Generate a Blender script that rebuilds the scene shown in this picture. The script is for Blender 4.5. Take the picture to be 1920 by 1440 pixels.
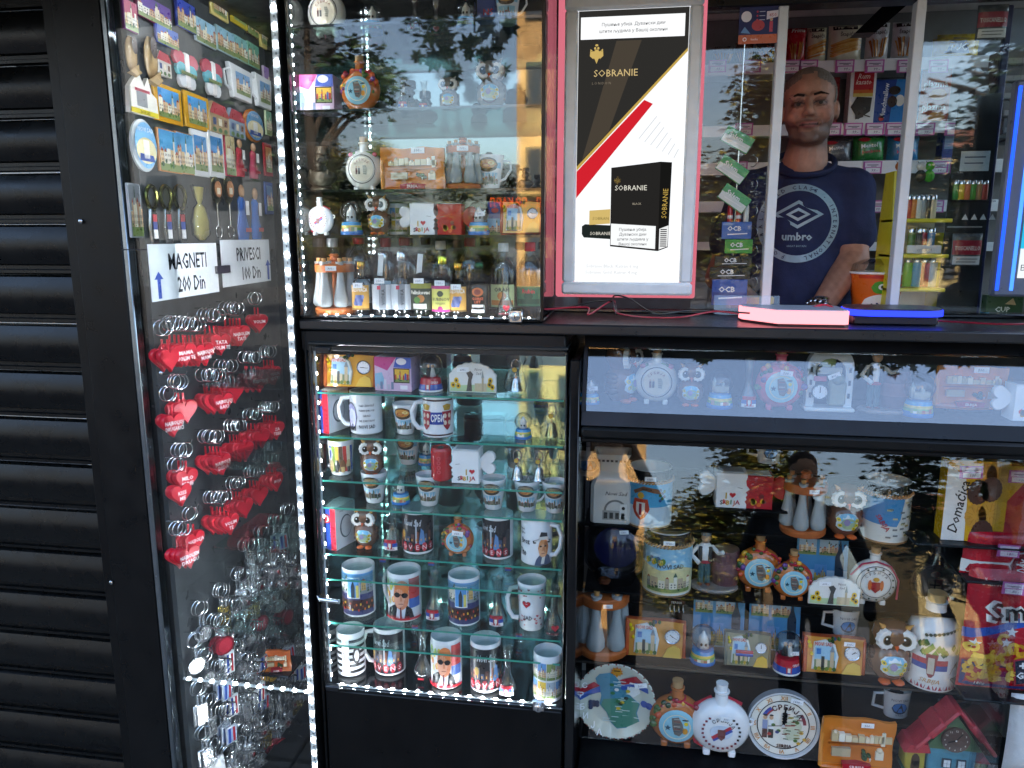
import bpy, bmesh, math, random
from mathutils import Vector, Matrix
from mathutils.geometry import tessellate_polygon
from mathutils.bvhtree import BVHTree
R = math.radians; pi = math.pi
for o in list(bpy.data.objects): bpy.data.objects.remove(o)
SC = bpy.context.scene; COL = SC.collection

# ------------------------------------------------------------------ camera
YAW, PITCH, FPX = R(9.1), R(10.9), 1440.0
CAM = Vector((0.0, -1.85, 1.5))
cd = bpy.data.cameras.new('camera'); cd.sensor_width = 36; cd.lens = 27; cd.clip_start = .02; cd.clip_end = 900
co = bpy.data.objects.new('camera', cd); COL.objects.link(co); SC.camera = co
co.location = CAM; co.rotation_euler = (pi/2 - PITCH, 0, YAW)

# ------------------------------------------------------------------ sky, sun, exposure
SUN_EL = R(44)          # the sun stands behind the kiosk, so its front is in its own shade
W = bpy.data.worlds.new('World'); SC.world = W; W.use_nodes = True
nt = W.node_tree; bg = nt.nodes['Background']
sky = nt.nodes.new('ShaderNodeTexSky'); sky.sky_type = 'NISHITA'; sky.sun_disc = False
sky.sun_elevation = SUN_EL; sky.sun_rotation = R(24); sky.air_density = 1.0; sky.dust_density = 4.0; sky.ozone_density = 1.0
nt.links.new(sky.outputs[0], bg.inputs[0]); bg.inputs[1].default_value = .15
sd = bpy.data.lights.new('sun', 'SUN'); sd.energy = 3.0; sd.angle = R(.5); sd.color = (1, .95, .87)
so = bpy.data.objects.new('sun', sd); COL.objects.link(so)
# direction towards the sun: azimuth measured from +Y (behind the kiosk) towards +X
sdir = Vector((math.sin(R(24))*math.cos(SUN_EL), math.cos(R(24))*math.cos(SUN_EL), math.sin(SUN_EL)))
so.rotation_euler = sdir.to_track_quat('Z', 'Y').to_euler()
V = SC.view_settings; V.view_transform = 'Standard'; V.look = 'None'; V.exposure = 3.0; V.gamma = 1; V.use_curve_mapping = False
cy = SC.cycles; cy.use_denoising = True; cy.max_bounces = 14; cy.transparent_max_bounces = 40; cy.glossy_bounces = 5
cy.diffuse_bounces = 4; cy.transmission_bounces = 6; cy.caustics_reflective = False; cy.caustics_refractive = False; cy.sample_clamp_indirect = 6

# ------------------------------------------------------------------ pixel of the photograph -> metre
Fv = Vector((-math.sin(YAW)*math.cos(PITCH), math.cos(YAW)*math.cos(PITCH), -math.sin(PITCH)))
Rv = Vector((math.cos(YAW), math.sin(YAW), 0)); Uv = Rv.cross(Fv)
def ray(px, py): return Fv + Rv*((px-960)/FPX) - Uv*((py-720)/FPX)
def P(px, py, Y):
    d = ray(px, py); return CAM + d*((Y-CAM.y)/d.y)
def XA(px, Y, z):
    k = (px-960)/FPX
    return (k*((Y-CAM.y)*Fv.y+(z-CAM.z)*Fv.z) - (Y-CAM.y)*Rv.y)/(Rv.x-k*Fv.x)
def MPP(x, Y, z): return (Vector((x, Y, z))-CAM).dot(Fv)/FPX

# ------------------------------------------------------------------ colour
def _l(c): return c/12.92 if c <= .04045 else ((c+.055)/1.055)**2.4
_hc = {}
def H(s):
    if not isinstance(s, str): return s
    if s not in _hc:
        t = s.lstrip('#'); t = ''.join(a*2 for a in t) if len(t) == 3 else t
        _hc[s] = tuple(_l(int(t[i:i+2], 16)/255) for i in (0, 2, 4)) + (1,)
    return _hc[s]

# ------------------------------------------------------------------ materials (colour comes from the faces, the rest is procedural)
MAT = {}
def newmat(n):
    m = bpy.data.materials.new(n); m.use_nodes = True; MAT[n] = m
    return m, m.node_tree.nodes, m.node_tree.links, m.node_tree.nodes['Principled BSDF']
def paint(n, rough, metal=0, coat=0, bump=0, bscale=60, var=.12, spec=.5, vscale=25, rvar=.12, **kw):
    m, N, L, b = newmat(n)
    a = N.new('ShaderNodeVertexColor'); a.layer_name = 'Col'
    tc = N.new('ShaderNodeTexCoord'); no = N.new('ShaderNodeTexNoise'); no.inputs['Scale'].default_value = vscale; no.inputs['Detail'].default_value = 4
    L.new(tc.outputs['Object'], no.inputs['Vector'])
    mr = N.new('ShaderNodeMapRange'); mr.inputs[3].default_value = 1-var; mr.inputs[4].default_value = 1+var*.6; mr.inputs[1].default_value = .3; mr.inputs[2].default_value = .7
    L.new(no.outputs[0], mr.inputs[0])
    mx = N.new('ShaderNodeMix'); mx.data_type = 'RGBA'; mx.blend_type = 'MULTIPLY'; mx.inputs[0].default_value = 1
    L.new(a.outputs[0], mx.inputs[6]); L.new(mr.outputs[0], mx.inputs[7]); L.new(mx.outputs[2], b.inputs['Base Color'])
    r2 = N.new('ShaderNodeMapRange'); r2.inputs[3].default_value = max(.02, rough-rvar); r2.inputs[4].default_value = min(1, rough+rvar)
    n2 = N.new('ShaderNodeTexNoise'); n2.inputs['Scale'].default_value = vscale*2.7; n2.inputs['Detail'].default_value = 5
    L.new(tc.outputs['Object'], n2.inputs['Vector']); L.new(n2.outputs[0], r2.inputs[0]); L.new(r2.outputs[0], b.inputs['Roughness'])
    b.inputs['Metallic'].default_value = metal; b.inputs['Coat Weight'].default_value = coat; b.inputs['Specular IOR Level'].default_value = spec
    for k, v in kw.items(): b.inputs[k].default_value = v
    if bump:
        bn = N.new('ShaderNodeBump'); bn.inputs['Strength'].default_value = bump; bn.inputs['Distance'].default_value = .004
        n3 = N.new('ShaderNodeTexNoise'); n3.inputs['Scale'].default_value = bscale; n3.inputs['Detail'].default_value = 5
        L.new(tc.outputs['Object'], n3.inputs['Vector']); L.new(n3.outputs[0], bn.inputs['Height']); L.new(bn.outputs[0], b.inputs['Normal'])
    return m
paint('ceramic', .16, coat=.3, var=.05, rvar=.08)
paint('rough_clay', .45, bump=.35, bscale=140, var=.2)
paint('print', .3, var=.05)
paint('paper', .6, var=.06)
paint('matte', .62, var=.12)
paint('plastic', .32, var=.06)
paint('foil', .26, bump=.2, bscale=18, var=.08, coat=.25)
paint('metal', .22, metal=1, var=.15)
paint('chrome', .24, metal=.8, var=.15, rvar=.15)
paint('black_metal', .34, var=.35, bump=.06, bscale=260, rvar=.2, vscale=7, spec=.22)
paint('shutter_paint', .3, var=.4, bump=.35, bscale=5, rvar=.16, vscale=9, spec=.25)
paint('void_black', .6, var=.2, spec=.12)
paint('gloss_black', .1, var=.2, rvar=.1, vscale=12)
paint('fabric', .85, bump=.5, bscale=420, var=.14, spec=.2)
paint('skin', .5, var=.2, bump=.3, bscale=220, vscale=40, **{'Subsurface Weight': .06, 'Subsurface Scale': .01})
paint('leaf', .5, var=.3, vscale=4, **{'Transmission Weight': 0})
paint('stone', .8, var=.25, bump=.4, bscale=30, vscale=2)
paint('asphalt', .85, var=.3, bump=.5, bscale=90, vscale=3)
paint('mirror', .03, metal=1, var=.06, rvar=.02, vscale=3)
def emitter(n, strength):
    m, N, L, b = newmat(n); N.remove(b)
    a = N.new('ShaderNodeVertexColor'); a.layer_name = 'Col'; e = N.new('ShaderNodeEmission'); e.inputs[1].default_value = strength
    L.new(a.outputs[0], e.inputs[0]); L.new(e.outputs[0], N['Material Output'].inputs[0])
def glass(n, tint, edge, gain=1.0, rough=0.0, dirt=0.0, ior=1.5):
    """thin clear glass: what is behind shows through, edges go dense, the surface mirrors by Fresnel"""
    m, N, L, b = newmat(n); N.remove(b); out = N['Material Output']
    tr = N.new('ShaderNodeBsdfTransparent'); gl = N.new('ShaderNodeBsdfGlossy'); gl.inputs['Roughness'].default_value = rough
    fr = N.new('ShaderNodeFresnel'); fr.inputs[0].default_value = ior
    lw = N.new('ShaderNodeLayerWeight'); lw.inputs[0].default_value = .35
    rp = N.new('ShaderNodeMix'); rp.data_type = 'RGBA'; rp.inputs[6].default_value = (*tint, 1); rp.inputs[7].default_value = (*edge, 1)
    pw = N.new('ShaderNodeMath'); pw.operation = 'POWER'; pw.inputs[1].default_value = 1.6
    L.new(lw.outputs['Facing'], pw.inputs[0]); L.new(pw.outputs[0], rp.inputs[0]); L.new(rp.outputs[2], tr.inputs[0])
    ml = N.new('ShaderNodeMath'); ml.operation = 'MULTIPLY'; ml.use_clamp = True; ml.inputs[1].default_value = gain
    # Fresnel on the inner side of a face would mirror totally: feed it the front-side index on both sides
    ge = N.new('ShaderNodeNewGeometry'); io = N.new('ShaderNodeMapRange'); io.inputs[3].default_value = ior; io.inputs[4].default_value = 1/ior
    L.new(ge.outputs['Backfacing'], io.inputs[0]); L.new(io.outputs[0], fr.inputs[0])
    L.new(fr.outputs[0], ml.inputs[0])
    mx = N.new('ShaderNodeMixShader'); L.new(ml.outputs[0], mx.inputs[0]); L.new(tr.outputs[0], mx.inputs[1]); L.new(gl.outputs[0], mx.inputs[2])
    last = mx
    if dirt:
        df = N.new('ShaderNodeBsdfDiffuse'); df.inputs[0].default_value = (.7, .7, .7, 1)
        tc = N.new('ShaderNodeTexCoord'); no = N.new('ShaderNodeTexNoise'); no.inputs['Scale'].default_value = 5; no.inputs['Detail'].default_value = 9; no.inputs['Roughness'].default_value = .7
        L.new(tc.outputs['Object'], no.inputs['Vector'])
        mr = N.new('ShaderNodeMapRange'); mr.inputs[1].default_value = .45; mr.inputs[2].default_value = .85; mr.inputs[4].default_value = dirt
        L.new(no.outputs[0], mr.inputs[0]); m2 = N.new('ShaderNodeMixShader')
        L.new(mr.outputs[0], m2.inputs[0]); L.new(mx.outputs[0], m2.inputs[1]); L.new(df.outputs[0], m2.inputs[2]); last = m2
    L.new(last.outputs[0], out.inputs[0])
glass('pane', (.97, .985, .98), (.8, .9, .87), 1.0, .014, .005)
glass('double_pane', (.95, .97, .97), (.8, .88, .88), 2.7, .014, .005)
glass('shelf_glass', (.96, .985, .98), (.35, .68, .6), 1.0)
glass('clear_glass', (.94, .955, .95), (.2, .24, .24), 1.8)
glass('carafe_glass', (.62, .64, .7), (.12, .14, .2), 1.3)
glass('acrylic', (.93, .94, .95), (.55, .6, .65), 1.0)
paint('frosted', .45, var=.08, Alpha=.82)
glass('green_bottle', (.06, .16, .07), (.01, .03, .01), 1.0)
glass('brown_liquor', (.5, .2, .03), (.12, .03, 0), 1.0)
EX = 2**V.exposure; emitter('led', 120/EX); emitter('led_added', 520/EX); emitter('led_mid', 170/EX); emitter('lightbox', 1.15/EX); emitter('tray_glow', 2.6/EX); emitter('screen', 1.1/EX); emitter('sign_glow', 9/EX); emitter('pink_glow', .8/EX)
paint('brushed_metal', .4, metal=.0, var=.08)

# ------------------------------------------------------------------ mesh builder
_tx = {}
def text_mesh(s, bold=0.0, shear=0.0, res=1):
    k = (s, bold, shear)
    if k not in _tx:
        c = bpy.data.curves.new('t', 'FONT'); c.body = s; c.size = 1; c.resolution_u = res; c.offset = bold; c.shear = shear; c.align_x = 'CENTER'
        o = bpy.data.objects.new('t', c); m = bpy.data.meshes.new_from_object(o)
        vs = [v.co.copy() for v in m.vertices]; fs = [tuple(p.vertices) for p in m.polygons]
        x = max([abs(v.x) for v in vs] or [1])*2 or 1
        _tx[k] = (vs, fs, x); bpy.data.meshes.remove(m); bpy.data.objects.remove(o); bpy.data.curves.remove(c)
    return _tx[k]
def ngon(n, rx, rz, cx=0, cz=0, a0=0): return [(cx+rx*math.cos(a0+2*pi*i/n), cz+rz*math.sin(a0+2*pi*i/n)) for i in range(n)]
def heart2d(w, cx=0, cz=0, n=22):
    o = []
    for i in range(n):
        t = 2*pi*i/n; x = 16*math.sin(t)**3; z = 13*math.cos(t)-5*math.cos(2*t)-2*math.cos(3*t)-math.cos(4*t)
        o.append((cx+x/32*w, cz+(z+2)/32*w))
    return o
def star2d(r, cx=0, cz=0): return [(cx+(r if i % 2 == 0 else r*.42)*math.sin(i*pi/5), cz+(r if i % 2 == 0 else r*.42)*math.cos(i*pi/5)) for i in range(10)]
class B:
    def __init__(s): s.v = []; s.f = []; s.c = []
    def add(s, vs, fs, col, M=None):
        n = len(s.v); col = H(col)
        s.v += [tuple(M @ Vector(a)) for a in vs] if M is not None else [tuple(a) for a in vs]
        s.f += [tuple(i+n for i in f) for f in fs]; s.c += [col]*len(fs); return s
    def box(s, c, d, col, M=None, bev=0):
        x, y, z = c; a, b, e = d[0]/2, d[1]/2, d[2]/2
        if not bev:
            vs = [(x+i*a, y+j*b, z+k*e) for k in (-1, 1) for j in (-1, 1) for i in (-1, 1)]
            return s.add(vs, [(0, 2, 3, 1), (4, 5, 7, 6), (0, 1, 5, 4), (2, 6, 7, 3), (0, 4, 6, 2), (1, 3, 7, 5)], col, M)
        r = min(bev, a*.95, b*.95, e*.95); vs = []; fs = []
        ring = [(a-r, b), (a, b-r), (a, -b+r), (a-r, -b), (-a+r, -b), (-a, -b+r), (-a, b-r), (-a+r, b)]
        inn = [(a-r, b-r)]*2+[(a-r, -b+r)]*2+[(-a+r, -b+r)]*2+[(-a+r, b-r)]*2
        for L, zz in ((inn, -e), (ring, -e+r), (ring, e-r), (inn, e)): vs += [(x+p[0], y+p[1], z+zz) for p in L]
        for k in range(3):
            for i in range(8): j = (i+1) % 8; fs.append((k*8+j, k*8+i, k*8+8+i, k*8+8+j))
        fs += [tuple(range(8)), tuple(reversed(range(24, 32)))]
        return s.add(vs, fs, col, M)
    def lathe(s, prof, col, n=24, c=(0, 0, 0), sx=1, sy=1, M=None, cols=None, cap=True):
        vs = []; N = len(prof); n0 = len(s.f)
        for r, z in prof:
            for i in range(n):
                a = 2*pi*i/n; vs.append((c[0]+sx*r*math.sin(a), c[1]-sy*r*math.cos(a), c[2]+z))
        m = len(s.v); s.v += [tuple(M @ Vector(a)) for a in vs] if M is not None else vs
        for k in range(N-1):
            cc = H(cols[k]) if cols else H(col)
            for i in range(n):
                j = (i+1) % n; s.f.append((m+k*n+i, m+k*n+j, m+k*n+n+j, m+k*n+n+i)); s.c.append(cc)
        if cap:
            if prof[0][0] > 1e-5: s.f.append(tuple(m+i for i in reversed(range(n)))); s.c.append(H(cols[0] if cols else col))
            if prof[-1][0] > 1e-5: s.f.append(tuple(m+(N-1)*n+i for i in range(n))); s.c.append(H(cols[-1] if cols else col))
        return s
    def sph(s, c, r, col, n=14, m=8, M=None):
        if not hasattr(r, '__len__'): r = (r, r, r)
        vs = [(c[0], c[1], c[2]-r[2])]
        for k in range(1, m):
            t = -pi/2+pi*k/m
            vs += [(c[0]+r[0]*math.cos(t)*math.cos(2*pi*i/n), c[1]+r[1]*math.cos(t)*math.sin(2*pi*i/n), c[2]+r[2]*math.sin(t)) for i in range(n)]
        vs.append((c[0], c[1], c[2]+r[2])); fs = [(0, 1+(i+1) % n, 1+i) for i in range(n)]
        for k in range(m-2):
            for i in range(n): j = (i+1) % n; q = 1+k*n; fs.append((q+i, q+j, q+n+j, q+n+i))
        q = 1+(m-2)*n; fs += [(q+i, q+(i+1) % n, len(vs)-1) for i in range(n)]
        return s.add(vs, fs, col, M)
    def tube(s, pts, r, col, n=8, closed=False, M=None):
        pts = [Vector(p) for p in pts]; N = len(pts); rs = r if hasattr(r, '__len__') else [r]*N; vs = []; fs = []
        up = None
        for i, p in enumerate(pts):
            a = pts[(i-1) % N] if (closed or i) else p; b = pts[(i+1) % N] if (closed or i < N-1) else p
            t = (b-a).normalized()
            if up is None: up = t.orthogonal().normalized()
            up = (up-t*up.dot(t)).normalized() if (up-t*up.dot(t)).length > 1e-6 else t.orthogonal().normalized()
            w = t.cross(up)
            vs += [p+(up*math.cos(2*pi*k/n)+w*math.sin(2*pi*k/n))*rs[i] for k in range(n)]
        for i in range(N if closed else N-1):
            for k in range(n): j = (k+1) % n; q = ((i+1) % N)*n; fs.append((i*n+k, i*n+j, q+j, q+k))
        if not closed: fs += [tuple(reversed(range(n))), tuple((N-1)*n+k for k in range(n))]
        return s.add(vs, fs, col, M)
    def prism(s, poly, y0, y1, col, M=None, bev=0, side=None):
        n = len(poly); A = sum(poly[i][0]*poly[(i+1) % n][1]-poly[(i+1) % n][0]*poly[i][1] for i in range(n))
        if A < 0: poly = poly[::-1]
        vs = []; fs = []; ctr = Vector((sum(p[0] for p in poly)/n, sum(p[1] for p in poly)/n)); rings = [(y0, 1), (y1, 1)]
        if bev: k = 1-bev/max(1e-6, max((Vector(p)-ctr).length for p in poly)); rings = [(y0, k), (y0+bev, 1), (y1, 1)]
        for y, k in rings: vs += [(ctr.x+(p[0]-ctr.x)*k, y, ctr.y+(p[1]-ctr.y)*k) for p in poly]
        for q in range(len(rings)-1):
            for i in range(n): j = (i+1) % n; fs.append((q*n+i, q*n+n+i, q*n+n+j, q*n+j))
        s.add(vs, fs, side or col, M)
        tr = tessellate_polygon([[Vector((p[0], p[1], 0)) for p in poly]]); m0 = len(s.v)-len(vs); e = (len(rings)-1)*n
        for t in tr:
            a, b, c = t
            cr = (poly[b][0]-poly[a][0])*(poly[c][1]-poly[a][1])-(poly[c][0]-poly[a][0])*(poly[b][1]-poly[a][1])
            if cr < 0: a, c = c, a
            s.f.append((m0+a, m0+b, m0+c)); s.c.append(H(col)); s.f.append((m0+e+c, m0+e+b, m0+e+a)); s.c.append(H(side or col))
        return s
    def mapv(s, i0, fn):
        for i in range(i0, len(s.v)): s.v[i] = tuple(fn(*s.v[i]))
        return s
    def build(s, name, mat, parent=None, smooth=40, loc=None):
        m = bpy.data.meshes.new(name); m.from_pydata(s.v, [], s.f)
        a = m.color_attributes.new('Col', 'FLOAT_COLOR', 'CORNER'); buf = []
        for f, c in zip(s.f, s.c): buf += list(c)*len(f)
        if len(buf) == len(a.data)*4: a.data.foreach_set('color', buf)
        m.materials.append(MAT[mat])
        if smooth: m.shade_smooth(); m.set_sharp_from_angle(angle=R(smooth))
        o = bpy.data.objects.new(name, m); COL.objects.link(o)
        if parent: o.parent = parent
        if loc is not None: o.location = loc
        return o
class Pt(B):
    """print: flat shapes in x,z that are laid in thin layers on a face or wrapped round a body"""
    def __init__(s, st=.00035): super().__init__(); s.st = st; s.auto = 0
    def poly(s, p, col, L=0, step=0):
        y = -(L+1)*s.st
        if step:
            xs = sorted({a[0] for a in p}); x0, x1 = xs[0], xs[-1]; k = max(1, math.ceil((x1-x0)/step))
            X = [x0+(x1-x0)*(i+.0001+(-.0002 if i == k else 0))/k for i in range(k+1)]; up = []; lo = []; n = len(p)
            for x in X:
                h = []
                for i in range(n):
                    a, b = p[i], p[(i+1) % n]
                    if a[0] != b[0] and min(a[0], b[0]) <= x <= max(a[0], b[0]): h.append(a[1]+(b[1]-a[1])*(x-a[0])/(b[0]-a[0]))
                h = h or [p[0][1]]
                up.append(max(h)); lo.append(min(h))
            vs = [(x, y, l) for x, l in zip(X, lo)]+[(x, y, u) for x, u in zip(X, up)]
            return s.add(vs, [(i, i+1, k+2+i, k+1+i) for i in range(k)], col)
        vs = [(a[0], y, a[1]) for a in p]; tr = tessellate_polygon([[Vector((a[0], a[1], 0)) for a in p]]); fs = []
        for a, b, c in tr:
            cr = (p[b][0]-p[a][0])*(p[c][1]-p[a][1])-(p[c][0]-p[a][0])*(p[b][1]-p[a][1])
            fs.append((a, b, c) if cr > 0 else (a, c, b))
        return s.add(vs, fs, col)
    def rect(s, x0, z0, x1, z1, col, L=0, step=0): return s.poly([(x0, z0), (x1, z0), (x1, z1), (x0, z1)], col, L, step or s.auto)
    def ell(s, cx, cz, rx, rz, col, L=0, step=0, n=20): return s.poly(ngon(n, rx, rz, cx, cz, .01), col, L, step or s.auto)
    def heart(s, cx, cz, w, col, L=0): return s.poly(heart2d(w, cx, cz), col, L)
    def star(s, cx, cz, r, col, L=0): return s.poly(star2d(r, cx, cz), col, L)
    def ring(s, cx, cz, r0, r1, col, L=0, n=28, a0=0, a1=2*pi):
        y = -(L+1)*s.st; vs = []
        for i in range(n+1):
            a = a0+(a1-a0)*i/n; vs += [(cx+r0*math.cos(a), y, cz+r0*math.sin(a)), (cx+r1*math.cos(a), y, cz+r1*math.sin(a))]
        return s.add(vs, [(2*i, 2*i+1, 2*i+3, 2*i+2) for i in range(n)], col)
    def line(s, x0, z0, x1, z1, w, col, L=0):
        d = Vector((x1-x0, z1-z0)); n = Vector((-d.y, d.x)).normalized()*w/2
        return s.poly([(x0-n.x, z0-n.y), (x1-n.x, z1-n.y), (x1+n.x, z1+n.y), (x0+n.x, z0+n.y)], col, L, s.auto)
    def text(s, t, cx, cz, h, col, L=0, w=None, rot=0, bold=.0, shear=0, sq=1):
        """h: cap height; w: fit into that width; centred at cx, cz"""
        vs, fs, x = text_mesh(t, bold, shear); k = h/.73; kx = k*sq
        if w and x*kx > w: kx = w/x
        y = -(L+1)*s.st; c, sn = math.cos(rot), math.sin(rot); out = []
        for v in vs:
            a, b = v.x*kx, (v.y-.365)*k; out.append((cx+a*c-b*sn, y, cz+a*sn+b*c))
        return s.add(out, fs, col)
    def arc_text(s, t, cx, cz, r, h, col, a0, a1, L=0, bold=0):
        n = len(t)
        for i, ch in enumerate(t):
            if ch == ' ': continue
            a = a0+(a1-a0)*(i/(max(1, n-1))); d = -1 if a1 < a0 else 1
            s.text(ch, cx+r*math.cos(a), cz+r*math.sin(a), h, col, L, rot=a-pi/2 if d < 0 else a+pi/2, bold=bold)
    def city(s, x0, z0, x1, z1, seed=0, L=0, step=0, sky=('#6fb3dc', '#a9d3ea'), wall=('#e9dfc4', '#d9b98a', '#c9a27e', '#efe9dc'), ground='#7d8f55', night=False):
        rnd = random.Random(seed); w, h = x1-x0, z1-z0
        s.rect(x0, z0+h*.5, x1, z1, sky[0], L, step); s.rect(x0, z0+h*.3, x1, z0+h*.5, sky[1], L, step); s.rect(x0, z0, x1, z0+h*.3, ground, L, step)
        x = x0
        while x < x1-w*.04:
            b = min(w*rnd.uniform(.08, .2), x1-x); t = h*rnd.uniform(.25, .5); c = rnd.choice(wall)
            s.rect(x, z0+h*.18, x+b*.93, z0+h*.18+t, c, L+1, step)
            if rnd.random() < .6: s.poly([(x, z0+h*.18+t), (x+b*.93, z0+h*.18+t), (x+b*.46, z0+h*.18+t+h*.1)], '#a2482f', L+1, 0)
            for i in range(2):
                for j in range(2): s.rect(x+b*(.18+.4*i), z0+h*(.24+.12*j), x+b*(.34+.4*i), z0+h*(.3+.12*j), '#ffd36b' if night else '#4b4a52', L+2)
            x += b
        tx = x0+w*rnd.uniform(.3, .7); s.rect(tx-w*.035, z0+h*.2, tx+w*.035, z0+h*.75, wall[0], L+2); s.poly([(tx-w*.045, z0+h*.75), (tx+w*.045, z0+h*.75), (tx, z0+h*.97)], '#49624f' if not night else '#a33', L+2)
        for i in range(7):
            a = x0+w*rnd.uniform(.05, .95); r = min(w, h)*rnd.uniform(.03, .07); a = min(max(a, x0+r), x1-r); s.ell(a, z0+h*rnd.uniform(.12, .25), r, r, rnd.choice(['#3f6b34', '#57803a', '#2f5130']), L+2, 0, 8)
    def wrap(s, r, a0=0, r1=None, z1=1):
        """bend round a vertical body of radius r (r1 at height z1)"""
        def f(x, y, z):
            rr = r if r1 is None else r+(r1-r)*z/z1
            a = a0+x/rr; q = rr-y; return (q*math.sin(a), -q*math.cos(a), z)
        return s.mapv(0, f)
    def onto(s, fn):
        """fn(x, z) -> y of the face"""
        return s.mapv(0, lambda x, y, z: (x, fn(x, z)+y, z))
def thing(name, label, cat, group=None, loc=(0, 0, 0), rot=0, tilt=0):
    o = bpy.data.objects.new(name, None); COL.objects.link(o); o.empty_display_size = .02
    o.location = loc; o.rotation_euler = (tilt, 0, rot); o['label'] = label; o['category'] = cat
    if group: o['group'] = group
    return o
def structure(o): o['kind'] = 'structure'; return o
def tag(o, label, cat, group=None):
    o['label'] = label; o['category'] = cat
    if group: o['group'] = group
    return o
def clone(o, parent=None):
    c = o.copy(); COL.objects.link(c); c.parent = parent
    for ch in o.children: clone(ch, c)
    return c
rnd = random.Random(7)
# ================================================================== the setting
ZG = -.45; BLK = '#0b0c0d'; NAVY = '#12161f'
g = B(); g.box((0, -55, ZG-.05), (260, 150, .1), '#4c4a48'); structure(g.build('ground', 'asphalt', smooth=0))
pv = bpy.data.objects.new('pavement', None); COL.objects.link(pv); pv['kind'] = 'structure'
slab = B(); slab.box((0, 0, .02), (.392, .392, .04), '#6b675f', bev=.006); slab = slab.build('paving_slab', 'stone', pv)
first = True
for i in range(16):
    for j in range(12):
        o = slab if first else slab.copy()
        if not first: COL.objects.link(o)
        first = False; o.location = (-3+i*.4, -.35-j*.4, ZG)

# ---------------- kiosk shell
K = thing('kiosk', 'black metal street kiosk with serving window, counter and glazed souvenir displays', 'kiosk')
def part(b, n, m, par=K, **k): return b.build(n, m, par, **k)
def bx(x0, x1, y0, y1, z0, z1, col, name, mat='black_metal', par=None, bev=.003):
    b = B(); b.box(((x0+x1)/2, (y0+y1)/2, (z0+z1)/2), (abs(x1-x0), abs(y1-y0), abs(z1-z0)), col, bev=bev); return b.build(name, mat, par or K)
XS = lambda px, Y=0.0: XA(px, Y, 1.5)
ZT = 2.2                                                   # underside of the canopy
Zctop = P(1300, 612, 0).z; Zcbot = Zctop-.026
xShut = XS(129); xPost0 = XS(156); xSh0 = XS(250); xSh1 = XS(549); xU0 = XS(553); xU1 = XS(1019)
xL0 = XA(585, 0, 1.0); xL1 = XA(1063, 0, 1.0); xR0 = XA(1064, 0, 1.0)+.004; xR1 = XA(1086, 0, 1.0)
xI0, xI1, ZC = XS(1036, .3), 1.5, 2.33
bx(-2.6, xI0-.034, -.75, 1.36, ZT, ZT+.22, BLK, 'roof_canopy'); bx(xI0-.032, 1.52, -.75, .36, ZT, ZT+.22, BLK, 'roof_canopy'); bx(xI0-.032, 1.53, .362, 1.39, ZC+.027, ZT+.22, BLK, 'booth_roof')
bx(xShut+.002, xPost0-.002, -.012, .1, ZG, ZT, '#070809', 'post')
bx(xPost0, xSh0-.012, -.03, .12, ZG, ZT, '#090a0b', 'post')
bx(xSh0-.010, xSh0+.006, -.034, -.002, ZG, ZT, '#8d969c', 'showcase_trim', 'metal')
bx(xSh1-.002, xU0-.004, -.02, .06, ZG, ZT, '#0d0e0f', 'post')
bx(xSh1+.012, xL0-.004, .002, .3, ZG, Zcbot-.004, '#0d0f10', 'post')
bx(xU0, 1.5, -.006, .31, Zcbot, Zctop, '#1c1e21', 'counter', 'plastic', bev=.004)
bx(xU0, xR0-.012, .004, .3, Zcbot-.055, Zcbot-.002, '#15181b', 'counter_rail')
bx(xR0, xR1, -.01, .3, ZG, Zcbot-.06, '#0c0d0e', 'post', 'gloss_black')
# screws that hold the post covers
for (px, py) in ((152, 415), (303, 700), (209, 1092)):
    p = P(px, py, -.033); s = B(); s.lathe([(.006, 0), (.006, .003), (.003, .005)], '#9aa0a4', 10, M=Matrix.Translation(p) @ Matrix.Rotation(R(90), 4, 'X')); part(s, 'screw', 'metal')
# interior of the booth
bx(xI0-.03, xI0-.004, .362, 1.36, .2, ZC+.025, '#8a8c8e', 'inner_wall', 'matte')
bx(1.49, 1.52, .0, 1.36, ZG, Zctop-.03, '#8a8c8e', 'side_wall', 'matte')
for y_ in (.33, .85, 1.34): bx(1.49, 1.52, y_-.015, y_+.015, Zctop-.029, ZC+.02 if y_ > .4 else ZT-.004, '#d6d8d8', 'added_side_post', 'plastic')
for y0_, y1_ in ((.346, .834), (.866, 1.324)):  # side glazing added out of view to let sky light into the booth
    b = B(); b.box((1.505, (y0_+y1_)/2, (Zctop+ZC)/2-.01), (.005, y1_-y0_, ZC-Zctop+.03), '#fff'); b.build('added_side_pane', 'pane', K, smooth=0)
bx(-2.6, 1.49, 1.362, 1.39, ZG, ZT-.004, '#d9d9d6', 'back_wall', 'matte')
bx(xI0, 1.485, .33, 1.35, .2, .25, '#5a544c', 'booth_floor', 'matte')
bx(xI0, 1.485, .365, 1.355, ZC, ZC+.025, '#8f9194', 'booth_ceiling', 'matte'); bx(xI0, 1.485, 1.358, 1.361, ZT-.01, ZC+.025, '#d9d9d6', 'back_wall_top', 'matte')
bx(xI0, 1.485, .3, .62, Zctop-.16, Zctop-.045, '#2b2c2f', 'inner_worktop', 'plastic')
Zhead = P(1450, 12, .3).z
bx(xI0, 1.485, .285, .35, Zhead, ZT-.002, '#0f1011', 'window_header')
for a, b in ((1433.5, 1451.5), (1677, 1695)):
    bx(XS(a, .3), XS(b, .3), .29, .325, Zctop+.002, Zhead-.002, '#d6d8d8', 'window_post', 'plastic', bev=.002)
bx(xI0, 1.48, .292, .322, Zctop+.001, Zctop+.012, '#4a4e53', 'window_sill_track', 'metal')
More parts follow.
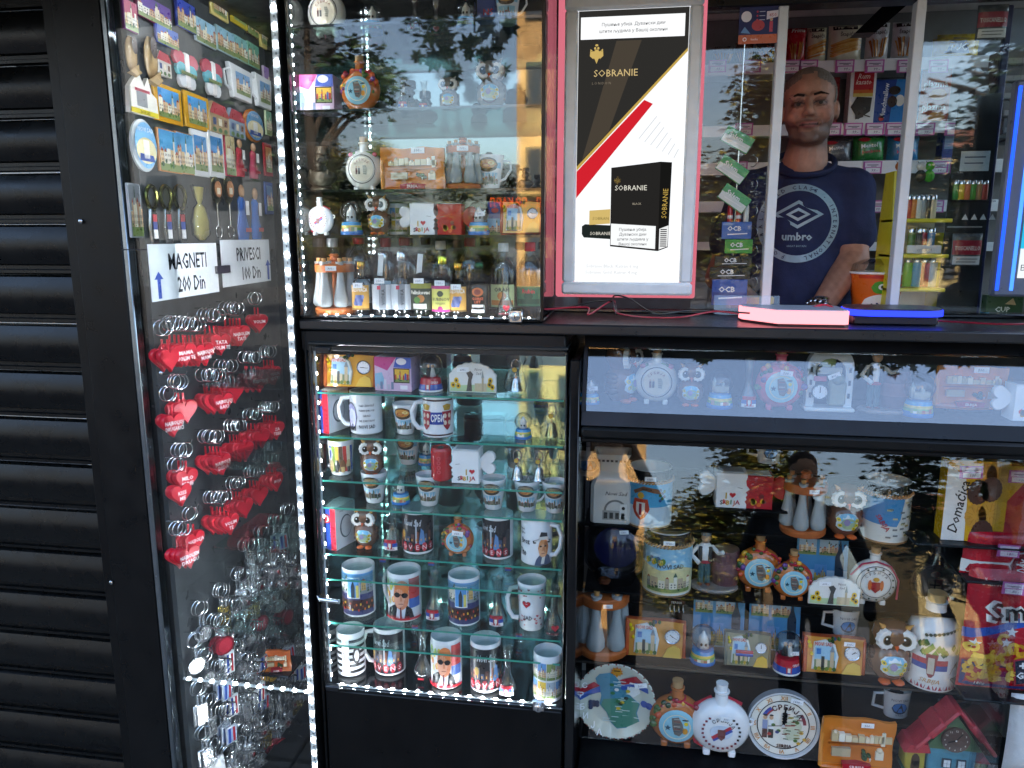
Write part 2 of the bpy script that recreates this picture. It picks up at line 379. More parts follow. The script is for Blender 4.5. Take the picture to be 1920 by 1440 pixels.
def pane(x0, x1, y, z0, z1, name, par, t=.005, mat='pane'):
    b = B(); b.box(((x0+x1)/2, y, (z0+z1)/2), (x1-x0, t, z1-z0), '#fff'); return b.build(name, mat, par, smooth=0)
pane(XS(1300, .3), XS(1433, .3), .306, Zctop+.014, Zhead-.004, 'window_pane', K)
pane(XS(1696, .3), XS(1990, .3), .306, Zctop+.014, Zhead-.004, 'window_pane', K)
pane(XS(1674, .33), XS(1880, .33), .334, Zctop+.014, Zhead-.004, 'sliding_pane', K)
b = B(); b.prism([(0, 0), (.055, 0), (.235, .16), (.16, .16)], .6, .66, '#0c0d0e'); o = part(b, 'ceiling_strut', 'black_metal', smooth=0); p = P(1603, 62, .6); o.location = (p.x, 0, p.z)

# ---------------- roller shutter
sh = thing('roller_shutter', 'closed black roller shutter of wide curved slats left of the showcases', 'shutter')
zs = P(60, 121, .02).z; DZ = .1335; xs0 = -2.2
prof = [(0, 0), (-.012, .004), (-.012, .012), (-.004, .015), (-.004, .024), (-.014, .028)]+[(-.014-.012*math.sin(pi*t/10), .028+.098*t/10) for t in range(1, 11)]+[(0, .1325)]
sm = None
for k in range(-2, 18):
    z = zs-DZ*k
    if sm is None:
        b = B(); vs = []; n = len(prof)
        for x in (xs0, xShut): vs += [(x, .03+y, zz) for y, zz in prof]
        b.add(vs, [(i, n+i, n+i+1, i+1) for i in range(n-1)]+[(n-1, 2*n-1, n, 0)], '#070808'); sm = b.build('slat', 'shutter_paint' if 'shutter_paint' in MAT else 'black_metal', sh, smooth=25)
        o = sm
    else: o = sm.copy(); COL.objects.link(o)
    o.location = (0, rnd.uniform(-.0018, .0018), z+rnd.uniform(-.001, .001)); o.rotation_euler = (rnd.uniform(-.006, .006), 0, rnd.uniform(-.0012, .0012))
bx(xs0, xShut, .025, .06, ZG, ZG+.06, '#16181a', 'bottom_bar', par=sh)

# ---------------- LED strip: white tape with chips
def led_strip(par, a, bb, face, n, w=.012, tape='#c9cfd2', chip=.0065, marks=True, em='led'):
    """a..b along the strip, face = direction the chips look"""
    a, bb, face = Vector(a), Vector(bb), Vector(face).normalized(); d = (bb-a).normalized(); sd_ = d.cross(face).normalized()
    M = Matrix((sd_, d, face)).transposed().to_4x4(); M.translation = a; Ln = (bb-a).length
    t = B(); t.box((0, Ln/2, -.001), (w, Ln, .002), tape, M)
    if marks:
        for i in range(n): t.box((.001, (i+.02)*Ln/n, .0004), (.003, .006, .0012), '#3a3d40', M)
    o = t.build('led_tape', 'plastic', par, smooth=0)
    q = B(); q.box((0, 0, .0012), (chip, chip, .0026), '#f2f6ff'); me = q.build('led_chip', em, o, smooth=0); first = me
    for i in range(n):
        c = me if i == 0 else me.copy()
        if i: COL.objects.link(c)
        c.matrix_local = M @ Matrix.Translation((0, (i+.5)*Ln/n, 0))
    return o

# ---------------- upper cabinet
ZU0 = Zctop+.006
UC = thing('display_cabinet', 'upper glass display cabinet standing on the counter left of the cigarette poster', 'cabinet', loc=(0, 0, 0))
def sh_z(px, py, Y=.012): return P(px, py, Y).z
USH = [sh_z(800, 37), sh_z(800, 200), sh_z(800, 354), sh_z(800, 441)]
bx(xU0, xU1, .0, .3, ZU0-.004, ZU0+.002, '#141517', 'cabinet_floor', 'gloss_black', UC)
bx(xU0-.0, xU0+.004, .004, .3, ZU0+.003, ZT-.003, '#0d0e0f', 'side_panel', 'gloss_black', UC)
bx(xU0+.006, xU1-.008, .285, .297, ZU0+.003, ZT-.004, '#626866', 'back_mirror', 'mirror', UC, bev=0)
pane(xU0+.006, xU1, -.003, ZU0+.004, ZT-.004, 'glass_door', UC)
b = B(); b.box((xU1-.003, .15, (ZU0+ZT)/2), (.005, .28, ZT-ZU0-.02), '#fff'); b.build('side_glass', 'pane', UC, smooth=0)
bx(xU1-.006, xU1+.002, -.008, .004, ZU0+.0, ZT-.002, '#101112', 'corner_profile', par=UC, bev=.001)
for z in USH:
    b = B(); b.box(((xU0+xU1)/2, .145, z-.003), (xU1-xU0-.02, .265, .006), '#fff'); o = b.build('glass_shelf', 'shelf_glass', UC, smooth=0)
    bx(xU0+.01, xU1-.01, .0105, .0125, z-.006, z, '#0c1a17', 'shelf_edge', 'gloss_black', o, bev=0)
led_strip(UC, (xU0+.011, .012, ZU0+.01), (xU0+.011, .012, ZT-.02), (.5, .6, 0), 40, .008, '#8d9698', .0055, False, 'led_mid')
led_strip(UC, (xU0+.05, .014, ZU0+.0045), (xU1-.02, .014, ZU0+.0045), (0, .3, 1), 18, .008, '#8d9698', .0045, False, 'led_mid')
def lock(p, par):
    b = B(); b.box((p.x, p.y-.008, p.z), (.034, .012, .032), '#b9bec2', bev=.003); b.lathe([(.011, 0), (.011, .01), (.008, .012)], '#d9dde0', 18, M=Matrix.Translation((p.x, p.y-.014, p.z)) @ Matrix.Rotation(R(90), 4, 'X'))
    o = b.build('cylinder_lock', 'metal', par); q = B(); q.box((p.x, p.y-.027, p.z), (.002, .001, .009), '#111'); q.build('keyhole', 'matte', o)
lock(P(968, 592, -.006), UC)

# ---------------- lower cabinet
ZL0 = P(830, 1306, 0.0).z; ZL1 = P(830, 650, 0).z
LC = thing('display_cabinet', 'lower glass display cabinet full of mugs under the counter', 'cabinet')
bx(xL0, xL1, -.002, .3, ZL0-.012, ZL0-.001, '#0f1112', 'cabinet_floor', 'gloss_black', LC)
bx(xL0, xL1, -.004, .3, ZL1-.004, ZL1+.006, '#23282a', 'cabinet_top', 'gloss_black', LC)
bx(xL0, xL0+.008, .002, .3, ZL0, ZL1-.006, '#0d0e0f', 'side_panel', 'gloss_black', LC)
bx(xL1-.006, xL1, .002, .3, ZL0, ZL1-.006, '#0d0e0f', 'side_panel', 'gloss_black', LC)
bx(xL0+.01, xL1-.01, .27, .285, ZL0, ZL1-.006, '#a6c2c0', 'back_mirror', 'mirror', LC, bev=0)
pane(xL0+.004, xL1-.002, -.006, ZL0, ZL1-.006, 'glass_door', LC)
LSH = [P(830, y, .012).z for y in (743, 828, 912, 964, 1053, 1101, 1184, 1227)]
for z in LSH:
    b = B(); b.box(((xL0+xL1)/2, .14, z-.0025), (xL1-xL0-.02, .25, .005), '#fff'); o = b.build('glass_shelf', 'shelf_glass', LC, smooth=0)
    b = B(); b.box(((xL0+xL1)/2, .0142, z-.0025), (xL1-xL0-.022, .0012, .0046), '#2f8f7c'); b.build('shelf_edge', 'plastic', o, smooth=0)
led_strip(LC, (xL0+.016, .006, ZL0+.012), (xL0+.016, .006, ZL1-.02), (.55, .6, 0), 24, .008, '#aeb6b8', .007, False, 'led_mid')
led_strip(LC, (xL0+.03, .006, ZL0+.003), (xL1-.02, .006, ZL0+.003), (0, .25, 1), 17, .009, '#c4cbcd', .008, True, 'led_mid')
lock(P(1011, 1319, -.008), LC)
for px, py in ((624, 1289), (606, 655)):
    p = P(px, py, -.006); bx(p.x-.02, p.x+.02, -.014, .004, p.z-.008, p.z+.008, '#15171a', 'door_hinge', 'plastic', LC)
bx(xL0, xR0-.008, .0, .3, ZG, ZL0-.014, '#0a0b0c', 'base_panel', 'black_metal')
# chrome handle of the tall showcase
p = P(612, 1123, -.04); q = B(); q.tube([(XS(572), -.03, p.z), (XS(580), -.045, p.z), (p.x+.04, -.05, p.z)], [.006, .007, .007], '#c9ced1', 10)
part(q, 'door_handle', 'metal')

# ---------------- counter display with a slanted pane
CD = thing('counter_display', 'long low display under the serving counter behind a slanted pane mirroring the sky', 'display case')
pT = P(1100, 652, .09); pB = P(1100, 771, .025)
zdf = pB.z-.004; xd0, xd1 = xR1+.004, 1.485
def slant(x0, x1, A, Bp, t, name, mat, par, col='#fff', e0=0, e1=0):
    d = Vector((0, A.y-Bp.y, A.z-Bp.z)); L = d.length; d.normalize(); n = Vector((0, d.z, -d.y))
    M = Matrix(((1, 0, 0), (0, n.y, d.y), (0, n.z, d.z))).to_4x4(); M.translation = (0, Bp.y, Bp.z)
    b = B(); b.box(((x0+x1)/2, 0, L/2+(e1-e0)/2), (x1-x0, t, L+e0+e1), col, M); return b.build(name, mat, par, smooth=0)
slant(xd0+.01, xd1, pT, pB, .005, 'slanted_pane', 'double_pane', CD)
dv = (pT-pB); dv.x = 0; dv.normalize()
slant(xd0, xd1, pT+dv*.034, pT+dv*.002, .016, 'frame_rail', 'black_metal', CD, '#11141a')
slant(xd0, xd1, pB-dv*.002, pB-dv*.037, .016, 'frame_rail', 'black_metal', CD, '#11141a')
slant(xd0-.001, xd0+.008, pT+dv*.001, pB-dv*.001, .014, 'frame_stile', 'black_metal', CD, '#11141a')
bx(xd0, xd1, .04, .3, zdf-.02, zdf, '#1d2126', 'case_floor', 'matte', CD)
bx(xd0, xd1, .285, .298, zdf, Zcbot-.004, '#20252b', 'case_back', 'matte', CD)

# ---------------- lower showcase with slat wall
SW = thing('slatwall_showcase', 'low showcase with black slatwall of souvenirs behind slanted glass', 'display case')
zr0, zr1 = P(1100, 829, 0).z, P(1100, 800, -.01).z
bx(xd0, xd1, -.012, .05, zr0+.012, zr1-.002, '#101213', 'cornice', par=SW, bev=.006)
bx(xd0, xd1, -.002, .26, zr0, zr0+.011, '#0d0e0f', 'cornice', par=SW)
sT = Vector((0, .21, zr0-.001)); sB = Vector((0, .015, .17))
xpart = XA(1873, .25, .9)
slant(xd0+.006, xd1, sT, sB, .005, 'slanted_pane', 'pane', SW)
Z4 = P(1300, 1398, .24).z
bx(xd0, xd1, .0, .44, ZG, Z4-.006, '#0d0e10', 'showcase_floor', 'void_black', SW)
YW = .44
grooves = [P(1300, y, YW).z for y in (880, 1010, 1137, 1262)]
edges = [zr0+.12]+grooves+[Z4]
for k in range(len(edges)-1):
    bx(xd0, xpart-.004, YW, YW+.02, edges[k+1]+.002, edges[k]-.002, '#060607', 'slat_panel', 'void_black', SW, bev=.0012)
    if 0 < k: bx(xd0, xpart-.004, YW+.004, YW+.012, edges[k]-.0019, edges[k]+.0019, '#5b6063', 'slat_channel', 'metal', SW, bev=0)
bx(xd0, xd1, YW+.03, YW+.05, .1, zr0+.1, '#050506', 'back_panel', 'void_black', SW)
b = B(); b.box((xpart, .25, (zr0+Z4)/2), (.006, .36, zr0-Z4), '#fff'); b.build('glass_divider', 'acrylic', SW, smooth=0)
for (px0, px1, py, Y0) in ((1096, 1700, 1000, .3), (1096, 1790, 1128, .29), (1090, 1790, 1262, .28)):
    p = P(1400, py, Y0); bx(XA(px0, .3, p.z), XA(px1, .3, p.z), Y0, YW-.001, p.z-.006, p.z, '#060607', 'shelf_board', 'void_black', SW, bev=.001)
R1, R2, R3 = P(1400, 1000, .3).z, P(1400, 1128, .29).z, P(1400, 1262, .28).z

# ---------------- tall corner showcase with the magnet and key-ring wall
CS = thing('corner_showcase', 'tall corner showcase of magnets and keychains lit by a bright strip', 'cabinet')
pane(xSh0+.006, xSh1-.003, -.012, ZG+.1, ZT-.004, 'glass_front', CS)
PU = Vector((-math.sin(R(4.7)), math.cos(R(4.7)), 0)); PN = Vector((PU.y, -PU.x, 0)); P0 = Vector((xSh0+.02, .02, 0))
def panel_pt(px, py, off=0.0):
    d = ray(px, py); t = (P0+PN*off-CAM).dot(PN)/d.dot(PN); return CAM+d*t
MP = Matrix((PU, -PN, Vector((0, 0, 1)))).transposed().to_4x4()   # local x along the wall, -y towards the viewer, z up
LP_ = .9
M = MP.copy(); M.translation = P0
b = B(); b.box((LP_/2, .008, .92), (LP_, .014, 2.53), '#3c4144', M); b.build('magnet_wall', 'black_metal', CS, smooth=0)
e = P0+PU*LP_
bx(e.x-.02, xSh1+.0, e.y, e.y+.015, ZG+.1, ZT-.004, '#15191c', 'back_panel', 'gloss_black', CS)
bx(P0.x, xSh1, -.002, e.y, ZG, ZG+.1, '#101214', 'case_floor', 'black_metal', CS)
bx(xSh1-.004, xSh1+.01, .03, e.y, ZG+.1, ZT-.004, '#20282a', 'side_panel', 'gloss_black', CS)
led_strip(CS, (XS(536), .0, ZG+.14), (XS(536), .0, ZT-.02), (-.35, -1, 0), 60, .0225, '#aab0b4', .0098)
led_strip(CS, (xSh1-.012, .02, ZG+.14), (xSh1-.012, .02, ZT-.02), (-1, .45, 0), 60, .01, '#8d9698', .008, False, 'led_added')  # added strip, out of view, to brighten the key-ring wall
led_strip(CS, (xSh1-.03, .1, ZT-.012), (xSh1-.03, .85, ZT-.012), (-.5, 0, -1), 20, .01, '#8d9698', .008, False, 'led_added')  # added ceiling strip, hidden behind the post, more fill for the showcase
zb = P(430, 1275, .02).z
for py in (690, 830, 975, 1128):
    p = panel_pt(430, py); q = B(); q.box((xSh1-.2, .3, p.z), (.36, .3, .005), '#fff'); q.build('glass_ledge', 'shelf_glass', CS, smooth=0)
led_strip(CS, (xSh0+.03, .0, zb+.005), (xSh1-.012, .0, zb), (0, -.6, .8), 11, .007, '#7d8588', .0085, False)

# ---------------- the street behind the photographer, seen only mirrored in the panes
def building(name, label, x, y, w, d, h, col, win, rows, cols, roof='#7a4b3a'):
    t = thing(name, label, 'building', loc=(x, y, ZG)); b = B(); b.box((0, 0, h/2), (w, d, h), col); b.build('wall', 'stone', t, smooth=0)
    b = B(); b.box((0, 0, h+.3), (w+.6, d+.6, .6), roof); b.build('roof', 'stone', t, smooth=0); m = None
    for i in range(cols):
        for j in range(rows):
            if m is None:
                q = B(); q.box((0, 0, 0), (w/cols*.45, .12, h/rows*.5), win); m = q.build('window', 'gloss_black', t, smooth=0); o = m
            else: o = m.copy(); COL.objects.link(o)
            o.location = (-w/2+w*(i+.5)/cols, d/2+.05, h*(j+.5)/rows)
building('apartment_block', 'ochre apartment block across the street mirrored in the upper cabinet', -2.0, -32, 5.2, 8, 15, '#d9a765', '#3a3f45', 5, 4)
building('town_house', 'pale yellow town house mirrored low at the right', 11.6, -31, 2.6, 6, 5, '#a8925e', '#40444a', 3, 4)
building('office_block', 'grey office block across the street on the left', -22, -30, 16, 8, 12, '#6b6e70', '#2a2e33', 5, 6, '#3c3c3c')
def tree(name, label, x, y, h, r, cols, n, seed, trunk='#5a4a3a', droop=0.0, z0=.35):
    rr = random.Random(seed); t = thing(name, label, 'tree', loc=(x, y, ZG)); b = B()
    b.tube([(0, 0, 0), (.05, .02, h*.3), (-.04, .05, h*.55), (.02, 0, h*.85)], [.16, .12, .09, .03], trunk, 8)
    for i in range(7):
        a = rr.uniform(0, 6.28); z = h*rr.uniform(.35, .7); l = r*rr.uniform(.5, .9); b.tube([(0, 0, z), (l*.5*math.cos(a), l*.5*math.sin(a), z+l*.4), (l*math.cos(a), l*math.sin(a), z+l*.6)], [.06, .04, .015], trunk, 6)
    b.build('trunk', 'stone', t); b = B()
    cl = [(rr.uniform(0, 6.28), rr.uniform(.2, 1)**.6*r, h*rr.uniform(z0, 1)) for _ in range(26)]
    for i in range(n):
        a, q, z = rr.choice(cl); k = 1-abs((z/h-.62)/.6)**2*.6
        c = Vector((q*k*math.cos(a)+rr.gauss(0, .26), q*k*math.sin(a)+rr.gauss(0, .26), z+rr.gauss(0, .26))); s_ = rr.uniform(.06, .13)
        M = Matrix.Translation(c) @ Matrix.Rotation(rr.uniform(0, 6.28), 4, 'Z') @ Matrix.Rotation(rr.uniform(-1, 1), 4, 'X')
        b.add([(-s_, 0, 0), (0, -s_*.4, .02), (s_, 0, 0), (0, s_*.4, .02)], [(0, 1, 2, 3)], rr.choice(cols), M)
    b.build('crown', 'leaf', t, smooth=0); return t
AUT = ['#6d6a1e', '#8a7a20', '#4e5a1c', '#a08a2a', '#3d4a1a']; GRN = ['#2f4420', '#3d5526', '#22331a', '#4d6330']
tree('street_tree', 'tall yellowing street tree mirrored in the left window pane', 2.7, -14, 5.2, .7, AUT, 8000, 3, '#8a6f4e')
tree('street_tree', 'lower yellowing street tree mirrored in the left window pane', 1.6, -14.5, 3.3, .8, AUT, 8000, 9, '#8a6f4e', z0=.42)
tree('street_tree', 'olive street tree mirrored in the low slanted glass', 1.9, -28, 3.6, 2.0, AUT, 9000, 4)
tree('street_tree', 'dark green tree mirrored in the right window pane', 4.9, -9, 5.6, 1.5, GRN, 12000, 5)
tree('street_tree', 'wide dark tree mirrored over the snack bags', 7.4, -8.5, 4.6, 1.9, GRN, 14000, 8, z0=.08)  # added so the pane over the bags mirrors something dark
tree('street_tree', 'tall dark tree mirrored in the upper left cabinet', -5.9, -12, 7.5, 2.5, GRN, 16000, 6)
tree('street_tree', 'sunlit green tree far across the street, left of the ochre block', -7.5, -30, 4.6, 2.6, AUT+GRN, 9000, 11, z0=.15)
tree('street_tree', 'sunlit yellow tree far across the street beside the grey office', -12.5, -30, 5.4, 3.0, AUT, 9000, 12, z0=.15)
# branch with lobed leaves hanging in front of the canopy
br = thing('maple_branch', 'dark maple branch hanging over the pavement mirrored in the panes', 'branch', loc=(0, 0, 0))
rr = random.Random(12); leaf = [(0, -1), (.25, -.35), (.8, -.6), (.6, -.1), (1, .25), (.5, .3), (.45, .75), (.15, .55), (0, 1), (-.15, .55), (-.45, .75), (-.5, .3), (-1, .25), (-.6, -.1), (-.8, -.6), (-.25, -.35)]
q = B(); tw = B()
def sprig(c, n, spread, s0):
    tw.tube([c+Vector((0, 0, spread*1.2)), c], .006, '#3a3226', 5)
    for i in range(n):
        p = c+Vector((rr.gauss(0, spread), rr.gauss(0, spread*.6), rr.gauss(0, spread*.7))); s_ = s0*rr.uniform(.7, 1.2)
        M = Matrix.Translation(p) @ Matrix.Rotation(rr.uniform(-.8, .8), 4, 'Z') @ Matrix.Rotation(rr.uniform(-.7, .7), 4, 'X') @ Matrix.Rotation(rr.uniform(0, 6.28), 4, 'Y')
        q.add([(a*s_, 0, b_*s_) for a, b_ in leaf], [tuple(range(16))], rr.choice(GRN), M)
SPR = []
def mirror_pt(px, py, A, n, dist):
    d = ray(px, py).normalized(); n = n.normalized(); h = CAM+d*((A-CAM).dot(n)/d.dot(n)); r_ = d-n*2*d.dot(n); return h+r_*dist
nV = Vector((0, -1, 0)); nD = Vector((0, -dv.z, dv.y)); A0 = Vector((0, 0, 0))
for (px, py, n_, sp, s0, ds) in ((925, 95, 12, .1, .075, 3.2), (850, 130, 7, .09, .075, 3.3), (835, 80, 8, .08, .08, 3.3), (890, 62, 8, .1, .07, 3.2)): sprig(mirror_pt(px, py, A0, nV, ds), n_, sp, s0)
for (px, py, n_, sp, s0, ds) in ((1315, 655, 5, .05, .045, 2.4), (1545, 655, 12, .06, .05, 2.3), (1600, 668, 10, .07, .05, 2.3), (1660, 672, 16, .08, .055, 2.3), (1720, 668, 14, .08, .055, 2.3), (1765, 655, 8, .06, .05, 2.3), (1095, 650, 4, .04, .04, 2.4)): sprig(mirror_pt(px, py, pT, nD, ds), n_, sp, s0)
q.build('leaves', 'leaf', br, smooth=0); tw.build('twigs', 'stone', br)
# scrolling sign of a bus across the road: reads right way round in the street, mirrored in the pane
p1, p2 = mirror_pt(1018, 382, A0, nV, 9), mirror_pt(918, 382, A0, nV, 9)
bs = thing('bus_destination_sign', 'amber scrolling destination sign of a bus mirrored in the upper cabinet', 'sign', loc=(p1+p2)/2, rot=pi)
w_ = (p1-p2).length; b = B(); b.box((0, .05, 0), (w_*1.15, .08, w_*.36), '#0a0a0a'); b.build('sign_case', 'plastic', bs)
t = Pt(.004); t.text('Д - СР.КАРЛ', 0, .02, w_*.17, '#ff5a14', w=w_*1.0, bold=.02); t.build('amber_lettering', 'sign_glow', bs, smooth=0)
bs.rotation_euler = (0, 0, pi)
# ================================================================== builders of the goods (front looks to -y, base at z = 0)
def price(t, x, y, z, txt='500.-', w=.024, h=.011, rot=0, tilt=0, name='price_sticker'):
    M = Matrix.Translation((x, y, z)) @ Matrix.Rotation(rot, 4, 'Y') @ Matrix.Rotation(tilt, 4, 'X')
    b = B(); b.box((0, 0, 0), (w, .0008, h), '#f2f3f4', M); o = b.build(name, 'paper', t, smooth=0)
    q = Pt(.0006); q.text(txt, 0, 0, h*.5, '#28335c', 2, w=w*.8, shear=.2); q.v = [tuple(M @ Vector(a)) for a in q.v]; q.build('price_writing', 'print', o, smooth=0); return o
def owl(t, h, turn=0, pale=False, tag_=None):
    br, dk = ('#6b4a35', '#4a3126') if not pale else ('#8a8580', '#6d6660')  # pale owls: mirrored sky haze put into the glaze colours
    b = B(); b.lathe([(0, .02*h), (.17*h, .03*h), (.27*h, .16*h), (.3*h, .32*h), (.25*h, .5*h), (.2*h, .56*h), (.24*h, .62*h), (.29*h, .74*h), (.26*h, .87*h), (.15*h, .95*h), (0, .97*h)], br, 22, sy=.86)
    for s in (-1, 1):
        for k in range(4): b.sph((s*.255*h, .02*h, (.44-.075*k)*h), (.05*h, .13*h, .07*h), dk, 8, 5)
    bd = b.build('body', 'ceramic', t)
    b = B()
    for s in (-1, 1): b.lathe([(.05*h, 0), (.035*h, .08*h), (0, .17*h)], '#c08a45' if not pale else '#9a8f86', 8, M=Matrix.Translation((s*.14*h, -.1*h, .86*h)) @ Matrix.Rotation(s*.75, 4, 'Y') @ Matrix.Rotation(.35, 4, 'X'))
    b.build('ear_tufts', 'ceramic', t)
    b = B(); b.sph((0, -.085*h, .31*h), (.235*h, .19*h, .24*h), '#cfe0e6', 16, 10); be = b.build('belly', 'ceramic', t)
    p = Pt(.0008); f = lambda x, z: -.085*h-.192*h*math.sqrt(max(.02, 1-(x/(.237*h))**2-((z-.31*h)/(.242*h))**2))
    p.ell(0, .4*h, .14*h, .08*h, '#6db5d8', 0, .03*h); p.ell(.01*h, .3*h, .13*h, .1*h, '#9fb48e', 1, .03*h); p.ell(-.02*h, .33*h, .06*h, .06*h, '#8d83a8', 2, .03*h)
    for x, z in ((-.15, .37), (.15, .36), (-.13, .27), (.14, .28), (.1, .22)): p.ell(x*h, z*h, .035*h, .035*h, '#e6c81e', 2, 0, 8); p.ell(x*h, z*h, .014*h, .014*h, '#3b5a1e', 3, 0, 6)
    p.ring(0, .28*h, .15*h, .165*h, '#6a2437', 2, 14, R(215), R(325)); p.onto(f); p.build('painted_belly', 'print', be)
    for s in (-1, 1):
        M = Matrix.Translation((s*.135*h, -.215*h, .735*h)) @ Matrix.Rotation(s*-.28, 4, 'Z') @ Matrix.Rotation(-.05, 4, 'X')
        e = B(); e.prism([(.145*h*(1+.07*math.cos(12*a))*math.cos(a), .15*h*(1+.07*math.cos(12*a))*math.sin(a)) for a in [2*pi*i/36 for i in range(36)]], -.02*h, .06*h, '#ece9e2', M, bev=.012*h); eo = e.build('eye_ring', 'ceramic', t)
        p = Pt(.0006); p.ell(0, 0, .075*h, .08*h, '#6f6a52' if not pale else '#55504a', 0); p.ell(0, 0, .06*h, .065*h, '#14110f', 1); p.ell(s*.0-.02*h, .025*h, .016*h, .016*h, '#fff', 2, 0, 8)
        p.mapv(0, lambda x, y, z: tuple(M @ Vector((x, y-.0205*h, z)))); p.build('pupil', 'ceramic', eo)
        q = B(); q.sph((s*.1*h, -.17*h, .035*h), (.09*h, .1*h, .04*h), '#d2622a' if not pale else '#b98a80', 10, 6); q.build('foot', 'ceramic', t)
    b = B(); b.lathe([(.035*h, 0), (.02*h, .04*h), (0, .09*h)], '#d6541f', 8, M=Matrix.Translation((0, -.25*h, .66*h)) @ Matrix.Rotation(R(150), 4, 'X')); b.build('beak', 'ceramic', t)
    if tag_: price(t, .08*h, -.2*h, .86*h, tag_, .03, .012)
def flask(t, h, style='fruit', d=.15, tag_=None, seed=1):
    rr = random.Random(seed); r = .375*h; cz = .4*h
    bc, pc, rim = {'fruit': ('#b5652c', '#8fc6d6', '#c98a4a'), 'white': ('#e3e0d6', '#d8cdb4', '#2b2723'), 'coat': ('#dedbd2', '#e8e4da', '#9a8f7f'), 'plain': ('#e9e9ea', '#f2f2f3', '#e9e9ea'), 'pink': ('#c9566a', '#9ccad0', '#d98a70')}[style]
    prof = [(0, -d*h), (.55*r, -.95*d*h), (.85*r, -.7*d*h), (r, -.15*d*h), (r, .25*d*h), (.85*r, .8*d*h), (.5*r, d*h), (0, d*h)]
    M = Matrix.Translation((0, 0, cz)) @ Matrix.Rotation(R(-90), 4, 'X') ; b = B(); b.lathe(prof, bc, 26, M=M)
    b.lathe([(.11*h, .7*h), (.085*h, .76*h), (.08*h, .86*h), (.1*h, .88*h), (.1*h, .9*h)], bc, 14)
    bd = b.build('body', 'ceramic', t)
    b = B(); b.lathe([(.07*h, .9*h), (.078*h, 1.0*h), (0, 1.0*h)], '#b08a5c' if style != 'plain' else '#eceded', 12)
    b.build('stopper', 'rough_clay' if style != 'plain' else 'ceramic', t)
    for s in (-1, 1): q = B(); q.box((s*.16*h, 0, .035*h), (.09*h, .16*h, .09*h), bc, bev=.015*h); q.build('foot', 'ceramic', t)
    yf = -d*h; pr = Pt(.0007); f = lambda x, z: yf*(1-.05*min(1, (x*x+(z-cz)**2)/(.55*r)**2))-.001
    if style in ('fruit', 'pink'):
        b = B(); b.lathe([(0, -.02*h), (.5*r, -.02*h), (.66*r, 0)], pc, 26, M=Matrix.Translation((0, yf, cz-.02*h)) @ Matrix.Rotation(R(-90), 4, 'X')); pl = b.build('relief_panel', 'ceramic', t); yb = yf-.0205*h
        pr.ring(0, cz-.02*h, .47*r, .5*r, '#e9d9b0', 0)
        pr.poly([(-.2*r, cz+.3*r), (.05*r, cz+.36*r), (.2*r, cz+.1*r), (.26*r, cz-.2*r), (.1*r, cz-.42*r), (-.08*r, cz-.36*r), (-.16*r, cz-.1*r)], '#6d675f', 1)
        for k in range(6): pr.rect(-.12*r, cz+(.26-.1*k)*r, .12*r, cz+(.29-.1*k)*r, ['#b9b4a8', '#8b3f35', '#3f4a58'][k % 3], 2)
        pr.ell(.33*r, cz+.1*r, .08*r, .08*r, '#e3c521', 1, 0, 8); pr.ell(.3*r, cz-.2*r, .1*r, .13*r, '#df9a2c', 1, 0, 10); pr.star(-.33*r, cz-.1*r, .13*r, '#1f4a5a', 1); pr.ell(.3*r, cz+.25*r, .13*r, .035*r, '#2b3338', 1, 0, 8)
        pr.mapv(0, lambda x, y, z: (x, yb+y, z)); pr.build('painted_map', 'print', pl)
        b = B(); cs = ['#3c5a26', '#29431d', '#6a3c82', '#8d2030', '#c7502a', '#4a6a2a', '#d8a02a']
        for i in range(26):
            a = rr.uniform(R(15), R(175)) if i < 18 else rr.choice([rr.uniform(R(-20), R(15)), rr.uniform(R(165), R(200))]); q = r*rr.uniform(.72, 1.0); s = h*rr.uniform(.03, .06); b.sph((q*math.cos(a), -d*h*rr.uniform(.4, .85), cz+q*math.sin(a)), (s, s*.7, s), rr.choice(cs), 8, 5)
        b.build('fruit_relief', 'ceramic', t)
        b = B(); b.tube([(.11*h*math.sin(2*pi*i/14), -.11*h*math.cos(2*pi*i/14), .735*h+.012*h*math.sin(5*i)) for i in range(14)], .018*h, '#c01f38', 6, True)
        b.tube([(.08*h, -.09*h, .73*h), (.2*h, -.13*h, .7*h), (.3*h, -.12*h, .6*h), (.33*h, -.1*h, .45*h)], [.014*h, .016*h, .014*h, .008*h], '#c01f38', 6); b.build('ribbon', 'fabric', t)
    else:
        if style == 'white':
            pr.ring(0, cz, .68*r, .72*r, '#2c2722', 0); pr.ell(0, cz, .6*r, .6*r, pc, 0, 0, 26)
            pr.arc_text('СРБИЈА', 0, cz, .46*r, .12*r, '#7a2f22', R(140), R(45), 1, .01)
            for x, c in ((-.28, '#5a2f2a'), (-.14, '#2f2a2c')): pr.rect(x*r-.05*r, cz-.25*r, x*r+.05*r, cz+.05*r, c, 1); pr.ell(x*r, cz+.1*r, .045*r, .05*r, '#c9a07c', 1, 0, 8)
            pr.poly([(.05*r, cz+.2*r), (.2*r, cz+.22*r), (.3*r, cz), (.24*r, cz-.3*r), (.08*r, cz-.25*r)], '#a9a795', 1)
            for k in range(5): pr.rect(.08*r, cz+(.12-.09*k)*r, .24*r, cz+(.15-.09*k)*r, '#77705e', 2)
            b = B()
            for s, cc in ((-1, '#b5566a'), (1, '#b5566a'), (-.7, '#4e6b34'), (.7, '#4e6b34'), (-.5, '#f0e6e2'), (.4, '#6a8a44')): b.sph((s*.23*h, -.07*h, .7*h-abs(s)*.03*h), (.06*h, .03*h, .05*h), cc, 8, 5)
            b.build('flower_relief', 'ceramic', t)
        elif style == 'coat':
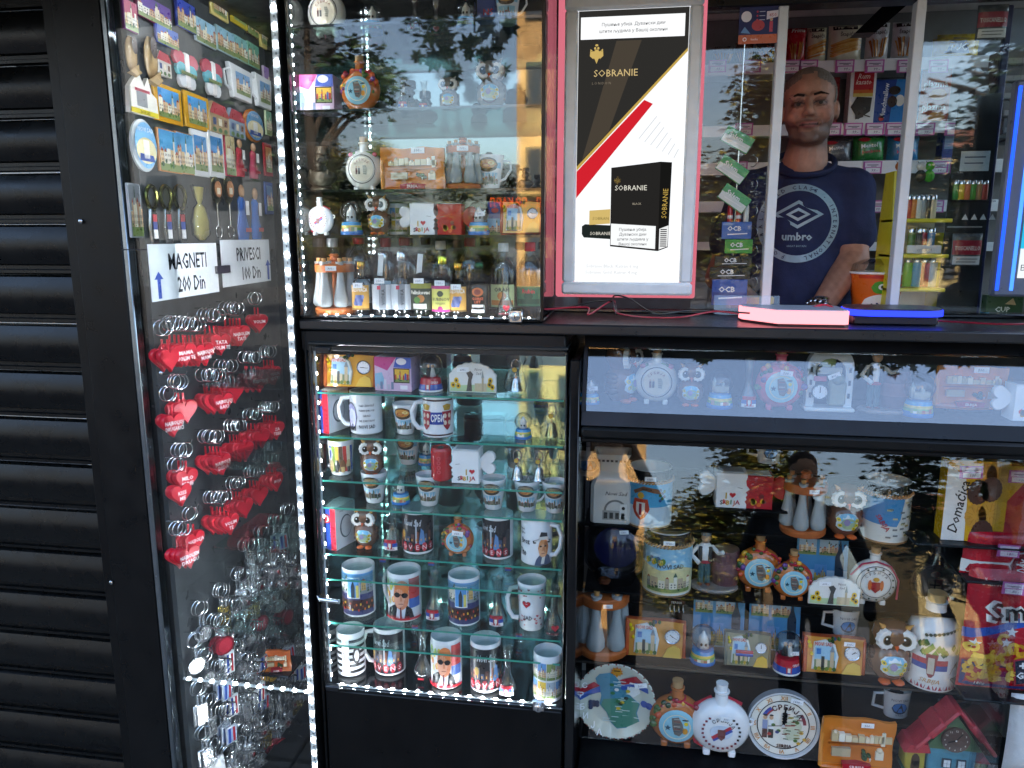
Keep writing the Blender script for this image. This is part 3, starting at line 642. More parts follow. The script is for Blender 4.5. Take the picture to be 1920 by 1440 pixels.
            pr.ring(0, cz, .8*r, .84*r, '#6d675e', 0); pr.ring(0, cz, .62*r, .65*r, '#6d675e', 0); pr.arc_text('СРБИЈА', 0, cz, .53*r, .12*r, '#3a3230', R(140), R(40), 1)
            pr.poly([(-.2*r, cz+.1*r), (.2*r, cz+.1*r), (.18*r, cz-.25*r), (0, cz-.42*r), (-.18*r, cz-.25*r)], '#a02a28', 1); pr.ell(0, cz+.22*r, .14*r, .1*r, '#c9952e', 1, 0, 10); pr.ell(-.25*r, cz-.05*r, .08*r, .25*r, '#c96a34', 1, 0, 10); pr.ell(.25*r, cz-.05*r, .08*r, .25*r, '#c96a34', 1, 0, 10)
            for k in range(12):
                a = R(200)+k*R(280)/11; pr.ell(.73*r*math.cos(a), cz+.73*r*math.sin(a), .05*r, .05*r, rr.choice(['#3f4a3a', '#55604a', '#2f3a40']), 1, 0, 7)
            b = B(); b.tube([(-r, -.05*h, cz+.25*r), (-.6*r, -.1*h, cz+.85*r), (0, -.1*h, cz+1.0*r), (.6*r, -.1*h, cz+.8*r), (1.02*r, -.05*h, cz+.1*r), (1.02*r, -.03*h, cz-.8*r)], .016*h, '#b5405a', 6); b.build('checked_ribbon', 'fabric', t)
        else:
            pr.arc_text('СРБИЈА', 0, cz, .45*r, .13*r, '#2a2a30', R(125), R(30), 1, .01)
            for k in range(20):
                a = R(130)+k*R(280)/19; pr.rect(.62*r*math.cos(a)-.04*r, cz+.62*r*math.sin(a)-.04*r, .62*r*math.cos(a)+.04*r, cz+.62*r*math.sin(a)+.04*r, '#7a2233' if k < 14 else '#2a2326', 1)
            pr.ell(0, cz-.02*r, .38*r, .26*r, '#c9d6e6', 0); pr.line(-.3*r, cz-.25*r, .32*r, cz+.2*r, .12*r, '#b5273a', 1); pr.line(-.26*r, cz-.33*r, .36*r, cz+.1*r, .1*r, '#2f4aa0', 1)
            pr.poly([(-.12*r, cz+.1*r), (.14*r, cz+.1*r), (.13*r, cz-.2*r), (.01*r, cz-.32*r), (-.11*r, cz-.2*r)], '#6e3b3a', 2)
            b = B(); b.tube([(-.3*r, .06*h, cz+.95*r), (-.85*r, .05*h, cz+.62*r), (-1.03*r, .03*h, cz), (-.8*r, .02*h, cz-.75*r), (-.3*r, .02*h, cz-1.0*r)], .026*h, '#b81d33', 7); b.tube([(.15*r, .06*h, cz+1.0*r), (.7*r, .05*h, cz+.78*r)], .026*h, '#b81d33', 7); b.build('strap', 'fabric', t)
            b = B()
            for s in (-1, 1):
                b.tube([(s*.97*r, 0, cz+.35*r), (s*1.1*r, 0, cz+.3*r), (s*1.08*r, 0, cz+.15*r), (s*.98*r, 0, cz+.12*r)], .018*h, '#e9e9ea', 7)
            b.build('strap_lugs', 'ceramic', t)
        pr.onto(f); pr.build('painted_front', 'print', bd)
    if tag_: price(t, .05*h, -d*h-.012, .62*h, tag_, .03, .013, .1)
def globe(t, h, base='#2f7fb0', style='tower', tag_=None):
    r = .33*h; b = B()
    if style == 'flag': cols = ['#e9e9ea', '#2f4f9e', '#2f4f9e', '#b3202f', '#b3202f', '#b3202f']
    else: cols = ['#2467b5', '#2a77bd', '#7fae5a', '#d8c45a', '#3f9ad0', '#2b7fc0']
    b.lathe([(.33*h, 0), (.335*h, .05*h), (.32*h, .13*h), (.3*h, .2*h), (.29*h, .27*h), (.27*h, .36*h), (.2*h, .38*h)], base, 22, cols=cols); bo = b.build('base', 'ceramic', t)
    p = Pt(.0006)
    if style == 'flag':
        p.poly([(-.06*h, .06*h), (.06*h, .06*h), (.07*h, .24*h), (-.07*h, .24*h)], '#b8383a', 0); p.rect(-.03*h, .09*h, .03*h, .2*h, '#e8e0d8', 1); p.text('СРБИЈА', .18*h, .26*h, .06*h, '#fff', 1, w=.2*h)
    else:
        rr = random.Random(int(h*1e5)); x = -.26*h
        while x < .24*h: w = h*rr.uniform(.05, .1); p.rect(x, .1*h, x+w, .1*h+h*rr.uniform(.05, .12), rr.choice(['#e9dfc4', '#c9a27e', '#b86a4a', '#efe9dc', '#8a9a6a']), 0); x += w
    p.wrap(.335*h, 0, .29*h, .36*h); p.build('painted_scene', 'print', bo)
    b = B()
    if style == 'church': b.box((.03*h, 0, .47*h), (.34*h, .2*h, .16*h), '#d9d2c0'); b.box((-.16*h, 0, .52*h), (.08*h, .1*h, .28*h), '#cfc9ba'); b.lathe([(.05*h, 0), (0, .12*h)], '#a9b0ac', 8, (-.16*h, 0, .66*h)); b.lathe([(.06*h, 0), (.05*h, .06*h), (0, .1*h)], '#b9beb8', 10, (.06*h, 0, .55*h))
    elif style == 'couple' or style == 'flag':
        for s, c in ((-1, '#2a2422'), (1, '#e6e2da')): b.lathe([(.09*h, 0), (.05*h, .16*h), (.03*h, .24*h)], c, 10, (s*.06*h, 0, .38*h)); b.sph((s*.06*h, 0, .66*h), .05*h, '#c9a07c', 8, 6)
    else:
        b.lathe([(.15*h, 0), (.13*h, .14*h), (.14*h, .16*h), (.12*h, .28*h), (.06*h, .36*h), (.03*h, .44*h), (0, .46*h)], '#eceae4', 12, (0, 0, .38*h))
        for s in (-1, 1): b.sph((s*.055*h, -.115*h, .5*h), (.035*h, .03*h, .045*h), '#26211e', 8, 6)
    b.build('miniature', 'matte', t)
    b = B(); b.sph((0, 0, .66*h), r, '#fff', 22, 14); b.build('glass_ball', 'clear_glass', t)
    if tag_: price(t, .1*h, -r*.96, .6*h, tag_, .024, .011, -.1)
def cup(t, h, handle=False, seed=0):
    b = B(); b.lathe([(0, .0), (.24*h, 0), (.27*h, .03*h), (.42*h, h), (.39*h, h), (.24*h, .08*h), (0, .08*h)], '#e4e7ea', 22); bo = b.build('body', 'ceramic', t)
    p = Pt(.0007); p.rect(-.42*h, .62*h, .42*h, .78*h, '#7fb4d0', 0, .1*h); p.ell(0, .72*h, .3*h, .2*h, '#4b3a2a', 1, .06*h); p.ell(0, .74*h, .24*h, .13*h, '#c98a3c', 2, .06*h); p.ell(-.05*h, .7*h, .12*h, .06*h, '#a23a2a', 3, 0, 10); p.ell(.1*h, .76*h, .09*h, .05*h, '#e2d38a', 3, 0, 10)
    p.city(-.3*h, .12*h, .3*h, .5*h, seed, 0, .06*h, ('#8fbfd8', '#bcd8e4'), ('#6d5f4c', '#8a7a5c', '#3f4a3a')); p.wrap(.25*h, 0, .42*h, h); p.build('printed_picture', 'print', bo)
    if handle: q = B(); q.tube([(.36*h, 0, .85*h), (.6*h, 0, .82*h), (.62*h, 0, .6*h), (.45*h, 0, .35*h), (.3*h, 0, .28*h)], .035*h, '#e4e7ea', 8); q.build('handle', 'ceramic', t)
def bell_bottle(t, h, mark='flag'):
    b = B(); b.lathe([(0, 0), (.14*h, 0), (.19*h, .05*h), (.2*h, .14*h), (.16*h, .27*h), (.085*h, .46*h), (.07*h, .62*h), (.085*h, .85*h), (.125*h, .97*h), (.12*h, h), (.105*h, .97*h), (.055*h, .62*h), (.07*h, .46*h), (.145*h, .27*h), (.18*h, .14*h), (0, .06*h)], '#fff', 20); b.build('glass_body', 'clear_glass', t)
    p = Pt(.0007)
    if mark == 'flag':
        p.rect(-.13*h, .2*h, .13*h, .27*h, '#b3202f', 0, .04*h); p.rect(-.15*h, .12*h, .15*h, .2*h, '#2a4c9c', 0, .04*h); p.rect(-.15*h, .05*h, .15*h, .12*h, '#e8e8e8', 0, .04*h); p.rect(-.05*h, .08*h, .05*h, .25*h, '#a8353a', 1); p.rect(-.025*h, .12*h, .025*h, .2*h, '#e9e2d6', 2); p.text('SERBIA', 0, .085*h, .045*h, '#b3202f', 2, w=.22*h)
    elif mark == 'love': p.text('I', -.1*h, .2*h, .14*h, '#1a1a1a', 0); p.heart(.05*h, .2*h, .16*h, '#c02030', 0); p.text('NOVI SAD', 0, .08*h, .05*h, '#8a2030', 0, w=.26*h, bold=.01)
    else: p.rect(-.06*h, .06*h, .06*h, .1*h, '#b3202f', 0)
    p.wrap(.2*h); p.build('printed_mark', 'print', t)
def rack(t, h, tag_='900.-', n=6):
    w = '#b8622c'; b = B(); b.lathe([(.34*h, 0), (.36*h, .03*h), (.36*h, .09*h), (.33*h, .12*h), (0, .12*h)], w, 26); b.build('wooden_base', 'rough_clay', t)
    b = B(); b.lathe([(.05*h, .11*h), (.05*h, .9*h), (.085*h, .92*h), (.07*h, .98*h), (.09*h, 1.0*h), (.06*h, 1.03*h), (0, 1.03*h)], w, 14); b.build('centre_post', 'rough_clay', t)
    b = B(); b.lathe([(.0, .72*h), (.33*h, .72*h), (.34*h, .74*h), (.34*h, .84*h), (.32*h, .86*h), (0, .86*h)], w, 26); b.build('ring_plate', 'rough_clay', t); m = None
    for i in range(n):
        a = 2*pi*(i+.5)/n
        if m is None:
            q = B(); q.lathe([(0, .13*h), (.09*h, .13*h), (.125*h, .18*h), (.12*h, .27*h), (.075*h, .5*h), (.055*h, .68*h), (.07*h, .87*h), (.075*h, .9*h)], '#aab0b0', 16); m = q.build('frosted_bottle', 'frosted', t); m.location = (.27*h*math.sin(a), -.27*h*math.cos(a), 0)
            q = B(); q.lathe([(.035*h, .88*h), (.04*h, .96*h), (0, .96*h)], '#bf8a4e', 10); k0 = q.build('cork', 'rough_clay', m)
        else:
            o = m.copy(); COL.objects.link(o); o.location = (.27*h*math.sin(a), -.27*h*math.cos(a), 0); k = k0.copy(); COL.objects.link(k); k.parent = o
    price(t, .0, -.345*h, .79*h, tag_, .028, .012)
def easel_tilt(t, a=-.16): t.rotation_euler[0] = a
def scroll(t, w, h, col='#cf7a2c', tag_='500.-', word='SRBIJA'):
    b = B(); nx, nz = 12, 8; f = lambda x, z: -.012+.006*math.cos(6.5*x/w+1)+.004*math.sin(5*z/h)
    vs = []; 
    for j in range(nz+1):
        for i in range(nx+1):
            u, v = i/nx-.5, j/nz; x = u*w*(1+.02*math.sin(9*v)); z = v*h+.02*h*math.sin(11*u)*(1 if v in (0, 1) else .4); vs.append((x, f(x, z), z))
    m = len(vs); vs += [(x, y+.01, z) for x, y, z in vs]; q = nx+1; fs = [(j*q+i, j*q+i+1, (j+1)*q+i+1, (j+1)*q+i) for j in range(nz) for i in range(nx)]; fs += [(m+a[3], m+a[2], m+a[1], m+a[0]) for a in fs]
    ed = [j*q for j in range(nz, 0, -1)]+[i for i in range(nx)]+[j*q+nx for j in range(nz)]+[nz*q+i for i in range(nx, 0, -1)]
    fs += [(ed[i], m+ed[i], m+ed[(i+1) % len(ed)], ed[(i+1) % len(ed)]) for i in range(len(ed))]
    b.add(vs, fs, col); pb = b.build('parchment', 'ceramic', t, smooth=60)
    b = B(); rr = random.Random(int(w*1e4)); b.tube([(-.48*w, -.008, .02*h), (0, -.012, -.005*h), (.48*w, -.008, .03*h)], .008, '#b5611f', 8); b.tube([(-.49*w, -.01, .03*h), (-.5*w, -.012, .5*h), (-.48*w, -.01, .97*h)], .006, '#d98d3c', 8); b.build('rolled_edge', 'ceramic', t)
    b = B(); b.box((0, -.014, .5*h), (.8*w, .006, .02*h), '#a85a20')
    x = -.38*w
    while x < .36*w:
        k = w*rr.uniform(.05, .11); z = .58*h; hh = h*rr.uniform(.08, .2); b.box((x+k/2, -.017, z+hh/2), (k*.9, .012, hh), rr.choice(['#e6dcc0', '#efe8d6', '#d4c49c', '#cbb890']))
        if rr.random() < .4: b.sph((x+k/2, -.02, z+hh), (k*.25, .008, k*.25), '#e8dfc6', 8, 5)
        x += k
    b.box((.34*w, -.017, .66*h), (.05*w, .012, .26*h), '#e6dcc0'); b.lathe([(.03*w, 0), (0, .06*h)], '#9a8f76', 6, (.34*w, -.017, .79*h)); b.build('relief_town', 'ceramic', t)
    b = B()
    for i in range(10): b.sph((rr.uniform(.05, .2)*w, -.016, rr.uniform(.24, .38)*h), (.03*w, .01, .045*h), rr.choice(['#34502a', '#446334', '#2a4423']), 8, 5)
    b.box((-.22*w, -.013, .34*h), (.26*w, .01, .16*h), '#b9a98a'); b.box((.31*w, -.014, .32*h), (.11*w, .012, .16*h), '#e4dac2'); b.sph((.31*w, -.016, .42*h), (.045*w, .01, .05*h), '#d9ceb2', 8, 5); b.box((.17*w, -.027, .27*h), (.006*w, .003, .06*h), '#e9e4d8'); b.box((.17*w, -.027, .28*h), (.025*w, .003, .012*h), '#e9e4d8'); b.build('relief_park', 'ceramic', t)
    p = Pt(.001); b = B(); b.prism([(-.19*w, .03*h), (.19*w, .03*h), (.2*w, .14*h), (0, .17*h), (-.2*w, .14*h)], -.024, -.008, '#a82230'); bn = b.build('red_banner', 'ceramic', t)
    p.text(word, 0, .09*h, .07*h, '#f0dcd8', 0, w=.3*w, bold=.015); p.mapv(0, lambda x, y, z: (x, y-.0245, z)); p.build('banner_lettering', 'print', bn)
    if tag_: price(t, -.12*w if w > .2 else .1*w, -.024, .93*h, tag_, .034, .014)
def dial(t, x, y, z, r, rim='#c9ced2', face='#e9ebee', hands=(60, 200), num=True, name='clock_face', numc='#22262c'):
    b = B(); M = Matrix.Translation((x, y, z)) @ Matrix.Rotation(R(90), 4, 'X'); b.lathe([(r*.86, .0), (r, 0), (r, r*.25), (r*.93, r*.33), (r*.84, r*.24)], rim, 26, M=M, cap=False); ro = b.build('clock_rim', 'metal', t)
    b = B(); b.lathe([(0, r*.2), (r*.88, r*.2)], face, 26, M=M, cap=False); b.build(name, 'paper', ro, smooth=0)
    p = Pt(.0006)
    for k in range(12):
        a = k*pi/6
        if num and k % 3 == 0: p.text(['12', '3', '6', '9'][k//3], .66*r*math.sin(a), .66*r*math.cos(a), r*.17, numc, 0)
        else: p.line(.7*r*math.sin(a), .7*r*math.cos(a), .8*r*math.sin(a), .8*r*math.cos(a), r*.05, numc, 0)
    for a, l, w in ((R(hands[0]), .45, .09), (R(hands[1]), .62, .06)): p.line(-.1*r*math.sin(a), -.1*r*math.cos(a), l*r*math.sin(a), l*r*math.cos(a), w*r, '#15171a', 1)
    p.ell(0, 0, r*.07, r*.07, '#15171a', 2, 0, 8); p.mapv(0, lambda a, q, c: (x+a, y-r*.2+q-.0004, z+c)); p.build('clock_hands', 'print', ro, smooth=0)
def clock_plaque(t, w, h, base='#c98a2e', side='#b5502a', hands=(300, 95), tag_=None, seed=3):
    M = Matrix.Rotation(-.12, 4, 'X'); b = B(); po = [(-.5*w, 0), (.5*w, .03*h), (.49*w, .97*h), (.2*w, 1.0*h), (-.2*w, .98*h), (-.5*w, h)]
    b.prism(po, -.012, .012, base, M, bev=.004, side=side); b.box((-.47*w, -.008, .5*h), (.07*w, .02, .96*h), side, M, .004); b.box((.465*w, -.008, .5*h), (.05*w, .018, .92*h), side, M, .004); bd = b.build('plaque_body', 'ceramic', t)
    b = B(); b.prism([(-.36*w, .12*h), (.02*w, .1*h), (.06*w, .5*h), (0, .8*h), (-.15*w, .92*h), (-.34*w, .84*h)], -.019, -.008, '#dfe3e0', M, bev=.003); pc = b.build('relief_picture', 'ceramic', t)
    p = Pt(.0008); p.poly([(-.33*w, .4*h), (0, .4*h), (.02*w, .55*h), (-.03*w, .76*h), (-.32*w, .78*h)], '#9cc4da', 0); p.rect(-.33*w, .14*h, .0, .4*h, '#7d8a66', 0)
    p.rect(-.08*w, .2*h, -.02*w, .62*h, '#cbb593', 1); p.poly([(-.09*w, .62*h), (-.01*w, .62*h), (-.05*w, .8*h)], '#8a8f94', 1); p.rect(-.3*w, .2*h, -.12*w, .42*h, '#d9c8a6', 1); p.rect(-.22*w, .16*h, -.17*w, .5*h, '#4a4a44', 2)
    for k in range(6): p.ell(-.31*w+.06*w*k, .17*h, .03*w, .06*h, ['#6a7d34', '#b59a2a', '#4a6230'][k % 3], 2, 0, 8)
    p.text('NOVI SAD', -.19*w, .82*h, .1*h, '#b8382a', 1, w=.28*w, bold=.02); p.rect(-.3*w, .55*h, -.23*w, .7*h, '#3f78b8', 2)
    p.mapv(0, lambda x, y, z: tuple(M @ Vector((x, y-.0192, z)))); p.build('painted_town', 'print', pc)
    b = B(); rr = random.Random(seed)
    for i in range(9): b.sph(tuple(M @ Vector((rr.uniform(-.42, -.34)*w if i < 4 else rr.uniform(-.2, .2)*w, -.014, (rr.uniform(.5, .9) if i < 4 else rr.uniform(.88, .97))*h))), (.03*w, .008, .05*h), '#e2c81e' if i < 4 else rr.choice(['#33502a', '#3f4f6a', '#4a6a34']), 8, 5)
    b.poly if False else None; b.build('flower_relief', 'ceramic', t)
    b = B(); b.prism([(.12*w, .05*h), (.42*w, .05*h), (.4*w, .3*h), (.3*w, .38*h), (.2*w, .3*h)], -.017, -.008, '#d8b04a', M); b.build('relief_fountain', 'ceramic', t)
    c = M @ Vector((.27*w, -.014, .62*h)); dial(t, c.x, c.y, c.z, min(.13*w, .27*h), hands=hands)
    if tag_: price(t, .2*w, -.03+.9*h*.12, .92*h, tag_, .03, .013)
def scallop(t, w, h, tag_='600.-'):
    pts = [(-.5*w, .0), (.5*w, 0), (.5*w, .45*h)]; n = 9
    for i in range(n):
        a0 = R(8)+i*R(164)/n
        for j in range(4): a = a0+j*R(164)/n/4; k = 1+.05*math.sin(j*pi/4); pts.append((.5*w*k*math.cos(a), .42*h+.56*h*k*math.sin(a)))
    pts.append((-.5*w, .45*h)); b = B(); b.prism(pts, -.006, .004, '#e9e8e2', bev=.002); b.box((0, .02, .02*h), (.8*w, .04, .04*h), '#e9e8e2'); bo = b.build('plaque', 'ceramic', t)
    p = Pt(.0007); p.poly([(-.48*w, .04*h), (.48*w, .04*h), (.4*w, .2*h), (.1*w, .27*h), (-.3*w, .24*h), (-.47*w, .35*h)], '#b9cfa0', 0)
    for x, z in ((-.41, .25), (-.34, .4), (-.3, .22), (.38, .42), (.42, .2), (.36, .28)): p.ell(x*w, z*h, .05*w, .1*h, '#e3b71c', 1, 0, 10); p.ell(x*w, z*h, .022*w, .045*h, '#3b2413', 2, 0, 8)
    p.poly([(-.13*w, .05*h), (-.01*w, .05*h), (-.02*w, .4*h), (.02*w, .62*h), (-.04*w, .72*h), (-.13*w, .66*h), (-.08*w, .5*h)], '#55504a', 1); p.rect(.05*w, .06*h, .3*w, .32*h, '#cdbb98', 1); p.rect(.2*w, .06*h, .24*w, .5*h, '#b9a888', 2); p.poly([(.19*w, .5*h), (.25*w, .5*h), (.22*w, .76*h)], '#9aa09a', 2)
    p.text('Novi', .12*w, .78*h, .09*h, '#55504e', 1, shear=.2); p.text('Sad', .13*w, .65*h, .09*h, '#55504e', 1, shear=.2); p.mapv(0, lambda x, y, z: (x, y-.0062, z)); p.build('painted_front', 'print', bo)
    if tag_: price(t, -.2*w, -.0075, .76*h, tag_, .032, .012, -.05)
def carton(t, w, d, h, col, draw, side=None, name='carton', mat='print'):
    b = B(); b.box((0, 0, h/2), (w, d, h), col, bev=.0015); bo = b.build(name, mat, t); p = Pt(.0005); draw(p, w, h); p.mapv(0, lambda x, y, z: (x, y-d/2, z)); p.build('printed_front', 'print', bo, smooth=0)
    if side:
        p = Pt(.0005); side(p, d, h); p.mapv(0, lambda x, y, z: (w/2-y, x, z)); p.build('printed_side', 'print', bo, smooth=0)
def flag_front(p, w, h):
    p.rect(-.5*w, 0, -.17*w, h, '#ececee', 0); p.rect(-.17*w, 0, .16*w, h, '#27459c', 0); p.rect(.16*w, 0, .5*w, h, '#b7202f', 0); p.ell(-.1*w, .72*h, .3*w, .11*h, '#b8383c', 1); p.ell(-.1*w, .72*h, .2*w, .08*h, '#e8ddd6', 2); p.poly([(-.22*w, .76*h), (.02*w, .76*h), (0, .68*h), (-.1*w, .64*h), (-.2*w, .68*h)], '#b8383c', 3)
def flag_side(p, d, h): p.ell(0, .48*h, .3*d, .27*h, '#5f666c', 0); p.ell(.02*d, .48*h, .26*d, .24*h, '#d6d8da', 1); p.text('mug', -.2*d, .88*h, .05*h, '#55585c', 0)
def gift_front(p, w, h):
    p.rect(-.5*w, 0, .5*w, h, '#cfb2cc', 0); p.poly([(-.5*w, h), (.1*w, h), (-.15*w, .6*h), (-.5*w, .75*h)], '#c4488a', 1); p.poly([(.1*w, h), (.5*w, h), (.5*w, .68*h), (.02*w, .7*h)], '#4a62b8', 1); p.ell(.24*w, .88*h, .14*w, .1*h, '#e9e6ee', 2); p.poly([(-.5*w, .1*h), (-.2*w, .2*h), (-.3*w, .55*h), (-.5*w, .5*h)], '#8fb8d0', 1)
    for k in range(5): p.rect((-.45+.1*k)*w, .05*h, (-.38+.1*k)*w, (.2+.07*(k % 3))*h, ['#b9b4c4', '#7a86a0', '#d6cfda'][k % 3], 2)
    p.rect(.02*w, .25*h, .46*w, .68*h, '#2b2623', 2); p.city(.06*w, .28*h, .45*w, .65*h, 9, 3, 0, ('#e3b23a', '#e8d38a'), ('#c23a2e', '#e8c33a', '#3f6ab0')); p.rect(.2*w, .06*h, .4*w, .18*h, '#e6e4ea', 2)
# ---------------- mugs
def mug(t, h, r, draw=None, handle=0, col='#e6e8ea', inner='#e9ecee', taper=1.0, band=None, a0=0):
    """handle: angle in degrees from the viewer (0 = none)"""
    r0 = r*taper; b = B(); b.lathe([(0, 0), (r0*.9, 0), (r0, .03*h), (r, .98*h), (r*.985, h), (r*.955, h), (r*.94, .97*h), (r0*.92, .06*h), (0, .06*h)], col, 30, cols=[col]*4+[inner]*4); bo = b.build('body', 'ceramic', t)
    if draw:
        p = Pt(.0006); draw(p, r, h); p.wrap(r0+.0002, R(a0), r+.0002, h); p.build('printed_wrap', 'print', bo)
    if handle:
        a = R(handle); d = Vector((math.sin(a), -math.cos(a), 0)); q = B()
        q.tube([d*(r*.95)+Vector((0, 0, .84*h)), d*(r*1.45)+Vector((0, 0, .82*h)), d*(r*1.68)+Vector((0, 0, .62*h)), d*(r*1.6)+Vector((0, 0, .36*h)), d*(r*1.3)+Vector((0, 0, .2*h)), d*(r*.93)+Vector((0, 0, .18*h))], [.007, .0065, .006, .006, .0065, .007], col, 9); q.build('handle', 'ceramic', t)
def m_photo(p, r, h):
    w = 1.35*r; p.city(-w, .5*h, w, .93*h, 5, 0, .2*r, ('#5f9fd6', '#a8cdea'), ('#d8d3c6', '#c9a766', '#8fa0b0'), '#8a8f92'); p.rect(-w, .06*h, w, .5*h, '#3a3f6a', 0, .2*r); p.rect(-w, .16*h, w, .38*h, '#3a1d1a', 1, .2*r)
    for k in range(22): p.ell(-w+2*w*(k+.5)/22, h*(.24+.07*math.sin(k*2.3)), .05*r, .03*h, ['#e0762a', '#c8402a', '#f0c24a', '#7a3a2a'][k % 4], 2, 0, 6)
    p.rect(-.36*r, .42*h, .4*r, .86*h, '#e8ecef', 3, .15*r); p.rect(-.32*r, .44*h, .36*r, .84*h, '#5a9ad8', 4, .15*r); p.poly([(-.1*r, .44*h), (.1*r, .44*h), (.12*r, .66*h), (.03*r, .8*h), (-.1*r, .68*h)], '#2f3a44', 5); p.rect(.18*r, .44*h, .34*r, .7*h, '#d8c868', 5)
def m_face(p, r, h):
    """portrait of a man with dark sunglasses"""
    w = 1.3*r; p.rect(-w, .06*h, w, .92*h, '#d6d9dc', 0, .2*r); p.rect(.55*r, .5*h, w, .92*h, '#c23a3a', 1, .2*r); p.rect(.55*r, .3*h, w, .5*h, '#3f66b0', 1, .2*r)
    for k in range(9): p.ell(-.95*r+.09*r*k, h*(.62+.2*math.sin(k*1.7)), .12*r, .07*h, ['#c8c04a', '#8fae4a', '#d88a3a', '#e0d090'][k % 4], 1, 0, 8)
    p.poly([(-.9*r, .08*h), (.85*r, .08*h), (.75*r, .26*h), (.4*r, .38*h), (-.35*r, .38*h), (-.8*r, .26*h)], '#1d1f22', 2, .15*r); p.poly([(-.25*r, .1*h), (.3*r, .1*h), (.38*r, .38*h), (-.2*r, .38*h)], '#c9d3e0', 3, .15*r); p.poly([(0, .1*h), (.12*r, .1*h), (.1*r, .34*h), (.02*r, .34*h)], '#6a2530', 4)
    p.ell(.1*r, .58*h, .46*r, .3*h, '#d98a66', 4, .1*r); p.ell(.16*r, .73*h, .4*r, .17*h, '#dc8048', 5, .1*r); p.ell(.0*r, .53*h, .32*r, .2*h, '#e2a588', 5, .1*r)
    p.ell(-.12*r, .6*h, .19*r, .055*h, '#141416', 6, .08*r); p.ell(.3*r, .59*h, .19*r, .055*h, '#141416', 6, .08*r); p.line(.0, .61*h, .2*r, .61*h, .02*h, '#141416', 6); p.poly([(.06*r, .56*h), (.14*r, .56*h), (.17*r, .47*h), (.03*r, .47*h)], '#cf8462', 6); p.line(-.05*r, .41*h, .22*r, .41*h, .014*h, '#8a4a40', 6); p.line(-.08*r, .66*h, -.24*r, .67*h, .012*h, '#a8653f', 6)
    p.rect(-w, .06*h, w, .11*h, '#b5202c', 7, .2*r); p.text('SRBIJA RUSIJA', 0, .13*h, .045*h, '#b5202c', 7, w=1.6*r)
def m_black(p, r, h):
    w = 1.5*r; p.rect(-w, .07*h, w, .92*h, '#1b1a1e', 0, .2*r); p.text('Novi Sad', -.15*r, .74*h, .15*h, '#c9cdd2', 1, w=1.3*r, shear=.3, bold=.01)
    for k in range(9): p.rect((-1.3+.28*k)*r, .3*h, (-1.1+.28*k)*r, (.42+.12*((k*7) % 3)/2)*h, ['#5a3a34', '#8a4a2e', '#6a6f7a', '#3f4f6a'][k % 4], 1); p.rect((-1.26+.28*k)*r, .33*h, (-1.2+.28*k)*r, .38*h, '#d8a24a', 2)
    p.rect(.1*r, .28*h, .2*r, .82*h, '#aeb4ba', 2); p.poly([(.3*r, .25*h), (.7*r, .25*h), (.62*r, .55*h), (.45*r, .62*h)], '#5f88b8', 2); p.ell(-.75*r, .46*h, .16*r, .09*h, '#b58a2e', 2, 0, 10)
    for k, c in enumerate('LOVENS'): p.ell((-1.1+.44*k)*r, .19*h, .2*r, .1*h, ['#b3202f', '#c83a44', '#8a1826'][k % 3], 2, .1*r); p.text(c, (-1.1+.44*k)*r, .19*h, .1*h, '#f0e0e0', 3)
def m_penguin(p, r, h):
    p.ell(-.75*r, .43*h, .52*r, .34*h, '#131318', 0, .12*r); p.ell(-.68*r, .44*h, .44*r, .29*h, '#8f8cb8', 1, .12*r); p.ell(-.62*r, .4*h, .34*r, .22*h, '#c3c6de', 2, .12*r)
    for k in range(8): p.rect((-1.1+.1*k)*r, .1*h, (-1.02+.1*k)*r, (.16+.05*(k % 3))*h, '#131318', 3)
    p.ell(-1.0*r, .62*h, .1*r, .07*h, '#e8e8ec', 3); p.ell(-1.0*r, .62*h, .05*r, .035*h, '#131318', 4)
    for k, s in enumerate(('KAD ZAVOLIŠ', 'NEKI DRUGI', 'GRAD', 'NE ZABORAVI')): p.text(s, .38*r, (.7-.12*k)*h, .05*h, '#1a1a1e', 0, w=.95*r, bold=.01)
    p.text('NOVI SAD', .38*r, .2*h, .085*h, '#1a1a1e', 0, w=1.05*r, bold=.025)
def m_srb(p, r, h):
    p.rect(-1.4*r, .9*h, 1.4*r, .94*h, '#4a2f34', 0, .2*r); p.rect(-1.4*r, .06*h, 1.4*r, .1*h, '#4a2f34', 0, .2*r); p.rect(-.6*r, .34*h, .8*r, .64*h, '#243f94', 1, .15*r)
    for c in (-.55, .85):
        p.poly([((c-.34)*r, .66*h), ((c+.34)*r, .66*h), ((c+.32)*r, .34*h), (c*r, .18*h), ((c-.32)*r, .34*h)], '#9c1f2c', 2, .1*r)
        for x, z in ((-.15, .55), (.15, .55), (-.15, .38), (.15, .38)): p.ell((c+x)*r, z*h, .1*r, .06*h, '#d9c9b4', 3, 0, 8)
        p.poly([((c-.24)*r, .68*h), ((c+.24)*r, .68*h), ((c+.3)*r, .8*h), (c*r, .84*h), ((c-.3)*r, .8*h)], '#b9932e', 2, .1*r)
    p.text('СРБИ', .22*r, .5*h, .17*h, '#f0f1f4', 4, w=.8*r, bold=.02)
def m_hearts(p, r, h):
    rr = random.Random(4)
    for k in range(30): p.heart(rr.uniform(-1.2, 1.2)*r, rr.uniform(.12, .9)*h, rr.uniform(.12, .24)*r, rr.choice(['#b3202f', '#c8404c', '#8a1826']), 0)
    p.ell(-.25*r, .52*h, .5*r, .24*h, '#e6e8ea', 1, .12*r); p.heart(-.25*r, .58*h, .6*r, '#171214', 2); p.heart(-.25*r, .58*h, .53*r, '#bb1f2e', 3); p.text('SAD', -.15*r, .3*h, .09*h, '#1a1a1e', 2, w=.6*r, bold=.02)
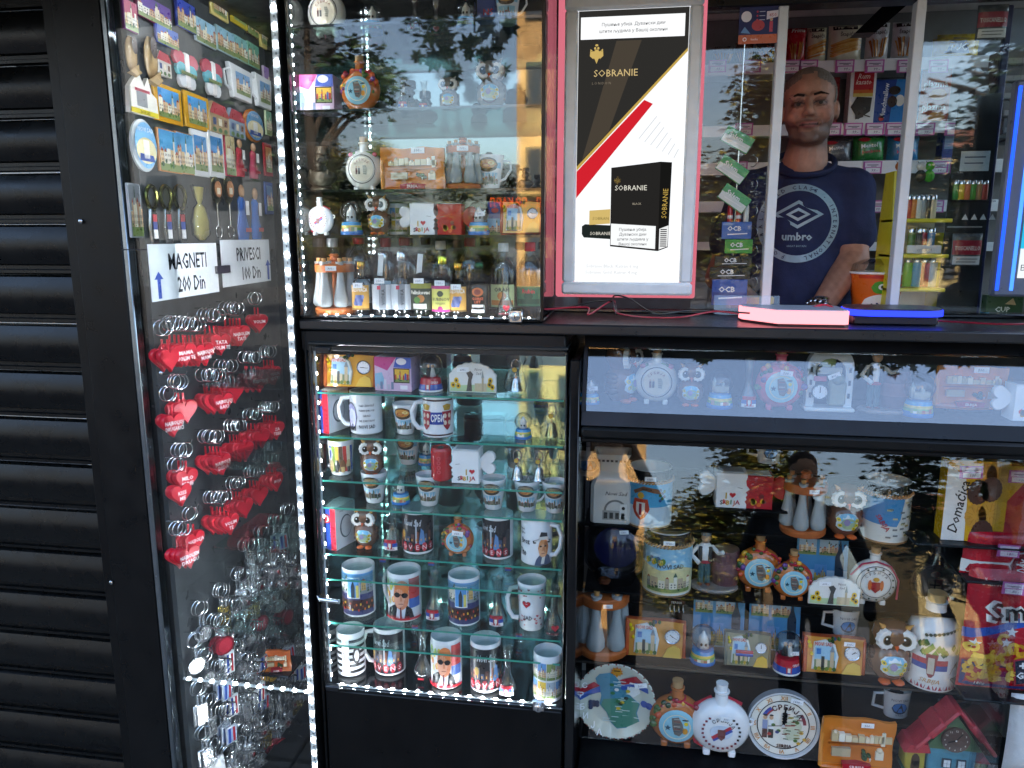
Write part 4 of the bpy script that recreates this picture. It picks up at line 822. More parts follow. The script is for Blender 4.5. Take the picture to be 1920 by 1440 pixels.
def m_strip(p, r, h):
    for k in range(6): p.rect(-1.5*r, (.1+.14*k)*h, 1.5*r, (.17+.14*k)*h, '#141418', 0, .2*r)
    p.rect(-.28*r, .08*h, .24*r, .9*h, '#e6e8ea', 1, .15*r); p.text('partizan', -.08*r, .5*h, .2*r, '#141418', 2, w=.7*h, rot=R(-90), bold=.02); p.text('BEOGRAD', .2*r, .5*h, .09*r, '#141418', 2, w=.5*h, rot=R(-90)); p.ell(.75*r, .5*h, .3*r, .2*h, '#141418', 1, .1*r); p.ell(.75*r, .5*h, .2*r, .13*h, '#d9dadc', 2, .1*r)
def m_collage(p, r, h):
    c = [('#6fa6d8', '#b5d0e6'), ('#d8b43a', '#e6d27a'), ('#a8b4c0', '#cdd5dc'), ('#5f93c8', '#a5c4de'), ('#8a9a5a', '#b9c48a'), ('#b0a89a', '#d0cabf')]
    for i in range(4):
        for j in range(2): p.city((-1.3+.66*i)*r, (.1+.4*j)*h, (-.68+.66*i)*r, (.46+.4*j)*h, i*3+j, 0, .2*r, c[(i+j*2) % 6])
def m_hat(p, r, h):
    """portrait of a man in a hat, lettering beside him"""
    p.text('drugovi', -1.05*r, .78*h, .06*h, '#1a1a1e', 0, w=.5*r, bold=.02); p.text('i drugarice', -1.05*r, .7*h, .06*h, '#1a1a1e', 0, w=.6*r, bold=.02); p.text('Broz', -.75*r, .53*h, .12*h, '#1a1a1e', 0, w=.7*r, bold=.03); p.text('Tito', -.95*r, .28*h, .15*h, '#1a1a1e', 0, w=.6*r, bold=.03)
    p.poly([(-.1*r, .02*h), (1.1*r, .02*h), (.95*r, .2*h), (.6*r, .28*h), (.2*r, .24*h), (-.05*r, .12*h)], '#4a5670', 0, .12*r); p.poly([(.3*r, .05*h), (.6*r, .05*h), (.62*r, .24*h), (.32*r, .24*h)], '#d9d5cc', 1, .12*r)
    p.ell(.48*r, .4*h, .36*r, .2*h, '#d9935a', 1, .1*r); p.ell(.42*r, .34*h, .27*r, .14*h, '#e2ab80', 2, .1*r); p.ell(.62*r, .42*h, .16*r, .14*h, '#b8703f', 2, .1*r); p.poly([(.4*r, .42*h), (.5*r, .42*h), (.53*r, .34*h), (.37*r, .34*h)], '#c98555', 3); p.line(.33*r, .28*h, .55*r, .28*h, .016*h, '#8a4a3a', 3)
    for x in (.28, .58): p.ell(x*r, .44*h, .08*r, .02*h, '#2a1d18', 3, 0, 8)
    p.poly([(-.15*r, .5*h), (.9*r, .49*h), (1.0*r, .55*h), (.75*r, .58*h), (.7*r, .72*h), (.3*r, .75*h), (.15*r, .6*h), (-.2*r, .56*h)], '#2c2a2e', 4); p.poly([(.15*r, .58*h), (.74*r, .57*h), (.73*r, .64*h), (.18*r, .65*h)], '#d8d4cc', 5); p.poly([(-.12*r, .535*h), (.88*r, .53*h), (.85*r, .56*h), (-.1*r, .565*h)], '#e4e0d8', 5)
def m_lime(p, r, h):
    for k in range(9): p.rect((-1.3+.3*k)*r, .12*h, (-1.03+.3*k)*r, .86*h, ['#c23a2e', '#e8dfc0', '#3f5fa8', '#7a9a3a', '#d8a83a', '#5a4a3a'][k % 6], 0)
    for k in range(5): p.ell((-.9+.45*k)*r, .3*h, .22*r, .17*h, ['#6a4a2e', '#c8b88a', '#33302c'][k % 3], 1, .1*r); p.rect((-1.05+.45*k)*r, .1*h, (-.8+.45*k)*r, .26*h, ['#2b2724', '#b9a06a'][k % 2], 2)
    p.ell(-.5*r, .62*h, .2*r, .2*h, '#e6e8ea', 1, .1*r); p.ell(-.5*r, .62*h, .1*r, .14*h, '#27459c', 2)
def kiss_mug(t, h, col='#eceded', flip=1, word=True):
    """square mug whose side is a face in profile, heart-shaped handle"""
    w = .86*h; k = flip; side = [(.5, 0), (.5, .12), (.44, .2), (.5, .26), (.47, .33), (.52, .4), (.46, .47), (.58, .56), (.48, .66), (.46, .8), (.5, .92), (.49, 1)]
    po = [(-.46*w*k, 0)]+[(a*w*k, z*h) for a, z in side]+[(-.46*w*k, h)]
    b = B(); b.prism(po, -.33*h, .33*h, col, bev=.02*h); bo = b.build('body', 'ceramic', t)
    q = B(); q.box((0, 0, h-.0), (.78*w, .5*h, .004), '#c9ced0', bev=.001); q.build('mouth_opening', 'ceramic', t)
    q = B(); q.prism([(x, z) for x, z in heart2d(.72*h)], -.07*h, .07*h, col, Matrix.Translation((-.62*w*k, 0, .58*h)) @ Matrix.Rotation(R(-90*k), 4, 'Y'), bev=.035*h); q.build('heart_handle', 'ceramic', t)
    p = Pt(.0007)
    if word:
        p.text('I', -.08*w*k-.06*w, .36*h, .17*h, '#c9a01e', 0, bold=.03); p.heart(.14*w-.08*w*k, .37*h, .17*h, '#c02030', 0)
        for i, (c, cc) in enumerate(zip('SRBIJA', ['#2a2a30', '#c02030', '#d8a01e', '#3f8a3a', '#c8642a', '#a83a4a'])): p.text(c, (-.26+.1*i-.02*k)*w, (.16+.02*(i % 2))*h, .13*h, cc, 0, bold=.03)
    else:
        for i in range(9): p.ell(random.Random(i).uniform(-.3, .2)*w, random.Random(i+9).uniform(.1, .4)*h, .07*h, .07*h, ['#d8a01e', '#e0602a', '#7a1622', '#e8c33a'][i % 4], 0, 0, 8)
    p.line(.2*w*k, .6*h, .36*w*k, .58*h, .012*h, '#6a6460', 0); p.mapv(0, lambda x, y, z: (x, y-.333*h, z)); p.build('painted_words', 'print', bo)
def can_mug(t, h, r):
    b = B(); b.lathe([(r*.82, 0), (r*.98, .05*h), (r, .1*h), (r, .9*h), (r*.96, .95*h), (r*.86, h), (r*.8, h), (r*.8, .97*h), (0, .97*h)], '#b3161f', 24); bo = b.build('body', 'ceramic', t)
    p = Pt(.0008)
    for k in range(4): p.ring(0, (.3+.14*k)*h, .1*r, .2*r, '#cf4a50', 0, 12)
    p.wrap(r+.0002); p.build('embossed_letters', 'ceramic', bo)
    q = B(); q.tube([(r*.9, .02, .8*h), (r*1.4, .03, .7*h), (r*1.4, .03, .35*h), (r*.9, .02, .25*h)], .005, '#b3161f', 8); q.build('handle', 'ceramic', t)
    q = B(); q.lathe([(.0, 0), (r*.3, 0), (r*.3, .003)], '#c9ced2', 12, (0, -.2*r, .972*h)); q.build('tab', 'metal', t)
def wedding_bell(t, h, metal='#c8ccd0'):
    """small metal bell with ring in a clear cellophane bag"""
    b = B(); b.lathe([(.16*h, .04*h), (.15*h, .06*h), (.12*h, .16*h), (.1*h, .3*h), (.06*h, .36*h), (0, .37*h)], metal, 16); b.build('bell', 'metal', t)
    b = B(); b.tube([(.1*h*math.cos(a), 0, .62*h+.14*h*math.sin(a)) for a in [2*pi*i/18 for i in range(18)]], .016*h, '#d6d9dc', 6, True); b.tube([(0, 0, .36*h), (.02*h, 0, .42*h), (0, 0, .48*h)], .012*h, metal, 6); b.build('opener_ring', 'metal', t)
    p = B(); p.lathe([(0, -.01), (.055*h, -.01), (.055*h, 0)], '#b5382a', 14, M=Matrix.Translation((0, -.012, .55*h)) @ Matrix.Rotation(R(-90), 4, 'X'), cols=['#c9a23a', '#b3202f']); p.build('round_badge', 'ceramic', t)
    rr = random.Random(int(h*9e4)); b = B(); vs = []; n, m = 14, 8
    for j in range(m+1):
        z = h*j/m
        for i in range(n):
            a = 2*pi*i/n; q = (.22+.05*math.sin(j*1.1)+rr.uniform(-.025, .025))*h*(1 if j < m-1 else .8); vs.append((q*math.cos(a), q*.55*math.sin(a), z))
    b.add(vs, [(j*n+i, j*n+(i+1) % n, (j+1)*n+(i+1) % n, (j+1)*n+i) for j in range(m) for i in range(n)], '#fff'); b.build('cellophane_bag', 'clear_glass', t, smooth=20)
# ---------------- bottles
def big_bottle(t, h, fill='#140a0c', cap='#b3141f', label=None, square=False):
    n = 4 if square else 20; r = .2*h; prof = [(0, 0), (r*.96, 0), (r, .02*h), (r, .56*h), (r*.9, .66*h), (r*.55, .78*h), (.3*r, .84*h), (.3*r, .95*h)]
    b = B(); b.lathe(prof, '#fff', n if not square else 20, sy=.7); b.build('glass_body', 'clear_glass', t)
    if fill:
        b = B(); b.lathe([(0, .01*h), (r*.93, .012*h), (r*.97, .03*h), (r*.97, .56*h), (r*.87, .655*h), (r*.62, .74*h), (0, .742*h)], fill, 20, sy=.7); b.build('liquor', 'gloss_black', t)
    else:
        b = B(); rr = random.Random(int(h*1e4))
        for i in range(40): b.sph((rr.uniform(-.8, .8)*r, rr.uniform(-.6, .2)*r*.7, rr.choice([rr.uniform(.05, .1), rr.uniform(.5, .68)])*h), (r*.08, r*.06, r*.05), '#fff', 6, 4)
        b.build('glass_pattern', 'clear_glass', t)
    b = B(); b.lathe([(.36*r, .88*h), (.38*r, .89*h), (.38*r, .99*h), (.34*r, h), (0, h)], cap, 16); b.build('cap', 'plastic', t)
    if label:
        p = Pt(.0006); label(p, r, h); p.mapv(0, lambda x, y, z: (r*1.002*math.sin(x/r), -.7*r*1.002*math.cos(x/r)+y, z)); p.build('label', 'paper', t)
def lb_generic(c1, c2, word, wc='#222', z0=.1, z1=.42):
    def f(p, r, h):
        p.rect(-1.0*r, z0*h, 1.0*r, z1*h, c1, 0, .15*r); p.rect(-.9*r, (z0+.03)*h, .9*r, (z0+.1)*h, c2, 1, .15*r); p.text(word, 0, (z1-.07)*h, .06*h, wc, 1, w=1.5*r, bold=.02); p.ell(0, (z0+z1)/2*h, .35*r, .06*h, c2, 1, .1*r)
    return f
def lb_loz(p, r, h):
    p.rect(-1.1*r, .1*h, 1.1*r, .56*h, '#c9963c', 0, .15*r); p.text('LOZOVAČA', 0, .48*h, .075*h, '#f1ead8', 1, w=1.8*r, bold=.03)
    for k in range(12): p.ell((-.4+.2*(k % 4)+.1*(k//4))*r, (.22+.06*(k//4))*h, .16*r, .045*h, ['#5a6aa0', '#43528a', '#7a86b5'][k % 3], 1, 0, 8)
    p.rect(-1.1*r, .1*h, 1.1*r, .13*h, '#7a5a1e', 1, .15*r)
def lb_vodka(p, r, h): p.rect(-1.1*r, .1*h, 1.1*r, .5*h, '#b5babf', 0, .15*r); p.rect(-.1*r, .1*h, .5*r, .5*h, '#7d8389', 1, .15*r); p.rect(-.25*r, .42*h, .05*r, .48*h, '#c0304a', 2); p.text('VODKA', .25*r, .3*h, .28*r, '#2a2c30', 2, w=.3*h, rot=R(90), bold=.02)
def lb_pel(p, r, h): p.rect(-1.1*r, .1*h, 1.1*r, .52*h, '#1d2a14', 0, .15*r); p.rect(-1.1*r, .44*h, 1.1*r, .52*h, '#8a8a2a', 1, .15*r); p.text('Pelinkovac', 0, .38*h, .06*h, '#f0ead8', 1, w=1.9*r, shear=.2, bold=.03); p.ell(.1*r, .28*h, .35*r, .06*h, '#a8682a', 1, .1*r); p.ell(-.2*r, .26*h, .3*r, .05*h, '#4a7a2a', 2, .1*r); p.rect(-.6*r, .12*h, .6*r, .2*h, '#c9c9bb', 1, .15*r)
def lb_vinjak(p, r, h): p.rect(-1.1*r, .08*h, 1.1*r, .5*h, '#d3d06a', 0, .15*r); p.rect(-1.1*r, .46*h, 1.1*r, .51*h, '#b02a7a', 1, .15*r); p.rect(-1.1*r, .08*h, 1.1*r, .12*h, '#b02a7a', 1, .15*r); p.ell(0, .38*h, .3*r, .05*h, '#33402a', 1, .1*r); p.text('RUBINOV', 0, .29*h, .055*h, '#2a2c18', 1, w=1.7*r, bold=.02); p.text('VINJAK', 0, .22*h, .04*h, '#2a2c18', 1, w=1.3*r); p.ell(0, .13*h, .25*r, .045*h, '#b02a7a', 2, .1*r)
def lb_gorki(p, r, h): p.ell(0, .46*h, .6*r, .08*h, '#c2642a', 0, .1*r); p.ell(0, .46*h, .35*r, .05*h, '#7a2a1e', 1, .1*r); p.text('GORKI', 0, .34*h, .05*h, '#d9643a', 0, w=1.5*r, bold=.02); p.text('LIST', 0, .28*h, .05*h, '#d9643a', 0, w=1.2*r, bold=.02); p.rect(-.6*r, .18*h, .6*r, .23*h, '#d9d9d4', 0, .15*r); p.rect(-.7*r, .08*h, .7*r, .14*h, '#c9ccc8', 0, .15*r)
def small_bottle(t, h, label, gmat='clear_glass', fill=None, cap='#c9ced2', tag_=None, stripe=False):
    r = .185*h; b = B(); b.lathe([(0, 0), (r*.95, 0), (r, .02*h), (r, .54*h), (r*.85, .62*h), (r*.42, .7*h), (r*.38, .88*h)], '#fff', 20); b.build('glass_body', gmat, t)
    if fill: b = B(); b.lathe([(0, .01*h), (r*.95, .015*h), (r*.95, .54*h), (r*.8, .61*h), (r*.36, .7*h), (r*.34, .78*h), (0, .78*h)], fill, 18); b.build('liquor', 'gloss_black' if fill in ('#150d08',) else 'brown_liquor', t)
    b = B(); b.lathe([(r*.44, .86*h), (r*.46, .87*h), (r*.46, .985*h), (r*.4, h), (0, h)], cap, 16); b.build('screw_cap', 'metal', t)
    p = Pt(.0006); label(p, r, h); p.wrap(r+.0003); p.build('label', 'paper', t)
    if tag_: price(t, 0, -r-.004, .56*h, tag_, .026, .013)
    if stripe: b = B(); b.box((-.5*r, -.45*r, .8*h), (.45*r, .002, .34*h), '#d6d8d6', Matrix.Rotation(.1, 4, 'Y')); b.build('tax_strip', 'paper', t)
def carafe(t, h):
    r = .31*h; cz = .33*h; b = B(); prof = [(.14*h, 0), (.17*h, .02*h)]+[(r*math.sin(a)+.0, cz-r*math.cos(a)) for a in [R(38)+R(112)*k/12 for k in range(13)]]+[(.075*h, .66*h), (.05*h, .75*h), (.06*h, .9*h), (.07*h, .92*h)]
    b.lathe(prof, '#fff', 28, sy=.62); b.build('glass_body', 'carafe_glass', t); b = B(); b.lathe([(0, -.02*h), (.17*h, -.018*h), (.2*h, .0)], '#10185a', 24, M=Matrix.Translation((0, .02, cz-.01*h)) @ Matrix.Rotation(R(-90), 4, 'X')); b.build('cobalt_base', 'gloss_black', t)
    b = B(); b.lathe([(.048*h, .86*h), (.062*h, .92*h), (.075*h, .93*h), (.08*h, 1.0*h), (0, 1.0*h)], '#cbbf9f', 16); b.build('stopper', 'rough_clay', t); price(t, .07*h, -.17*h, .56*h, '500.-', .026, .012, -.1)
def jug(t, h):
    def oct_(w, z): return [(x*w, y*w*.8, z) for x, y in ((-.5, -.42), (-.42, -.5), (.42, -.5), (.5, -.42), (.5, .42), (.42, .5), (-.42, .5), (-.5, .42))]
    b = B(); lv = [(.56*h, 0), (.58*h, .02*h), (.58*h, .55*h), (.5*h, .64*h), (.36*h, .74*h), (.38*h, .86*h), (.52*h, h)]; vs = []
    for w, z in lv: vs += oct_(w, z)
    n = len(lv); vs += [(x*.9, y*.9, z-.004) for x, y, z in oct_(.5*h, h)]; fs = [(k*8+i, k*8+(i+1) % 8, k*8+8+(i+1) % 8, k*8+8+i) for k in range(n) for i in range(8)]+[tuple(reversed(range(8)))]
    vs += [(x*.6, y*.6, .8*h) for x, y, z in oct_(.5*h, h)]; fs += [((n)*8+i, n*8+(i+1) % 8, n*8+8+(i+1) % 8, n*8+8+i) for i in range(8)]+[tuple(n*8+8+i for i in range(8))]
    b.add(vs, fs, '#dcdad2'); bo = b.build('body', 'ceramic', t, smooth=30); p = Pt(.0008); p.text('Novi Sad', .06*h, .45*h, .06*h, '#33302e', 0, w=.34*h, shear=.3)
    p.ring(.06*h, .2*h, .13*h, .16*h, '#8d8a82', 0, 12, 0, pi); p.rect(-.12*h, .06*h, .22*h, .2*h, '#a8a59c', 0)
    for k in range(4): p.rect((-.1+.08*k)*h, .08*h, (-.05+.08*k)*h, .17*h, '#4a4845', 1)
    p.rect(.12*h, .08*h, .22*h, .3*h, '#e8e6de', 1); p.ell(.17*h, .24*h, .025*h, .025*h, '#2b2a28', 2, 0, 8); p.ell(.17*h, .14*h, .02*h, .02*h, '#2b2a28', 2, 0, 8)
    p.mapv(0, lambda x, y, z: (x, y-.234*h, z)); p.build('painted_town', 'print', bo)
    p = Pt(.0008); 
    for k in range(7): p.rect((-.2+.06*k)*h, .885*h, (-.165+.06*k)*h, .92*h, '#3a3836', 0)
    p.mapv(0, lambda x, y, z: (x, y-(.38+(z/h-.86))*h*.4-.003, z)); p.build('painted_rim', 'print', bo)
def stein(t, h, v=0):
    r = .37*h; b = B(); b.lathe([(0, 0), (r*1.02, 0), (r*1.02, .03*h), (r, .05*h), (r, .8*h), (r*1.03, .82*h), (r*.98, .9*h), (r*.97, .99*h), (r*.93, h), (r*.88, .99*h), (r*.86, .1*h), (0, .1*h)], '#d9d6cc', 30, cols=['#8a6a4a', '#8a6a4a', '#d9d6cc', '#d9dde0', '#b9865a', '#151414', '#151414', '#d9d6cc', '#d9d6cc', '#d9d6cc', '#d9d6cc']); bo = b.build('body', 'ceramic', t)
    b = B()
    for k in range(44): a = 2*pi*k/44; b.tube([(r*1.0*math.sin(a-.06), -r*1.0*math.cos(a-.06), .775*h), (r*1.07*math.sin(a), -r*1.07*math.cos(a), .8*h), (r*1.0*math.sin(a+.1), -r*1.0*math.cos(a+.1), .83*h)], .014*h, '#b58a5c', 5)
    b.build('rope_band', 'ceramic', t); p = Pt(.0008)
    if v == 0:
        p.rect(-1.5*r, .38*h, 1.5*r, .77*h, '#4fa3cc', 0, .15*r); p.rect(-1.5*r, .06*h, 1.5*r, .38*h, '#c9d9e0', 0, .15*r)
        p.poly([(-.8*r, .64*h), (-.3*r, .74*h), (.35*r, .7*h), (.6*r, .6*h), (.3*r, .62*h), (-.3*r, .67*h), (-.75*r, .58*h)], '#8a5a3a', 1, .1*r); p.text('SRBIJA', -.15*r, .69*h, .045*h, '#2a1f1a', 2, w=.8*r, bold=.02)
        p.poly([(-.75*r, .52*h), (-.05*r, .52*h), (0, .35*h), (-.15*r, .22*h), (-.4*r, .15*h), (-.66*r, .22*h), (-.8*r, .35*h)], '#c0452a', 2, .1*r); p.poly([(-.6*r, .46*h), (-.2*r, .46*h), (-.2*r, .3*h), (-.4*r, .2*h), (-.6*r, .3*h)], '#e2d8c8', 3, .1*r); p.rect(-.46*r, .24*h, -.34*r, .44*h, '#a02a34', 4); p.ell(-.4*r, .58*h, .16*r, .06*h, '#d8a83a', 3, .1*r)
        for k in range(7): p.ell((.45+.1*(k % 3))*r, (.5+.03*k)*h, .08*r, .03*h, ['#3a4a7a', '#4a6a34'][k % 2], 3, 0, 8)
    elif v == 1:
        p.rect(-1.5*r, .06*h, 1.5*r, .77*h, '#8fc0d6', 0, .15*r); p.poly([(-1.3*r, .06*h), (1.3*r, .06*h), (1.3*r, .4*h), (.5*r, .5*h), (-.3*r, .42*h), (-1.3*r, .5*h)], '#d8cfa0', 1, .15*r); p.text('NOVI SAD', .1*r, .5*h, .07*h, '#3a4048', 2, w=1.1*r, bold=.02); p.city(-.9*r, .08*h, 1.0*r, .42*h, 21, 2, .15*r, ('#d9cf9a', '#d9cf9a'), ('#e6dcc6', '#b9a58a', '#8a8a86'))
        for k in range(8): p.ell((-.9+.1*k)*r, (.55+.02*(k % 3))*h, .1*r, .05*h, ['#d8b43a', '#6a8a3a', '#4a6a8a'][k % 3], 3, 0, 8)
    else:
        p.rect(-1.5*r, .06*h, 1.5*r, .77*h, '#cfd2cc', 0, .15*r); p.poly([(-1.4*r, .35*h), (.3*r, .3*h), (.5*r, .77*h), (-1.4*r, .77*h)], '#3f86b8', 1, .15*r); p.text('SRBIJA', -.35*r, .36*h, .08*h, '#a8303a', 3, w=.9*r, rot=R(-55), bold=.02)
        rr = random.Random(3)
        for k in range(26): a, z = rr.uniform(-.2, 1.1)*r, rr.uniform(.1, .7)*h; p.rect(a-.1*r, z, a+.1*r, z+.03*h, rr.choice(['#8a8a6a', '#55604a', '#b9b48a', '#6a6f70', '#a89a5a']), 3, .1*r)
    p.wrap(r+.0005); p.build('relief_print', 'print', bo)
    if v < 2: price(t, .0, -r*1.02, .87*h, '1500.-', .032, .013)
def plate(t, d):
    r = d/2; b = B(); M = Matrix.Translation((0, 0, r)) @ Matrix.Rotation(R(-90), 4, 'X'); b.lathe([(0, -.006), (.62*r, -.006), (.7*r, -.009), (.97*r, -.02), (r, -.018), (r*.96, -.012), (.6*r, .003), (0, .003)], '#cdd0c0', 44, M=M); bo = b.build('dish', 'ceramic', t)
    b = B()
    for k in range(64): a = 2*pi*k/64; b.sph((.99*r*math.cos(a), -.02, r+.99*r*math.sin(a)), .024*r, '#d8d6cc' if k % 2 else '#8a4a44', 6, 4)
    b.build('beaded_rim', 'ceramic', t); p = Pt(.0009); z = lambda v: r+v*r
    p.poly([(-.42*r, z(.68)), (-.1*r, z(.74)), (.05*r, z(.55)), (.3*r, z(.3)), (.4*r, z(.12)), (.62*r, z(-.05)), (.55*r, z(-.3)), (.62*r, z(-.5)), (.4*r, z(-.55)), (.3*r, z(-.7)), (.06*r, z(-.75)), (-.12*r, z(-.6)), (-.22*r, z(-.35)), (-.4*r, z(-.15)), (-.36*r, z(.1)), (-.45*r, z(.35)), (-.52*r, z(.55))], '#4a8aa0', 1); p.poly([(-.3*r, z(0)), (.4*r, z(.1)), (.6*r, z(-.06)), (.52*r, z(-.3)), (.6*r, z(-.5)), (.3*r, z(-.68)), (.06*r, z(-.73)), (-.1*r, z(-.58)), (-.2*r, z(-.35)), (-.36*r, z(-.16))], '#4e8a74', 2)
    for pp, c in (([(-.95, .25), (-.55, .45), (-.4, .35), (-.6, .25), (-.93, .1)], '#b3303a'), ([(-.97, .08), (-.6, .24), (-.4, .34), (-.38, .18), (-.65, .08), (-.97, -.08)], '#2f56a8'), ([(.1, .55), (.5, .72), (.75, .5), (.5, .52), (.15, .42)], '#b3303a'), ([(.12, .4), (.5, .52), (.8, .42), (.82, .28), (.5, .38), (.15, .28)], '#2f56a8')): p.poly([(x*r, z(v)) for x, v in pp], c, 3)
    p.poly([(.3*r, z(.52)), (.55*r, z(.5)), (.62*r, z(.25)), (.45*r, z(.12)), (.28*r, z(.22))], '#e9e9e4', 4); p.ell(.37*r, z(.42), .04*r, .06*r, '#2a2a2c', 5); p.ell(.5*r, z(.42), .04*r, .06*r, '#2a2a2c', 5)
    p.star(.02*r, z(.78), .17*r, '#d9731f', 3); p.poly([(.02*r+.17*r*math.sin(.63+i*pi/5)*(1 if i % 2 == 0 else .6), z(.78)+.17*r*math.cos(.63+i*pi/5)*(1 if i % 2 == 0 else .6)) for i in range(10)], '#e08a2a', 4); p.ell(.02*r, z(.78), .11*r, .11*r, '#e6a03a', 5); p.rect(-.06*r, z(.8), .1*r, z(.84), '#2a2420', 6)
    for i, (ch, x, v) in enumerate((('С', -.78, .38), ('Р', -.86, .12), ('Б', -.83, -.2), ('И', -.74, -.43), ('Ј', -.55, -.66), ('А', -.38, -.82))): p.text(ch, x*r, z(v), .15*r, '#fafafa', 6, bold=.02)
    for k in range(7): p.ell((-.62+.08*(k % 3))*r, z(-.1-.07*(k//3)), .06*r, .06*r, '#33405f', 4, 0, 8); p.ell(.72*r, z(-.02), .09*r, .09*r, '#3a55a0', 4, 0, 12) if k == 0 else None; p.ell(.84*r, z(-.04), .09*r, .09*r, '#34509a', 5, 0, 12) if k == 1 else None
    rr = random.Random(2)
    for k in range(26): x, v = rr.uniform(-.35, .45), rr.uniform(-.6, .5); p.rect(x*r, z(v), (x+.18)*r, z(v+.02), '#cfe0dc', 4)
    for k in range(9): x, v = rr.uniform(-.3, .35), rr.uniform(-.5, .45); p.ell(x*r, z(v), .06*r, .045*r, rr.choice(['#8a3a34', '#c9b03a', '#e3e6e2', '#2f3f3a', '#3f7a4a']), 5, 0, 8)
    f = lambda x, zz: -.0065 if math.hypot(x, zz-r) < .66*r else -.0065-.0135*(math.hypot(x, zz-r)/r-.66)/.31
    p.onto(f); p.build('painted_map', 'print', bo); price(t, .62*r, -.028, 1.52*r, '500.-', .036, .014, -.2)
def wall_clock(t, d):
    r = d/2; M = Matrix.Translation((0, 0, r)) @ Matrix.Rotation(R(-90), 4, 'X'); b = B(); b.lathe([(0, -.006), (.92*r, -.006), (.95*r, -.014), (r, -.014), (r, .012), (0, .012)], '#e6e2d6', 44, M=M, cols=['#e9e5d8', '#b9bcc0', '#c9ccd0', '#9a9da0', '#9a9da0']); bo = b.build('case', 'ceramic', t)
    p = Pt(.0008); z = lambda v: r+v*r; p.ring(0, r, .7*r, .73*r, '#2a2826', 0, 40); p.ring(0, r, .9*r, .92*r, '#55504a', 0, 40)
    for k, s in enumerate(['XII', 'I', 'II', 'III', 'IIII', 'V', 'VI', 'VII', 'VIII', 'IX', 'X', 'XI']): a = k*pi/6; p.text(s, .81*r*math.sin(a), r+.81*r*math.cos(a), .12*r, '#c9863a', 1, rot=-a, bold=.02, w=.22*r)
    p.arc_text('СРБИЈА', 0, r, .55*r, .15*r, '#4a1f1a', R(118), R(35), 2, .03); p.ring(0, r, .55*r, .64*r, '#3a4a9a', 1, 12, R(125), R(155)); p.ring(0, r, .5*r, .55*r, '#a8303a', 1, 12, R(125), R(155)); p.ring(0, r, .55*r, .64*r, '#8a2f3a', 1, 10, R(5), R(35)); p.text('SERBIA', .05*r, z(-.62), .1*r, '#4a2a22', 2, w=.5*r, bold=.03)
    for x, c, e in ((-.5, '#8f98b8', '#5a3a34'), (-.33, '#e6e6e6', '#33302e')): p.rect((x-.07)*r, z(-.15), (x+.07)*r, z(.12), c, 1); p.rect((x-.07)*r, z(-.42), (x+.07)*r, z(-.15), e, 1); p.ell(x*r, z(.2), .06*r, .07*r, '#c9a07c', 1, 0, 10); p.ell(x*r, z(.27), .06*r, .03*r, '#2a2624', 2, 0, 8)
    p.poly([(.1*r, z(.1)), (.4*r, z(.25)), (.52*r, z(0)), (.45*r, z(-.4)), (.15*r, z(-.45)), (0, z(-.2))], '#c6cbb0', 1); rr = random.Random(5)
    for k in range(24): x, v = rr.uniform(-.05, .45), rr.uniform(-.42, .35); p.rect(x*r, z(v), (x+.14)*r, z(v+.025), rr.choice(['#5a6a4a', '#8a4a3a', '#44505a', '#a89a5a']), 2)
    for k in range(9): x, v = rr.uniform(-.5, .6), rr.uniform(-.55, .5); p.ell(x*r, z(v), .06*r, .05*r, rr.choice(['#c9a03a', '#3a4a8a', '#5a7a3a', '#a8423a']), 2, 0, 8)
    p.line(0, r, .05*r, z(.55), .05*r, '#121212', 5); p.line(0, r, .07*r, z(.34), .08*r, '#121212', 5); p.line(0, r, .32*r, z(.03), .03*r, '#a82a30', 5); p.line(0, r, -.42*r, z(-.05), .02*r, '#222', 5); p.ell(0, r, .04*r, .04*r, '#c9ccd0', 6, 0, 10)
    for v in (.12, .2, .28, .36): p.ell(.03*r, z(v), .075*r, .05*r, '#121212', 5, 0, 8)
    p.mapv(0, lambda x, y, zz: (x, y-.0062, zz)); p.build('painted_dial', 'print', bo); price(t, .32*r, -.02, 1.8*r, '1500.-', .034, .014, .15)
